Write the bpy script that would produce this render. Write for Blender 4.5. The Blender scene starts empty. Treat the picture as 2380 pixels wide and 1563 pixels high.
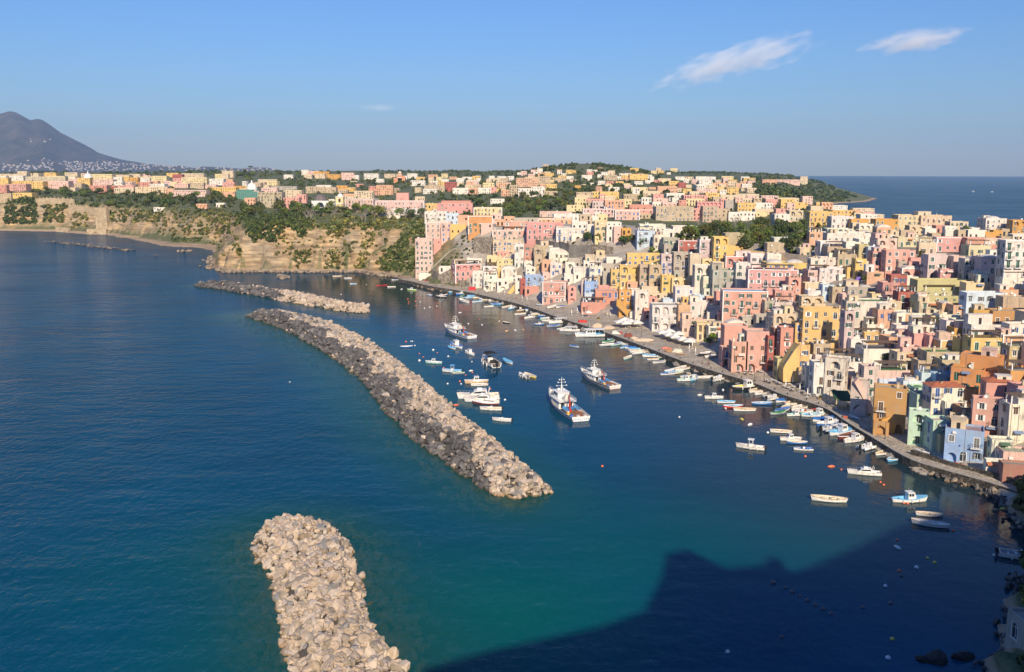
import bpy, bmesh, math, random
import numpy as np
from mathutils import Vector, Matrix, noise
from mathutils.geometry import tessellate_polygon
R = random.Random(7)
SC = bpy.context.scene
COL = SC.collection
# ------------------------------------------------------------------ camera geometry (one unit = one metre)
F, PX, PY, H = 2040., 1190., 670., 70.
PT = math.atan((PY-397)/F)
CP, SP = math.cos(PT), math.sin(PT)
def ray(u, v):
    dx, dy = (u-PX)/F, -(v-PY)/F
    return (dx, CP+dy*SP, -SP+dy*CP)
def at(u, v, z=0.):
    d = ray(u, v); t = (z-H)/d[2]
    return (t*d[0], t*d[1], z)
def proj(x, y, z):
    zz = z-H
    dep = y*CP-zz*SP; up = y*SP+zz*CP
    return PX+F*x/dep, PY-F*up/dep, dep
# survey sheets: id -> (x0, y0, scale) in photograph pixels; 1.721 photograph pixels = 1 unit of u, v
ZM = dict(a=(1600,900,3.397), b=(2100,900,3.397), c=(2600,900,3.397), d=(3000,900,3.397), e=(3396,900,3.397), f=(2700,1200,3.397),
  g=(3100,1200,3.397), h=(3396,1250,3.397), i=(1700,1200,2.791), j=(2100,1350,3.397), k=(2700,1450,3.397), l=(3000,1500,3.397),
  m=(3396,1500,3.397), n=(3396,1900,3.397), o=(3396,2300,3.4), p=(1600,1250,3.474), q=(0,400,2.324), r=(800,600,2.324),
  s=(1600,600,2.324), t=(2400,600,2.324), w=(3072,600,2.324), v=(0,0,.5811), x=(900,1900,1.978), y=(1000,1200,1.883))
S4 = 4096/2380.
def Z(zid, x, y):
    a, b, s = ZM[zid]
    return ((a+x/s)/S4, (b+y/s)/S4)
# ------------------------------------------------------------------ small mesh builder
class MB:
    def __init__(s): s.v, s.f, s.m, s.c = [], [], [], []; s.hascol = False
    def face(s, pts, m=0, c=None):
        n = len(s.v); s.v.extend(pts); s.f.append(tuple(range(n, n+len(pts)))); s.m.append(m); s.c.append(c or (1,1,1))
        if c: s.hascol = True
    def mesh(s, vs, fs, m=0, c=None):
        n = len(s.v); s.v.extend(vs)
        for f in fs: s.f.append(tuple(i+n for i in f)); s.m.append(m); s.c.append(c or (1,1,1))
        if c: s.hascol = True
    def box(s, x0, x1, y0, y1, z0, z1, m=0, c=None, rot=0., org=(0,0)):
        vs = [(x,y,z) for z in (z0,z1) for x,y in ((x0,y0),(x1,y0),(x1,y1),(x0,y1))]
        if rot:
            ca, sa = math.cos(rot), math.sin(rot)
            vs = [(org[0]+ca*(x-org[0])-sa*(y-org[1]), org[1]+sa*(x-org[0])+ca*(y-org[1]), z) for x,y,z in vs]
        s.mesh(vs, [(3,2,1,0),(4,5,6,7),(0,1,5,4),(1,2,6,5),(2,3,7,6),(3,0,4,7)], m, c)
    def tube(s, p, q, r0, r1=None, n=6, m=0, c=None, cap=True):
        r1 = r0 if r1 is None else r1
        p, q = Vector(p), Vector(q); d = (q-p)
        if d.length < 1e-6: return
        d.normalize(); a = d.orthogonal().normalized(); b = d.cross(a)
        vs = [tuple(o+(a*math.cos(2*math.pi*k/n)+b*math.sin(2*math.pi*k/n))*r) for o,r in ((p,r0),(q,r1)) for k in range(n)]
        fs = [(k,(k+1)%n,n+(k+1)%n,n+k) for k in range(n)]
        if cap: fs += [tuple(range(n-1,-1,-1)), tuple(range(n,2*n))]
        s.mesh(vs, fs, m, c)
    def prism(s, poly, z0, z1, m=0, c=None):
        n = len(poly)
        s.mesh([(x,y,z0) for x,y in poly]+[(x,y,z1) for x,y in poly],
               [tuple(range(n-1,-1,-1)), tuple(range(n,2*n))]+[(k,(k+1)%n,n+(k+1)%n,n+k) for k in range(n)], m, c)
    def xprism(s, prof, x0, x1, m=0, c=None):      # profile in (y,z) swept along x
        n = len(prof)
        s.mesh([(x0,y,z) for y,z in prof]+[(x1,y,z) for y,z in prof],
               [tuple(range(n-1,-1,-1)), tuple(range(n,2*n))]+[(k,(k+1)%n,n+(k+1)%n,n+k) for k in range(n)], m, c)
    def yprism(s, prof, y0, y1, m=0, c=None):      # profile in (x,z) swept along y
        n = len(prof)
        s.mesh([(x,y0,z) for x,z in prof]+[(x,y1,z) for x,z in prof],
               [tuple(range(n-1,-1,-1)), tuple(range(n,2*n))]+[(k,(k+1)%n,n+(k+1)%n,n+k) for k in range(n)], m, c)
    def lathe(s, prof, n=12, m=0, c=None, org=(0,0,0)):
        vs = [(org[0]+r*math.cos(2*math.pi*k/n), org[1]+r*math.sin(2*math.pi*k/n), org[2]+z) for r,z in prof for k in range(n)]
        fs = [(i*n+k, i*n+(k+1)%n, (i+1)*n+(k+1)%n, (i+1)*n+k) for i in range(len(prof)-1) for k in range(n)]
        s.mesh(vs, fs, m, c)
    def data(s, name, mats, smooth=False):
        me = bpy.data.meshes.new(name)
        me.from_pydata(s.v, [], s.f)
        for m in mats: me.materials.append(m)
        me.polygons.foreach_set('material_index', s.m)
        if smooth: me.polygons.foreach_set('use_smooth', [True]*len(s.f))
        if s.hascol:
            a = me.attributes.new('tint', 'FLOAT_COLOR', 'CORNER')
            cc = []
            for f, c in zip(s.f, s.c): cc.extend([c[0],c[1],c[2],1.]*len(f))
            a.data.foreach_set('color', cc)
        me.update()
        return me
    def build(s, name, mats, parent=None, loc=(0,0,0), rz=0., color=None, smooth=False):
        return link(name, s.data(name, mats, smooth), parent, loc, rz, color)
def link(name, me, parent=None, loc=(0,0,0), rz=0., color=None, scale=None):
    o = bpy.data.objects.new(name, me); COL.objects.link(o)
    o.location = loc; o.rotation_euler = (0,0,rz)
    if parent: o.parent = parent
    if color: o.color = (*color[:3], 1)
    if scale: o.scale = scale if hasattr(scale,'__len__') else (scale,)*3
    return o
def empty(name, loc=(0,0,0), rz=0., scale=None):
    return link(name, None, None, loc, rz, None, scale)
def tag(o, label=None, cat=None, group=None, kind=None):
    if label: o['label'] = label
    if cat: o['category'] = cat
    if group: o['group'] = group
    if kind: o['kind'] = kind
    return o
def dup(o, loc=None, rz=None, color=None, parent=None):
    c = o.copy(); COL.objects.link(c)
    if parent is not None: c.parent = parent
    if loc is not None: c.location = loc
    if rz is not None: c.rotation_euler = (0,0,rz)
    if color: c.color = (*color,1)
    for ch in list(o.children): dup(ch, parent=c)
    return c
def sstep(a, b, x):
    t = np.clip((x-a)/(b-a), 0, 1); return t*t*(3-2*t)
# ------------------------------------------------------------------ materials
def newmat(name):
    m = bpy.data.materials.new(name); m.use_nodes = True
    nt = m.node_tree; b = nt.nodes['Principled BSDF']
    return m, nt, b
def nd(nt, t, **kw):
    n = nt.nodes.new(t)
    for k, v in kw.items():
        if k.startswith('i_'): n.inputs[int(k[2:]) if k[2:].isdigit() else k[2:].replace('_',' ')].default_value = v
        else: setattr(n, k, v)
    return n
def noise_node(nt, scale, detail=4, rough=.6, space='Object', stretch=None):
    tc = nd(nt, 'ShaderNodeTexCoord')
    src = tc.outputs['Object']
    if space == 'World':
        src = nd(nt, 'ShaderNodeNewGeometry').outputs['Position']
    if stretch:
        mp = nd(nt, 'ShaderNodeMapping'); mp.inputs['Scale'].default_value = stretch
        nt.links.new(src, mp.inputs['Vector']); src = mp.outputs['Vector']
    n = nd(nt, 'ShaderNodeTexNoise'); n.inputs['Scale'].default_value = scale; n.inputs['Detail'].default_value = detail; n.inputs['Roughness'].default_value = rough
    nt.links.new(src, n.inputs['Vector'])
    return n
def ramp(nt, fac, stops):
    r = nd(nt, 'ShaderNodeValToRGB')
    e = r.color_ramp.elements
    while len(e) < len(stops): e.new(.5)
    for k, (p, c) in enumerate(stops):
        e[k].position = p; e[k].color = (*c, 1) if len(c) == 3 else c
    nt.links.new(fac, r.inputs[0]); return r
def mixc(nt, a, b, fac, mode='MIX'):
    m = nd(nt, 'ShaderNodeMix', data_type='RGBA', blend_type=mode)
    for s, i in ((fac,0),(a,6),(b,7)):
        if hasattr(s, 'is_linked'): nt.links.new(s, m.inputs[i])
        elif i == 0: m.inputs[0].default_value = s
        else: m.inputs[i].default_value = (*s, 1)
    return m.outputs[2]
def bump(nt, b, h, strength, dist):
    n = nd(nt, 'ShaderNodeBump'); n.inputs['Strength'].default_value = strength; n.inputs['Distance'].default_value = dist
    nt.links.new(h, n.inputs['Height']); nt.links.new(n.outputs[0], b.inputs['Normal'])
def plain(name, c, rough=.6, metal=0., var=.12, scale=2.):
    m, nt, b = newmat(name)
    b.inputs['Roughness'].default_value = rough; b.inputs['Metallic'].default_value = metal
    n = noise_node(nt, scale)
    r = ramp(nt, n.outputs['Fac'], [(.3, tuple(x*(1-var) for x in c)), (.7, tuple(min(1,x*(1+var)) for x in c))])
    nt.links.new(r.outputs[0], b.inputs['Base Color'])
    return m
def objcol(name, rough=.7, dirt=.25, dirtcol=(.25,.22,.18), scale=.35, bumpd=.02, streak=True, spec=.3):
    m, nt, b = newmat(name)
    oi = nd(nt, 'ShaderNodeObjectInfo')
    b.inputs['Roughness'].default_value = rough; b.inputs['Specular IOR Level'].default_value = spec
    n1 = noise_node(nt, scale, 6, .65, 'World')
    c = mixc(nt, oi.outputs['Color'], (1.1,1.08,1.05), .35, 'MULTIPLY')
    r1 = ramp(nt, n1.outputs['Fac'], [(.28,(.74,.72,.69)),(.5,(.98,.98,.97)),(.75,(1.07,1.06,1.04))])
    c = mixc(nt, oi.outputs['Color'], r1.outputs[0], 1., 'MULTIPLY')
    if dirt:
        n2 = noise_node(nt, 1.1, 5, .7, 'World', (1.,1.,.22) if streak else None)
        r2 = ramp(nt, n2.outputs['Fac'], [(.5,(0,0,0)),(.72,(dirt,)*3)])
        c = mixc(nt, c, dirtcol, r2.outputs[0])
    nt.links.new(c, b.inputs['Base Color'])
    if bumpd:
        n3 = noise_node(nt, 6., 4, .6, 'World'); bump(nt, b, n3.outputs['Fac'], .5, bumpd)
    return m
M = {}
M['plaster'] = objcol('plaster', .85, .62, (.33,.29,.23), .22, .03)
M['worn'] = objcol('worn_plaster', .9, 1., (.26,.23,.19), .30, .05)
M['paint'] = objcol('boat_paint', .35, .18, (.35,.33,.30), 1.5, 0, False, .5)
M['fabric'] = objcol('canvas', .9, .2, (.3,.28,.25), 1., .01, True, .1)
M['roof'] = objcol('roof_covering', .9, .6, (.16,.15,.13), .30, .03, False)
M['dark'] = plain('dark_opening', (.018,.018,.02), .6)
M['glass'] = plain('window_glass', (.03,.045,.06), .12, 0., .3, .8)
M['white'] = plain('white_frame', (.74,.73,.70), .5)
M['green'] = plain('green_shutter', (.02,.085,.06), .55)
M['blue'] = plain('blue_shutter', (.04,.10,.28), .55)
M['brown'] = plain('brown_wood', (.10,.055,.03), .6)
M['grey'] = plain('grey_shutter', (.16,.17,.17), .6)
M['iron'] = plain('iron', (.05,.05,.05), .5, .6)
M['metal'] = plain('light_metal', (.5,.5,.5), .4, .7)
M['reed'] = plain('reed_mat', (.20,.13,.075), .9, 0, .5, 9.)
M['wood'] = plain('bare_wood', (.35,.24,.14), .7, 0, .3, 5.)
M['rubber'] = plain('rubber', (.015,.015,.017), .6)
M['red'] = plain('red_paint', (.50,.03,.02), .5)
M['net'] = plain('fishing_net', (.30,.13,.06), .95, 0, .6, 4.)
M['trunk'] = plain('bark', (.13,.10,.075), .9, 0, .4, 3.)
M['bare'] = plain('bare_twigs', (.30,.26,.22), .9, 0, .3, 3.)
M['skin'] = plain('skin', (.45,.27,.19), .6)
M['terracotta'] = plain('terracotta_tile', (.40,.13,.06), .85, 0, .4, 2.)
def stone_mat(name, c1, c2, sc, mort=(.10,.09,.08)):
    m, nt, b = newmat(name)
    g = nd(nt, 'ShaderNodeNewGeometry')
    v = nd(nt, 'ShaderNodeTexVoronoi'); v.inputs['Scale'].default_value = sc; nt.links.new(g.outputs['Position'], v.inputs['Vector'])
    e = nd(nt, 'ShaderNodeTexVoronoi', feature='DISTANCE_TO_EDGE'); e.inputs['Scale'].default_value = sc; nt.links.new(g.outputs['Position'], e.inputs['Vector'])
    sx = nd(nt, 'ShaderNodeSeparateColor'); nt.links.new(v.outputs['Color'], sx.inputs[0])
    r = ramp(nt, sx.outputs[0], [(0,c1),(1,c2)])
    re = ramp(nt, e.outputs['Distance'], [(.02,(0,0,0)),(.09,(1,1,1))])
    n = noise_node(nt, .25, 5, .6, 'World'); rn = ramp(nt, n.outputs['Fac'], [(.3,(.7,.68,.64)),(.7,(1.1,1.08,1.04))])
    c = mixc(nt, mort, r.outputs[0], re.outputs[0]); c = mixc(nt, c, rn.outputs[0], 1., 'MULTIPLY')
    nt.links.new(c, b.inputs['Base Color']); b.inputs['Roughness'].default_value = .95
    bump(nt, b, re.outputs[0], .7, .08); return m
M['stone'] = stone_mat('rubble_stone', (.20,.17,.14), (.42,.37,.30), .9)
M['greywall'] = stone_mat('grey_render', (.20,.19,.175), (.235,.22,.20), .25, (.18,.17,.16))
M['paving'] = stone_mat('basalt_paving', (.42,.365,.29), (.60,.53,.42), 1.1, (.24,.21,.17))
M['tuff'] = stone_mat('tufa_masonry', (.46,.36,.23), (.56,.45,.30), .5, (.36,.28,.18))
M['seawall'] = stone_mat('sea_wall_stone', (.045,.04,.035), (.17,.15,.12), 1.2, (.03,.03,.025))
def rock_mat(name, use_obj):
    m, nt, b = newmat(name)
    if use_obj: src = nd(nt, 'ShaderNodeObjectInfo').outputs['Color']
    else: src = nd(nt, 'ShaderNodeAttribute', attribute_name='tint').outputs['Color']
    n = noise_node(nt, 1.6, 6, .7, 'World')
    r = ramp(nt, n.outputs['Fac'], [(.25,(.55,.52,.48)),(.5,(1,1,1)),(.8,(1.12,1.1,1.06))])
    c = mixc(nt, src, r.outputs[0], 1., 'MULTIPLY')
    # wet, stained band just above the water line
    g = nd(nt, 'ShaderNodeNewGeometry'); s = nd(nt, 'ShaderNodeSeparateXYZ'); nt.links.new(g.outputs['Position'], s.inputs[0])
    rz = ramp(nt, s.outputs['Z'], [(0,(1,1,1)),(.55,(0,0,0))])
    c = mixc(nt, c, (.62,.46,.26), rz.outputs[0], 'MULTIPLY')
    nt.links.new(c, b.inputs['Base Color']); b.inputs['Roughness'].default_value = .9
    n2 = noise_node(nt, 5., 5, .7, 'World'); bump(nt, b, n2.outputs['Fac'], .8, .12)
    return m
M['rock'] = rock_mat('limestone_boulder', True)
M['rocks'] = rock_mat('rubble_mound', False)
def leaf_mat(name, base, tr=.25):
    m, nt, b = newmat(name)
    at_ = nd(nt, 'ShaderNodeAttribute', attribute_name='tint'); oi = nd(nt, 'ShaderNodeObjectInfo')
    c = mixc(nt, at_.outputs['Color'], base, 1., 'MULTIPLY'); c = mixc(nt, c, oi.outputs['Color'], 1., 'MULTIPLY')
    nt.links.new(c, b.inputs['Base Color']); b.inputs['Roughness'].default_value = .7; b.inputs['Specular IOR Level'].default_value = .2
    return m
M['leaf'] = leaf_mat('foliage', (.085,.105,.034))
# ------------------------------------------------------------------ camera, sun, sky
cam = bpy.data.cameras.new('camera'); co = bpy.data.objects.new('camera', cam); COL.objects.link(co)
co.location = (0,0,H); co.rotation_euler = (math.pi/2-PT, math.radians(-.17), 0)
cam.sensor_width = 36.; cam.sensor_fit = 'HORIZONTAL'; cam.lens = 36*F/2380.
cam.shift_y = (PY-781.5)/2380.
cam.clip_start = .5; cam.clip_end = 60000.
SC.camera = co
SUN_AZ, SUN_EL = math.radians(8.), math.radians(30.)      # behind the camera, a little to the right
SUND = Vector((math.sin(SUN_AZ)*math.cos(SUN_EL), -math.cos(SUN_AZ)*math.cos(SUN_EL), math.sin(SUN_EL)))
sl = bpy.data.lights.new('sun', 'SUN'); sl.energy = 4.2; sl.angle = math.radians(.55); sl.color = (1.,.84,.63)
so = bpy.data.objects.new('sun', sl); COL.objects.link(so); so.rotation_euler = SUND.to_track_quat('Z','Y').to_euler(); so.location = (0,0,300)
W = bpy.data.worlds.new('World'); SC.world = W; W.use_nodes = True
wn = W.node_tree; bg = wn.nodes['Background']
sky = wn.nodes.new('ShaderNodeTexSky'); sky.sky_type = 'NISHITA'; sky.sun_disc = False
sky.sun_elevation = SUN_EL; sky.sun_rotation = math.pi-SUN_AZ
sky.altitude = 0; sky.air_density = 1.6; sky.dust_density = .1; sky.ozone_density = 8.
tn = wn.nodes.new('ShaderNodeMix'); tn.data_type = 'RGBA'; tn.blend_type = 'MULTIPLY'; tn.inputs[0].default_value = 1.; tn.inputs[7].default_value = (.88,1.13,1.70,1)   # the camera's white balance
wn.links.new(sky.outputs[0], tn.inputs[6]); wn.links.new(tn.outputs[2], bg.inputs[0]); bg.inputs[1].default_value = .05
SC.view_settings.view_transform = 'Standard'; SC.view_settings.look = 'None'; SC.view_settings.exposure = .55; SC.view_settings.gamma = 1.
SC.render.engine = 'CYCLES'
SC.cycles.use_denoising = True; SC.cycles.max_bounces = 5; SC.cycles.volume_bounces = 2; SC.cycles.transparent_max_bounces = 8
# ------------------------------------------------------------------ coast and terrain
# u, v, z of the point, flat width, rise width, plateau height (m)
CO = [(0,540,0,8,20,33),(125,542,0,8,20,33),(247,551,0,9,18,33),(325,562,0,14,22,32),(375,573,0,16,24,31),(462,579,0,16,22,31),(497,585,0,8,20,31),
 (500,600,0,5,18,31),(497,623,0,4,17,31),(540,635,0,5,10,33),(590,634,0,5,10,34),(647,634,0,5,11,34),(710,634,0,5,12,34),(840,634,0,5,15,33),(890,641,0,4,24,32),
 (927,646,0,5,30,33),(965,657,2,9,34,35),(998,666,2,12,38,36),(1083,678,2,14,46,37),(1152,694,2,14,52,37),(1203,706,2,14,58,36),(1254,722,2,15,62,36),
 (1297,738,2,18,66,35),(1374,761,2,22,72,34),(1447,786,2,24,80,33),(1519,813,2,21,85,33),(1584,838,2,17,88,33),(1640,856,2,13,88,33),(1695,872,2,9,88,33),(1757,889,2,11,88,33),
 (1817,916,2,11,88,33),(1877,932,2,11,88,33),(1928,950,2,11,88,33),(1966,978,2,11,86,33),(2034,1018,2,9,84,33),(2111,1065,2,9,82,34),(2178,1085,2,7,78,36),
 (2281,1112,1,6,74,38),(2340,1160,0,3,70,40),(2390,1228,0,2,70,44),(2440,1290,0,2,70,50),(2363,1385,0,2,80,60),(2342,1455,0,3,85,62),(2335,1530,0,2,85,62),(2300,1640,0,2,85,62),(2050,1760,0,2,85,62)]
QUAY = [c for c in CO if c[2] == 2]
pts = [(*at(u,v,z)[:2], a, b, c) for u,v,z,a,b,c in CO]
pts = [(-2200,1500,5,25,33),(-1100,1010,8,22,33)] + pts + [(20,92,2,85,63),(-40,88,2,85,63),(-75,70,2,85,63),(-110,20,2,85,60),(-180,-80,2,90,60),(-150,-400,2,90,60),(500,-450,2,90,60),(900,-100,2,90,50),
  (760,230,1,60,36),(470,500,0,26,32),(352,548,0,20,33),(280,566,0,16,33),(298,690,0,22,33),(330,800,0,26,34),(388,1030,0,60,38),(520,1420,0,60,40),(612,1700,0,90,40),(655,1850,6,90,40),(720,1950,8,110,40),
  (838,2075,6,180,46),(960,2330,0,160,46),(950,2750,0,120,50),(300,3050,0,120,55),(-900,2750,0,150,50),(-1900,2300,0,150,40),(-2600,1900,0,150,40)]
cp = []
for k in range(len(pts)):
    a, b = np.array(pts[k], float), np.array(pts[(k+1)%len(pts)], float)
    n = max(1, min(60, int(np.hypot(*(b-a)[:2])/14)))
    for j in range(n): cp.append(a+(b-a)*j/n)
cp = np.array(cp)
poly = np.array([p[:2] for p in pts], float)
def inside(x, y):
    r = np.zeros(x.shape, bool)
    for k in range(len(poly)):
        (x1,y1),(x2,y2) = poly[k], poly[(k+1)%len(poly)]
        if y1 == y2: continue
        c = ((y1 > y) != (y2 > y)) & (x < (x2-x1)*(y-y1)/(y2-y1)+x1)
        r ^= c
    return r
def fbm(x, y, s, seed=0., oct=3):
    r = 0.; amp = 1.
    rs = np.random.RandomState(int(seed)+11)
    for o in range(oct):
        for k in range(4):
            a = rs.uniform(0, 6.28); f = s*2**o*rs.uniform(.7,1.4); p = rs.uniform(0,6.28)
            r = r+amp*.32*np.sin((x*math.cos(a)+y*math.sin(a))*f+p+1.7*np.sin(x*f*.43+y*f*.37+p*2))
        amp *= .55
    return r
def terrain(x, y):
    x = np.asarray(x, float); y = np.asarray(y, float); sh = x.shape
    x = x.ravel(); y = y.ravel()
    wob = fbm(x, y, .16, 3)*2.2 + fbm(x, y, .05, 5)*3.
    out = np.empty_like(x)
    ins = inside(x, y)
    for i in range(0, len(x), 20000):
        xs, ys = x[i:i+20000, None], y[i:i+20000, None]
        d2 = (xs-cp[None,:,0])**2+(ys-cp[None,:,1])**2
        d = np.sqrt(d2.min(1))
        w = 1/(d2+20.)**3; w /= w.sum(1)[:,None]
        p = w@cp[:,2:]
        t = np.where(ins[i:i+20000], d, -d)
        cliff = np.clip((28-p[:,1])/10, 0, 1)            # steep coast: ragged, ledged
        tt = t + wob[i:i+20000]*cliff*np.clip((t-3)/6, 0, 1)
        k = np.clip((tt-p[:,0])/p[:,1], 0, 1)
        led = .5*np.sin(k*6.28*3+wob[i:i+20000]*.6)/(6.28*3)
        k = k*(1-cliff)+ (k+led*2.3)*cliff
        z = 1.5+(p[:,2]-1.5)*k
        z = np.where(t < 2., np.minimum(z, -2.+ (t+4)*.55), z)
        z = np.where(t < 0, np.maximum(-5, t*.35), z)
        plat = np.clip((tt-p[:,0]-p[:,1])/60, 0, 1)
        yy = y[i:i+20000]; xx = x[i:i+20000]
        z += plat*(fbm(xx, yy, .012, 9)*2.2) + plat*np.clip(15*sstep(650, 2300, np.hypot(xx,yy)), 0, 30)*np.clip((t-60)/140,0,1)
        z += np.clip((t-40)/150,0,1)*(33*np.exp(-((xx-130)/135)**2-((yy-1640)/260)**2)+10*np.exp(-((xx-655)/120)**2-((yy-1900)/150)**2))
        out[i:i+20000] = z
    return out.reshape(sh)
def axis(bands):
    a = []
    for s, e, st in bands: a.extend(np.arange(s, e, st))
    a.append(bands[-1][1]); return np.array(a)
gx = axis([(-2700,-700,45),(-700,-300,8),(-300,-210,4),(-210,130,2.6),(130,300,5),(300,700,12),(700,1500,40)])
gy = axis([(-460,60,24),(60,180,6),(180,560,5),(560,660,2.2),(660,780,4),(780,1080,5),(1080,2400,15),(2400,3100,40)])
GX, GY = np.meshgrid(gx, gy)
GZ = terrain(GX, GY)
def hgt(x, y):
    i = min(max(int(np.searchsorted(gx, x))-1, 0), len(gx)-2); j = min(max(int(np.searchsorted(gy, y))-1, 0), len(gy)-2)
    a = (x-gx[i])/(gx[i+1]-gx[i]); b = (y-gy[j])/(gy[j+1]-gy[j])
    return float((GZ[j,i]*(1-a)+GZ[j,i+1]*a)*(1-b)+(GZ[j+1,i]*(1-a)+GZ[j+1,i+1]*a)*b)
def grid_mesh(name, gx, gy, GX, GY, GZ, mat, keep=None):
    nx, ny = len(gx), len(gy)
    me = bpy.data.meshes.new(name)
    vs = np.stack([GX.ravel(), GY.ravel(), GZ.ravel()], 1)
    idx = np.arange(nx*ny).reshape(ny, nx)
    q = np.stack([idx[:-1,:-1], idx[:-1,1:], idx[1:,1:], idx[1:,:-1]], -1).reshape(-1, 4)
    if keep is not None: q = q[keep.ravel()]
    me.from_pydata(vs.tolist(), [], q.tolist()); me.materials.append(mat)
    me.polygons.foreach_set('use_smooth', [True]*len(me.polygons)); me.update()
    return me
def hit(u, v, miss=None):                                   # where a line of sight first meets the land
    d = ray(u, v); best = None; lo = None
    t = 90.
    while t < 3000:
        x, y, z = t*d[0], t*d[1], H+t*d[2]
        g = max(hgt(x, y), .0)
        if z <= g:
            a, b = t-max(2., t*.012), t
            for _ in range(14):
                mm = (a+b)/2
                if H+mm*d[2] <= max(hgt(mm*d[0], mm*d[1]), 0.): b = mm
                else: a = mm
            return (b*d[0], b*d[1], H+b*d[2])
        if 300 < t and (best is None or z-g < best) and g > 3: best = z-g; lo = t
        t += max(2., t*.012)
    t = miss or lo or 1500.
    return (t*d[0], t*d[1], max(hgt(t*d[0], t*d[1]), H+t*d[2]-6.))
# land material: rock where steep, dry grass and soil where flat, pale paving in the town
m, nt, b = newmat('land'); M['land'] = m
g = nd(nt, 'ShaderNodeNewGeometry'); sn = nd(nt, 'ShaderNodeSeparateXYZ'); nt.links.new(g.outputs['Normal'], sn.inputs[0])
sp_ = nd(nt, 'ShaderNodeSeparateXYZ'); nt.links.new(g.outputs['Position'], sp_.inputs[0])
n1 = noise_node(nt, .045, 6, .65, 'World'); n2 = noise_node(nt, .35, 6, .7, 'World'); n3 = noise_node(nt, .9, 5, .7, 'World', (.035,.035,.55))
rk = ramp(nt, n3.outputs['Fac'], [(.30,(.22,.17,.115)),(.41,(.50,.38,.24)),(.46,(.30,.235,.16)),(.5,(.58,.45,.29)),(.6,(.56,.45,.31)),(.66,(.34,.28,.20)),(.74,(.46,.38,.28))])
rk2 = ramp(nt, n1.outputs['Fac'], [(.38,(1.08,.95,.75)),(.62,(.72,.75,.78))])
rock = mixc(nt, rk.outputs[0], rk2.outputs[0], 1., 'MULTIPLY')
nv = nd(nt, 'ShaderNodeTexVoronoi'); nv.inputs['Scale'].default_value = .22
mpv = nd(nt, 'ShaderNodeMapping'); mpv.inputs['Scale'].default_value = (.5,.5,2.); nt.links.new(g.outputs['Position'], mpv.inputs['Vector']); nt.links.new(mpv.outputs[0], nv.inputs['Vector'])
rv = ramp(nt, nv.outputs['Distance'], [(.1,(1.12,1.1,1.06)),(.8,(.62,.60,.58))]); rock = mixc(nt, rock, rv.outputs[0], 1., 'MULTIPLY')
gr = ramp(nt, n2.outputs['Fac'], [(.35,(.06,.085,.028)),(.5,(.10,.12,.045)),(.62,(.18,.165,.08)),(.75,(.32,.27,.17))])
st = ramp(nt, sn.outputs['Z'], [(.62,(0,0,0)),(.82,(1,1,1))])
land = mixc(nt, rock, gr.outputs[0], st.outputs[0])
low = ramp(nt, nd(nt, 'ShaderNodeMath', operation='MULTIPLY').outputs[0], [(0,(0,0,0)),(1,(1,1,1))])
mm_ = [x for x in nt.nodes if x.type == 'MATH'][0]; nt.links.new(sp_.outputs['Z'], mm_.inputs[0]); mm_.inputs[1].default_value = .1
lz = ramp(nt, mm_.outputs[0], [(.16,(1,1,1)),(.26,(0,0,0))])
land = mixc(nt, land, (.34,.25,.165), lz.outputs[0])
ntw = noise_node(nt, .12, 4, .6, 'World'); rtw = ramp(nt, ntw.outputs['Fac'], [(.35,(.30,.26,.21)),(.65,(.50,.44,.36))])
land = mixc(nt, land, rtw.outputs[0], nd(nt, 'ShaderNodeAttribute', attribute_name='town').outputs['Fac'])
nt.links.new(land, b.inputs['Base Color']); b.inputs['Roughness'].default_value = .95
hb = mixc(nt, n2.outputs['Fac'], n3.outputs['Fac'], .5); bump(nt, b, hb, 1., 1.6)
qz = GZ[:-1,:-1]; keep = ~((GZ[:-1,:-1] < -3.9)&(GZ[1:,1:] < -3.9))
gme = grid_mesh('ground', gx, gy, GX, GY, GZ, M['land'], keep)
qq = np.array([at(u,v,2.)[:2] for u,v,*_ in QUAY if u > 1080]); tq = np.sqrt(((GX[...,None]-qq[:,0])**2+(GY[...,None]-qq[:,1])**2).min(-1))
town = (1-sstep(120, 190, tq))*np.where(GX > -20+(GY-480)*-.2, 1, 0)*(GY > 175); town = np.where((GX > 60+ (GY-420)*.35)&(GY > 430), town*0, town)
ta = gme.attributes.new('town', 'FLOAT', 'POINT'); ta.data.foreach_set('value', town.ravel().astype(np.float32))
tag(link('ground', gme), kind='structure')
# ------------------------------------------------------------------ quay
def offs(line, w):
    out = []
    for k, p in enumerate(line):
        a = line[max(k-1,0)]; b_ = line[min(k+1,len(line)-1)]
        tx, ty = b_[0]-a[0], b_[1]-a[1]; l = math.hypot(tx,ty)
        ww = w[k] if hasattr(w,'__len__') else w
        out.append((p[0]-ty/l*ww, p[1]+tx/l*ww))
    return out
ql = [at(u,v,2.)[:2] for u,v,*_ in QUAY]
ql = [at(930,650,2.)[:2]]+ql+[at(2215,1093,2.2)[:2],at(2281,1111,2.2)[:2],at(2345,1130,2.2)[:2],at(2430,1158,2.2)[:2]]
qw = [10]+[c[3]+6 for c in QUAY]+[12,12,12,12]
for _ in range(2):
    q2, w2 = [ql[0]], [qw[0]]
    for k in range(len(ql)-1):
        for s in (.25,.75): q2.append(tuple(ql[k][i]*(1-s)+ql[k+1][i]*s for i in (0,1))); w2.append(qw[k]*(1-s)+qw[k+1]*s)
    ql, qw = q2+[ql[-1]], w2+[qw[-1]]
qi = offs(ql, qw)
mb = MB()
for k in range(len(ql)-1):
    a, b_, c, d = ql[k], ql[k+1], qi[k+1], qi[k]
    mb.face([(*a,2.),(*b_,2.),(*c,2.08),(*d,2.08)], 0)
    mb.face([(*a,2.),(*a,-1.5),(*b_,-1.5),(*b_,2.)], 1)
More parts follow.
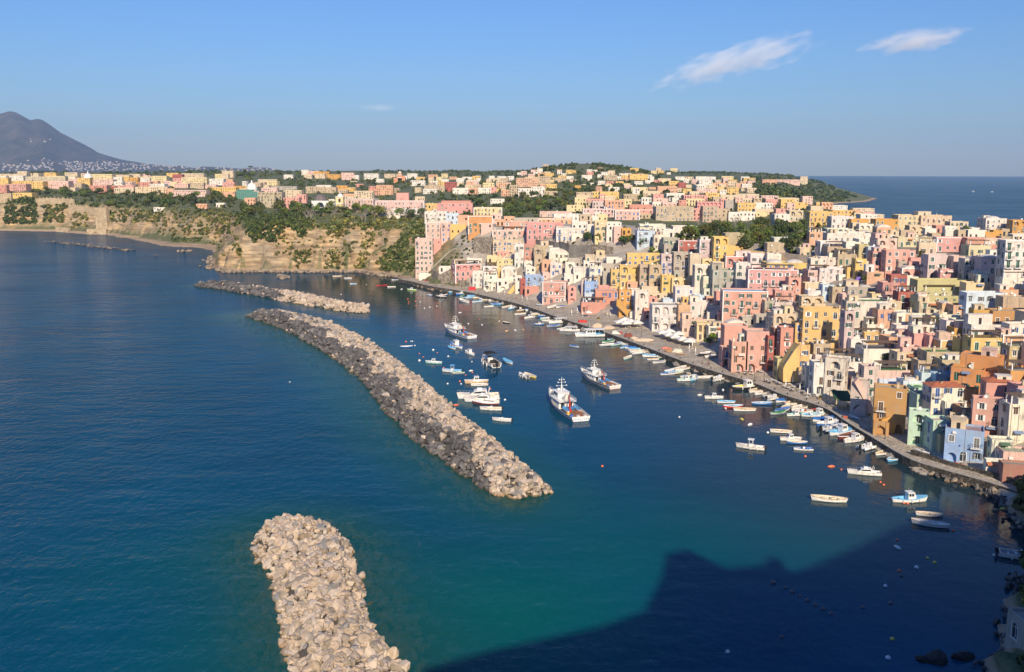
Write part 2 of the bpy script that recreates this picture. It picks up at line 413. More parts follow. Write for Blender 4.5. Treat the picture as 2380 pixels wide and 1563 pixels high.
tag(mb.build('quay', [M['paving'], M['seawall']]), kind='structure')
mb = MB(); k1 = offs(ql, .9)
for k in range(len(ql)-1):
    a, b_, c, d = ql[k], ql[k+1], k1[k+1], k1[k]
    mb.face([(*a,2.006),(*b_,2.006),(*b_,2.12),(*a,2.12)]); mb.face([(*a,2.12),(*b_,2.12),(*c,2.12),(*d,2.12)]); mb.face([(*d,2.12),(*c,2.12),(*c,2.0),(*d,2.0)])
tag(mb.build('quay_kerb', [plain('kerb_stone', (.36,.33,.28), .9, 0, .25, 1.)]), kind='structure')
# ------------------------------------------------------------------ breakwaters
def resample(line, step):
    out = [line[0]]; acc = 0.
    for k in range(len(line)-1):
        a, b_ = np.array(line[k]), np.array(line[k+1]); L = np.linalg.norm(b_-a)
        n = max(1, int(round(L/step)))
        for j in range(1, n+1): out.append(tuple(a+(b_-a)*j/n))
    return out
def ico(sub, seed, cuts=7):
    bm = bmesh.new(); bmesh.ops.create_icosphere(bm, subdivisions=sub, radius=1.)
    rr = random.Random(seed)
    for _ in range(cuts):
        n = Vector((rr.gauss(0,1), rr.gauss(0,1), rr.gauss(0,1))).normalized(); d = rr.uniform(.42,.72)
        for v in bm.verts:
            e = v.co.dot(n)-d
            if e > 0: v.co -= n*e*.96
    o = Vector((seed*3.1, seed*1.7, 0))
    for v in bm.verts: v.co *= 1+.12*noise.noise(v.co*1.6+o)
    sx, sy, sz = rr.uniform(.95,1.6), rr.uniform(.85,1.25), rr.uniform(.65,1.05)
    for v in bm.verts: v.co = Vector((v.co.x*sx, v.co.y*sy, v.co.z*sz))
    bm.verts.index_update()
    vs = [tuple(v.co) for v in bm.verts]; fs = [tuple(v.index for v in f.verts) for f in bm.faces]
    bm.free(); return vs, fs
RK1 = [ico(1, s, 7) for s in range(10)]; RK2 = [ico(2, 20+s, 11) for s in range(14)]
def put_rock(mb, p, r, col, lib=RK1):
    vs, fs = R.choice(lib)
    q = Matrix.Rotation(R.uniform(0,6.28), 3, 'Z')@Matrix.Rotation(R.uniform(-.9,.9), 3, 'X')@Matrix.Rotation(R.uniform(-.9,.9), 3, 'Y')
    mb.mesh([tuple(q@Vector(v)*r+Vector(p)) for v in vs], fs, 0, col)
PALE = [(.46,.36,.265),(.52,.41,.30),(.40,.32,.235),(.48,.39,.30),(.31,.26,.20),(.54,.45,.35),(.44,.37,.31)]
DARK = [(.085,.08,.08),(.11,.105,.105),(.13,.125,.12),(.07,.066,.066),(.16,.15,.14)]
MID = [(.26,.25,.24),(.22,.21,.2),(.32,.29,.26)]
def mound(L, Rr, hc, size, colf, wr=4., dens=1.25):
    """L: water line on one side, Rr: crest edge on the other; returns rocks [(pos, radius, colour)] and the core mesh"""
    n = 60
    def param(line):
        line = np.array(line); d = np.r_[0, np.cumsum(np.hypot(*np.diff(line[:,:2], axis=0).T))]
        t = np.linspace(0, d[-1], n); return np.stack([np.interp(t, d, line[:,0]), np.interp(t, d, line[:,1])], 1)
    A, B = param(L), param(Rr)
    dirn = B-A; dirn /= np.linalg.norm(dirn, axis=1)[:,None]
    Cc = B+dirn*wr
    length = np.hypot(*np.diff(A, axis=0).T).sum()
    rocks = []; core = MB(); prev = None
    def pt(t, s):                                            # t along, s across 0..1
        f = t*(n-1); i = min(int(f), n-2); a = f-i
        p0 = A[i]*(1-a)+A[i+1]*a; p1 = B[i]*(1-a)+B[i+1]*a; p2 = Cc[i]*(1-a)+Cc[i+1]*a
        wid = np.linalg.norm(p2-p0)
        p = p0+(p2-p0)*s
        e = min(s*wid/(hc*1.25), (1-s)*wid/(hc*1.15), 1., .15+min(t, 1-t)*length/4.)
        return p, hc*max(e, 0)-.2, wid
    for k in range(n):
        row = []
        for s in (0,.12,.25,.5,.75,.88,1.):
            p, z, w_ = pt(k/(n-1), s); row.append((p[0], p[1], z-size*.75 if 0 < s < 1 else -2.))
        if prev:
            for j in range(6): core.face([prev[j], prev[j+1], row[j+1], row[j]], 0, (.10,.09,.08))
        prev = row
    area = length*np.mean(np.linalg.norm(Cc-A, axis=1))
    N = int(area/(size*size*3.14*.55)*dens)
    for k in range(N):
        t, s = R.random(), R.random()
        p, z, w_ = pt(t, s); r = size*(R.uniform(.5,1.15) if R.random() < .8 else R.uniform(1.15,1.75))
        rocks.append(((p[0]+R.uniform(-.3,.3), p[1]+R.uniform(-.3,.3), z+R.uniform(-.45,.35)*size), r, colf(t, s)))
    return rocks, core, A, Cc
# the long breakwater
BL = [at(u,v,0.) for u,v in [(575,737),(660,767),(760,822),(840,882),(900,962),(960,1022),(1040,1077),(1120,1137),(1170,1158),(1196,1160)]]
BR = [at(u,v,3.) for u,v in [(640,722),(700,735),(760,750),(850,792),(930,852),(1000,912),(1056,962),(1110,1002),(1164,1050),(1210,1085),(1246,1122)]]
def colbig(t, s):
    edge = .38+.11*math.sin(t*31)+.07*math.sin(t*73+1)-.30*max(0,(t-.90)/.1)+ .22*max(0,(.16-t)/.16)
    if s < edge: return R.choice(DARK) if R.random() < .93 else R.choice(PALE+MID)
    return R.choice(PALE) if R.random() < (.80 if t > .2 else .5) else R.choice(MID+DARK[:3])
rocks, core, A_, C_ = mound(BL, BR, 3.4, .84, colbig, 4.2, 1.5)
for p, r, c in rocks: put_rock(core, p, r, c)
tag(core.build('breakwater_rocks', [M['rocks']]), 'long curved rubble breakwater, dark basalt on its sea side and pale stone on its crest', 'breakwater', kind='stuff')
SHALLOW = [(A_, 13., 1.), (C_, 9., .55)]
# the far breakwater
FL = [at(u,v,0.) for u,v in [(450,667),(520,676),(600,691),(700,710),(790,725),(840,730),(858,727)]]
FR = [at(u,v,2.8) for u,v in [(455,657),(540,658),(600,668),(700,682),(800,704),(850,710),(857,714)]]
rocks, core, A_, C_ = mound(FL, FR, 3., 1.05, lambda t, s: (R.choice(PALE) if t > .52+.05*math.sin(s*9) or R.random() < .05+.25*(t>.33)*(s>.6) else R.choice(DARK)), 3., 1.6)
for p, r, c in rocks: put_rock(core, p, r, c)
tag(core.build('breakwater_rocks', [M['rocks']]), 'low straight rubble breakwater below the cliff, half dark and half pale', 'breakwater', kind='stuff')
SHALLOW.append((A_, 7., .4))
# the nearest breakwater: its biggest boulders are things of their own
NL = [at(u,v,.6) for u,v in [(618,1224),(588,1262),(600,1296),(626,1335),(645,1400),(658,1480),(668,1530),(712,1600),(740,1680)]]
NR = [at(u,v,2.4) for u,v in [(640,1202),(695,1204),(755,1214),(790,1250),(806,1310),(818,1390),(840,1440),(885,1500),(920,1545),(945,1600),(965,1680)]]
rocks, core, A_, C_ = mound(NL, NR, 2.9, .74, lambda t, s: R.choice(PALE) if R.random() < .9 else R.choice(MID+[(.30,.22,.14)]), 2.2, 2.1)
vis = []
for p, r, c in rocks:
    u, v, dep = proj(*p)
    vis.append((-r/dep if -10 < u < 2400 and v < 1575 and p[2] > -.3 else 0, p, r, c))
vis.sort(key=lambda a: a[0])
me = [None]*len(RK2)
for k, (vs, fs) in enumerate(RK2):
    t_ = MB(); t_.mesh(vs, fs); me[k] = t_.data('boulder', [M['rock']])
for k, (s_, p, r, c) in enumerate(vis):
    if k < 290:
        o = link('boulder', me[k%len(me)], None, p, 0, c, r)
        o.rotation_euler = (R.uniform(-.9,.9), R.uniform(-.9,.9), R.uniform(0,6.28))
        dk = sum(c) < .85
        tag(o, 'dull brown or grey boulder among paler ones on the nearest breakwater' if dk else 'pale limestone boulder piled on the nearest breakwater', 'boulder', 'dull boulders of the nearest breakwater' if dk else 'pale boulders of the nearest breakwater')
    else: put_rock(core, p, r, c)
tag(core.build('breakwater_rocks', [M['rocks']]), 'smaller pale rubble filling the short breakwater nearest the viewpoint', 'rubble', kind='stuff')
SHALLOW += [(A_, 9., 1.), (C_, 10., 1.)]
# sunken rocks round the breakwaters, foot of the cliffs, far reefs
sunk = MB()
for Ln, w_, n_ in ((SHALLOW[0][0], -5., 900), (SHALLOW[3][0], -7., 900), (SHALLOW[4][0], 7., 900)):
    for k in range(n_):
        f = R.random()*(len(Ln)-1); i = min(int(f), len(Ln)-2); p = Ln[i]+(Ln[i+1]-Ln[i])*(f-i)
        d = Ln[i+1]-Ln[i]; nn = np.array([d[1], -d[0]])/np.hypot(*d); e = abs(R.gauss(0, 1))
        p = p+nn*R.gauss(0,1)*abs(w_)*.8
        put_rock(sunk, (p[0], p[1], -.75-1.1*e-R.random()*.5), R.uniform(.6,1.25), R.choice([(.17,.16,.09),(.12,.13,.08),(.22,.19,.10),(.10,.11,.075)]))
tag(sunk.build('sunken_rocks', [M['rocks']]), 'drowned rubble showing through the shallow water beside the breakwaters', 'rocks', kind='stuff')
shore = MB()
def strew(uv, n, r0, r1, cols, sp=3., z=.2):
    line = resample([at(u,v,0.)[:2] for u,v in uv], 1.)
    for k in range(n):
        p = R.choice(line); put_rock(shore, (p[0]+R.gauss(0,sp), p[1]+R.gauss(0,sp*.6), z+R.uniform(-.3,.5)), R.uniform(r0,r1), R.choice(cols))
BRN = [(.20,.16,.12),(.28,.22,.16),(.12,.10,.085),(.34,.28,.2)]
strew([(495,600),(497,623),(515,630),(540,636),(590,635),(647,635),(710,635),(780,635),(840,635),(890,642),(925,647)], 620, .7, 1.9, BRN, 2.4)
strew([(470,622),(490,630)], 14, .8, 1.6, BRN, 2.)
strew([(650,645),(662,650)], 26, .9, 2.2, BRN, 2.)
strew([(2150,1088),(2200,1108),(2240,1119),(2285,1132),(2330,1155),(2370,1195),(2400,1228)], 240, .35, .85, BRN+DARK, 1.7)
strew([(2376,1340),(2370,1390),(2352,1450),(2338,1520),(2300,1562)], 110, .3, .8, DARK, 1.1)
tag(shore.build('shore_rocks', [M['rocks']]), 'tumbled brown rocks along the foot of the cliffs and shore', 'rocks', kind='stuff')
for u0, v0, u1, v1, lab in ((116,565,180,572,'leftmost of the three low black reefs off the beach'),(184,572,240,580,'middle one of the three low black reefs off the beach'),(237,578,307,586,'longest of the low black reefs off the beach')):
    rf = MB()
    for k in range(80):
        t = R.random(); p = at(u0+(u1-u0)*t, v0+(v1-v0)*t, 0.); put_rock(rf, (p[0]+R.gauss(0,1.5), p[1]+R.gauss(0,3.), R.uniform(-.3,.5)), R.uniform(.6,1.4), R.choice(DARK+BRN))
    tag(rf.build('rock_reef', [M['rocks']]), lab, 'reef', 'reefs off the beach')
for zid, x, y, r, lab in (('q',1710,1420,4.5,'flat brown rock lying in the water off the beach'),('q',1455,1458,1.6,'small pale rock in the bay off the beach'),('r',760,1180,3.,'grey rock standing in the water below the cliff'),('o',1100,1130,3.,'large dark rock in the shadowed water'),('o',1570,1120,2.,'dark weed-covered rock in the shadowed shallows')):
    rf = MB(); p = at(*Z(zid,x,y), 0.)
    for k in range(9 if zid != 'o' else 3): put_rock(rf, (p[0]+R.gauss(0,r*(.4 if zid != 'o' else .15)), p[1]+R.gauss(0,r*(.4 if zid != 'o' else .15)), R.uniform(-.3,.35)-(.5 if zid == 'o' else 0)), r*R.uniform(.25,.6)*(1 if zid != 'o' else 1.2), R.choice(BRN) if zid != 'o' else (.03,.025,.022), RK2)
    tag(rf.build('sea_rock', [M['rocks']]), lab, 'rock')
# ------------------------------------------------------------------ sea
sx = axis([(-14000,-3000,1000),(-3000,-400,130),(-400,-220,12),(-220,130,4),(130,400,30),(400,3000,130),(3000,14000,1000)])
sy = axis([(-1500,60,120),(60,90,8),(90,300,4),(300,560,7),(560,1100,30),(1100,3000,190),(3000,14000,1000)])
X, Y = np.meshgrid(sx, sy)
me_ = grid_mesh('sea', sx, sy, X, Y, np.zeros_like(X), None)
sh = np.zeros(X.shape)
for Ln, w_, a in SHALLOW:
    d = np.sqrt(((X[...,None]-Ln[:,0])**2+(Y[...,None]-Ln[:,1])**2).min(-1)); sh = np.maximum(sh, a*np.exp(-(d/w_)**1.6))
coastd = np.full(X.shape, 1e9)
for k in range(0, len(cp), 1):
    coastd = np.minimum(coastd, np.hypot(X-cp[k,0], Y-cp[k,1]))
teal = np.zeros(X.shape)
for u, v, ru, a in ((1180,1420,26,1.),(1420,1300,22,.62),(1620,1240,22,.5),(1900,1240,20,.45),(350,1330,24,.35),(960,1440,14,.5),(1300,1200,18,.35),(520,1500,22,.4),(1200,1530,16,.8)):
    p = at(u, v, 0.); teal = np.maximum(teal, a*np.exp(-((X-p[0])**2+(Y-p[1])**2)/ru**2))
calm = -1.6*sstep(700, 2200, np.hypot(X, Y)) + np.clip(sstep(60, -60, (X-(-8+ (Y-190)*-.50))*-1+0), 0, 1)*(Y < 640)
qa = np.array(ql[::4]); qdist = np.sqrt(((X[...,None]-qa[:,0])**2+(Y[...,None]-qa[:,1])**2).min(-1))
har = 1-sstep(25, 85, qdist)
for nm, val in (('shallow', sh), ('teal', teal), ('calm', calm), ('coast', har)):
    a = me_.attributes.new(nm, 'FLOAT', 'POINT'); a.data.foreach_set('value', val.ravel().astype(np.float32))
m, nt, b = newmat('sea_water')
def attr(n): return nd(nt, 'ShaderNodeAttribute', attribute_name=n).outputs['Fac']
nb = noise_node(nt, .02, 5, .6, 'World'); nb2 = noise_node(nt, .004, 4, .6, 'World', (1.,.35,1.))
rb = ramp(nt, nb.outputs['Fac'], [(.33,(.0,.046,.090)),(.67,(.0,.066,.126))])
c = mixc(nt, rb.outputs[0], (.0,.092,.086), attr('teal'))
c = mixc(nt, c, (.012,.125,.110), attr('shallow'))
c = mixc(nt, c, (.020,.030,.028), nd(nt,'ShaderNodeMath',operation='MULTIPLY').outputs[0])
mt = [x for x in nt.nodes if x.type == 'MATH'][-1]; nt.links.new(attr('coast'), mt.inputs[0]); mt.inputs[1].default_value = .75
nt.links.new(c, b.inputs['Base Color'])
b.inputs['Roughness'].default_value = .06; b.inputs['IOR'].default_value = 1.333
spl = nd(nt, 'ShaderNodeMath', operation='MULTIPLY_ADD'); nt.links.new(attr('coast'), spl.inputs[0]); spl.inputs[1].default_value = .46; spl.inputs[2].default_value = .035; nt.links.new(spl.outputs[0], b.inputs['Specular IOR Level'])
al = nd(nt, 'ShaderNodeMath', operation='MULTIPLY_ADD'); nt.links.new(attr('shallow'), al.inputs[0]); al.inputs[1].default_value = -.5; al.inputs[2].default_value = 1.
nt.links.new(al.outputs[0], b.inputs['Alpha'])
w1 = noise_node(nt, .55, 3, .6, 'World', (1.,.6,1.)); w2 = noise_node(nt, .09, 3, .55, 'World', (.7,1.3,1.)); w3 = noise_node(nt, 2.2, 2, .5, 'World')
h1 = nd(nt, 'ShaderNodeMath', operation='MULTIPLY_ADD'); nt.links.new(w2.outputs['Fac'], h1.inputs[0]); h1.inputs[1].default_value = 2.2; nt.links.new(w1.outputs['Fac'], h1.inputs[2])
h2 = nd(nt, 'ShaderNodeMath', operation='MULTIPLY_ADD'); nt.links.new(w3.outputs['Fac'], h2.inputs[0]); h2.inputs[1].default_value = .22; nt.links.new(h1.outputs[0], h2.inputs[2])
bn = nd(nt, 'ShaderNodeBump'); nt.links.new(h2.outputs[0], bn.inputs['Height'])
ds = nd(nt, 'ShaderNodeMath', operation='MULTIPLY_ADD'); nt.links.new(attr('calm'), ds.inputs[0]); ds.inputs[1].default_value = -.30; ds.inputs[2].default_value = .38
pm = ramp(nt, nb2.outputs['Fac'], [(.35,(.6,.6,.6)),(.65,(1.15,1.15,1.15))])
dm = nd(nt, 'ShaderNodeMath', operation='MULTIPLY'); nt.links.new(ds.outputs[0], dm.inputs[0]); nt.links.new(pm.outputs[0], dm.inputs[1])
nt.links.new(dm.outputs[0], bn.inputs['Distance']); bn.inputs['Strength'].default_value = 1.
# a wind-roughened sea mirrors less at grazing angles than a flat pane: diffuse water body + capped Fresnel gloss
df = nd(nt, 'ShaderNodeBsdfDiffuse'); nt.links.new(c, df.inputs['Color'])
gl = nd(nt, 'ShaderNodeBsdfAnisotropic'); gl.inputs['Roughness'].default_value = .05; nt.links.new(bn.outputs[0], gl.inputs['Normal'])
fr_ = nd(nt, 'ShaderNodeFresnel'); fr_.inputs['IOR'].default_value = 1.333; nt.links.new(bn.outputs[0], fr_.inputs['Normal'])
cap = nd(nt, 'ShaderNodeMath', operation='MULTIPLY_ADD'); nt.links.new(attr('coast'), cap.inputs[0]); cap.inputs[1].default_value = .24; cap.inputs[2].default_value = .40
lev = nd(nt, 'ShaderNodeMath', operation='MULTIPLY_ADD'); nt.links.new(attr('coast'), lev.inputs[0]); lev.inputs[1].default_value = .36; lev.inputs[2].default_value = .62
fm = nd(nt, 'ShaderNodeMath', operation='MULTIPLY'); nt.links.new(fr_.outputs[0], fm.inputs[0]); nt.links.new(lev.outputs[0], fm.inputs[1])
fc = nd(nt, 'ShaderNodeMath', operation='MINIMUM'); nt.links.new(fm.outputs[0], fc.inputs[0])
nw = noise_node(nt, .009, 5, .62, 'World', (.45,1.6,1.)); rw = ramp(nt, nw.outputs['Fac'], [(.36,(.62,.62,.62)),(.62,(1.3,1.3,1.3))])
cm = nd(nt, 'ShaderNodeMath', operation='MULTIPLY'); nt.links.new(cap.outputs[0], cm.inputs[0]); nt.links.new(rw.outputs[0], cm.inputs[1]); nt.links.new(cm.outputs[0], fc.inputs[1])
tp = nd(nt, 'ShaderNodeBsdfTransparent'); mt_ = nd(nt, 'ShaderNodeMixShader'); nt.links.new(al.outputs[0], mt_.inputs[0]); nt.links.new(tp.outputs[0], mt_.inputs[1]); nt.links.new(df.outputs[0], mt_.inputs[2])
mg = nd(nt, 'ShaderNodeMixShader'); nt.links.new(fc.outputs[0], mg.inputs[0]); nt.links.new(mt_.outputs[0], mg.inputs[1]); nt.links.new(gl.outputs[0], mg.inputs[2])
nt.links.new(mg.outputs[0], nt.nodes['Material Output'].inputs['Surface']); nt.nodes.remove(b)
me_.materials.clear(); me_.materials.append(m)
tag(link('sea', me_), kind='structure')
# ------------------------------------------------------------------ haze
m = bpy.data.materials.new('haze'); m.use_nodes = True; nt = m.node_tree
nt.nodes.remove(nt.nodes['Principled BSDF'])
pv = nd(nt, 'ShaderNodeVolumePrincipled'); pv.inputs['Color'].default_value = (.48,.68,1.,1); pv.inputs['Density'].default_value = 4.4e-5; pv.inputs['Anisotropy'].default_value = .1
nt.links.new(pv.outputs[0], nt.nodes['Material Output'].inputs['Volume'])
mb = MB(); mb.box(-14600,14600,-2000,14600,-8,760)
tag(mb.build('haze', [m]), kind='stuff')
# ------------------------------------------------------------------ the headland behind the viewpoint: an unseen occluder, its outline shaped to throw the shade on the water
SHP = [(985,1556),(1150,1510),(1400,1455),(1500,1420),(1540,1340),(1550,1287),(1600,1276),(1690,1320),(1775,1312),(1790,1294),(1812,1294),(1830,1330),(1880,1318),(2000,1265),(2080,1225),(2160,1192),(2262,1152),(2330,1140),(2420,1120)]
prof = []
for u, v in SHP:
    p = at(u, v, 0.); t = (p[1]+22)/(math.cos(SUN_AZ)*math.cos(SUN_EL))
    prof.append((p[0]+SUND.x*t, SUND.z*t))
prof = [prof[0]]+[prof[k] for k in range(1, len(prof))]
base = [(prof[-1][0]+40, prof[-1][1]-6), (prof[-1][0]+40, 30), (prof[0][0], 30)]
mb = MB(); mb.yprism(prof+base, -22, -60)
pal = empty('palace_occluder', (0,0,0)); tag(pal, 'unseen grey building mass on the headland behind the viewpoint, shaped to shade the water', 'palace_occluder')
mb.build('wall', [M['worn']], pal, color=(.42,.38,.32))
# ------------------------------------------------------------------ houses
PAL = dict(w=(.69,.64,.56), c=(.60,.49,.34), y=(.66,.45,.17), o=(.58,.32,.09), p=(.62,.33,.28), k=(.66,.46,.39), r=(.36,.11,.09), b=(.28,.42,.66),
  u=(.52,.61,.68), g=(.42,.38,.32), t=(.48,.38,.26), m=(.46,.63,.50), v=(.56,.46,.43), l=(.66,.55,.31), n=(.43,.25,.10), s=(.62,.37,.24), a=(.60,.28,.11), q=(.55,.27,.21), j=(.34,.18,.14), z=(.49,.44,.23))
CW = dict(w='white', c='cream', y='yellow', o='ochre', p='pink', k='pale pink', r='dark red', b='bright blue', u='pale blue', g='grey stone', t='tan stone', m='mint green', v='mauve', l='lemon', n='brown ochre', s='salmon', a='orange', q='coral', j='brick brown', z='olive yellow')
ROOFC = [(.40,.37,.33),(.52,.47,.40),(.60,.57,.52),(.33,.31,.28),(.46,.40,.33)]
SHM = dict(g='green', b='blue', w='white', n='brown', y='grey')
_WM = {}
def arch_pts(w, h, n=7, x=0., z=0.):
    r = w/2; pts = [(x-r, z), (x+r, z)]
    for k in range(n+1):
        a = math.pi*k/n; pts.append((x+r*math.cos(a), z+h-r+r*math.sin(a)))
    return pts
WDIM = dict(win=(1.05,1.5), door=(1.1,2.3), small=(.75,.85), archw=(1.3,2.3), wide=(1.8,1.5))
def window_mesh(kind, sh, open_, hood, trim):
    key = (kind, sh, open_, hood, trim)
    if key in _WM: return _WM[key]
    w, h = WDIM[kind]; mb = MB(); r = w/2
    mats = [M['white'], M['glass'], M[SHM[sh]], M['iron']]
    # frame and glazing sit back in the reveal
    if kind == 'archw':
        p = arch_pts(w, h); mb.face([(x,.17,z) for x,z in p], 1); mb.box(-.04,.04,.12,.165,0,h-.02); mb.box(-r,r,.12,.165,h-r-.04,h-r+.04)
    else:
        mb.face([(-r,.17,0),(r,.17,0),(r,.17,h),(-r,.17,h)], 1)
        for a, b_ in ((-r,-r+.08),(r-.08,r),(-.04,.04)): mb.box(a,b_,.11,.165,0,h)
        mb.box(-r+.08,r-.08,.115,.16,h-.09,h); mb.box(-r+.08,r-.08,.115,.16,0,.09)
        if sh in 'gbny' and not open_: mb.box(-r+.02,r-.02,.03,.09,.02,h-.02,2); mb.box(-.02,.02,.02,.10,.02,h-.02,0)
        if open_: mb.box(-r-r*.98,-r-.03,-.07,-.01,0,h,2); mb.box(r+.03,r+r*.98,-.07,-.01,0,h,2)
    if trim:
        if not open_: mb.box(-r-.14,-r,-.035,.0,0,h); mb.box(r,r+.14,-.035,.0,0,h)
        if kind != 'archw': mb.box(-r-.16,r+.16,-.05,.0,h,h+.15)
        mb.box(-r-.18,r+.18,-.12,.0,-.12,0)
    if hood: mb.box(-r-.2,r+.2,-.42,-.0,h+.17,h+.24,2 if sh != 'w' else 0)
    _WM[key] = mb.data('window', mats); return _WM[key]
_BM = {}
def balcony_mesh(w):
    w = round(w*2)/2
    if w in _BM: return _BM[w]
    mb = MB(); mb.box(-w/2,w/2,-.95,-.0,-.2,-.04,0)
    n = int(w/.35)
    for k in range(n+1): x = -w/2+.04+(w-.08)*k/n; mb.box(x-.02,x+.02,-.93,-.89,-.04,.95,1)
    for s in (-1,1):
        for y in (-.6,-.3): mb.box(s*(w/2-.04)-.02,s*(w/2-.04)+.02,y-.02,y+.02,-.04,.95,1)
        mb.box(s*(w/2-.04)-.025,s*(w/2-.04)+.025,-.93,-.02,.95,1.0,1)
    mb.box(-w/2,w/2,-.94,-.88,.95,1.,1)
    _BM[w] = mb.data('balcony', [M['white'], M['iron']]); return _BM[w]
def facade(mb, o, ax, W, z0, z1, holes, inw):
    """wall from o along unit ax (2D), holes = (points (s,z), depth, back material or None); inw = inward normal"""
    P = lambda s, z, d=0.: (o[0]+ax[0]*s+inw[0]*d, o[1]+ax[1]*s+inw[1]*d, z)
    outer = [(0,z0),(W,z0),(W,z1),(0,z1)]
    loops = [[Vector((s,z,0)) for s,z in outer]]+[[Vector((s,z,0)) for s,z in h[0]] for h in holes]
    flat = [q for lp in loops for q in lp]
    tris = tessellate_polygon(loops) if holes else [(0,1,2),(0,2,3)]
    vs = [P(q.x,q.y) for q in flat]
    fs = []
    for t in tris:
        a, b_, c = (flat[i] for i in t)
        cr = (b_.x-a.x)*(c.y-a.y)-(b_.y-a.y)*(c.x-a.x)
        if abs(cr) < 1e-9: continue
        fs.append(t if cr > 0 else (t[0],t[2],t[1]))
    mb.mesh(vs, fs, 0)
    for h, d, bm_ in holes:
        n = len(h)
        for k in range(n):
            a, b_ = h[k], h[(k+1)%n]
            mb.face([P(*a),P(*a,d),P(*b_,d),P(*b_)], 0)
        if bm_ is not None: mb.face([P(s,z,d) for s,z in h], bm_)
HOUSES = []
FARH = MB(); SMALL = set()
M['far'] = rock_mat('distant_plaster', False)
def roof_bits(root, w, d, h, feat, far, rr):
    n = 0
    if far and rr.random() < .5: return
    if 'X' in feat: return
    k = rr.choice([0,1,1,2]) if not far else rr.choice([0,0,1])
    for _ in range(k):
        t = rr.random(); mb = MB()
        x, y = rr.uniform(-w*.36,w*.36), rr.uniform(d*.25,d*.8)
        if t < .2 and w > 5:
            a, b_, c = rr.uniform(1.1,1.9), rr.uniform(1.,1.8), rr.uniform(1.6,2.4)
            x = max(-w/2+.5+a, min(w/2-.5-a, x)); y = max(b_+.5, min(d-.5-b_, y))
            mb.box(x-a,x+a,y-b_,y+b_,h-.95,h-.7+c); mb.box(x-a-.12,x+a+.12,y-b_-.12,y+b_+.12,h-.7+c,h-.5+c)
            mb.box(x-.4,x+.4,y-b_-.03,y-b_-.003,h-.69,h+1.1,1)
            mb.build('stair_hut', [M['plaster'], M['dark']], root, color=PAL[rr.choice('wwcck')])
        elif t < .65:
            mb.box(x-.3,x+.3,y-.3,y+.3,h-.95,h+rr.uniform(.3,.9)); mb.box(x-.36,x+.36,y-.36,y+.36,h+.95,h+1.05)
            mb.box(x-.2,x+.2,y-.2,y+.2,h+.2,h+.95)
            mb.build('chimney', [M['plaster']], root, color=PAL[rr.choice('wct')])
        elif not far:
            mb.tube((x,y,h-.8),(x,y,h+2.2),.035,n=4); mb.tube((x-.7,y,h+2.),(x+.7,y,h+2.1),.03,n=4)
            for q in (-.6,-.3,0,.3,.6): mb.tube((x+q,y-.3,h+2.05),(x+q,y+.3,h+2.05),.02,n=3)
            mb.build('antenna', [M['metal']], root)
    if not far and rr.random() < .3:
        mb = MB(); x, y = rr.uniform(-w*.35,w*.35), d*rr.uniform(.2,.5)
        mb.lathe([(0,0),(.25,.05),(.42,.16),(.46,.22),(.42,.2),(0,.06)], 10, org=(0,0,0))
        vs = [(v[0]+x, y-v[2]*.9-.2, h+.5+v[1]) for v in mb.v]; mb.v = vs; mb.tube((x,y-.2,h-.75),(x,y-.2,h+.5),.04,n=5)
        mb.build('satellite_dish', [M['white']], root)
def pergola(root, x0, x1, y0, y1, z, ph=2.4):
    for x in (x0,x1):
        for y in (y0,y1): mb = MB(); mb.box(x-.13,x+.13,y-.13,y+.13,z,z+ph); mb.build('pergola_post', [M['white']], root)
    mb = MB(); n = int((x1-x0)/.3)
    for k in range(n+1):
        x = x0-.3+(x1-x0+.6)*k/n; mb.box(x-.13,x+.13,y0-.5,y1+.3,z+ph+.10+.03*(k%2),z+ph+.15+.03*(k%2))
    for y in (y0,y1): mb.box(x0-.3,x1+.3,y-.08,y+.08,z+ph-.02,z+ph+.095)
    mb.build('reed_roof', [M['reed']], root)
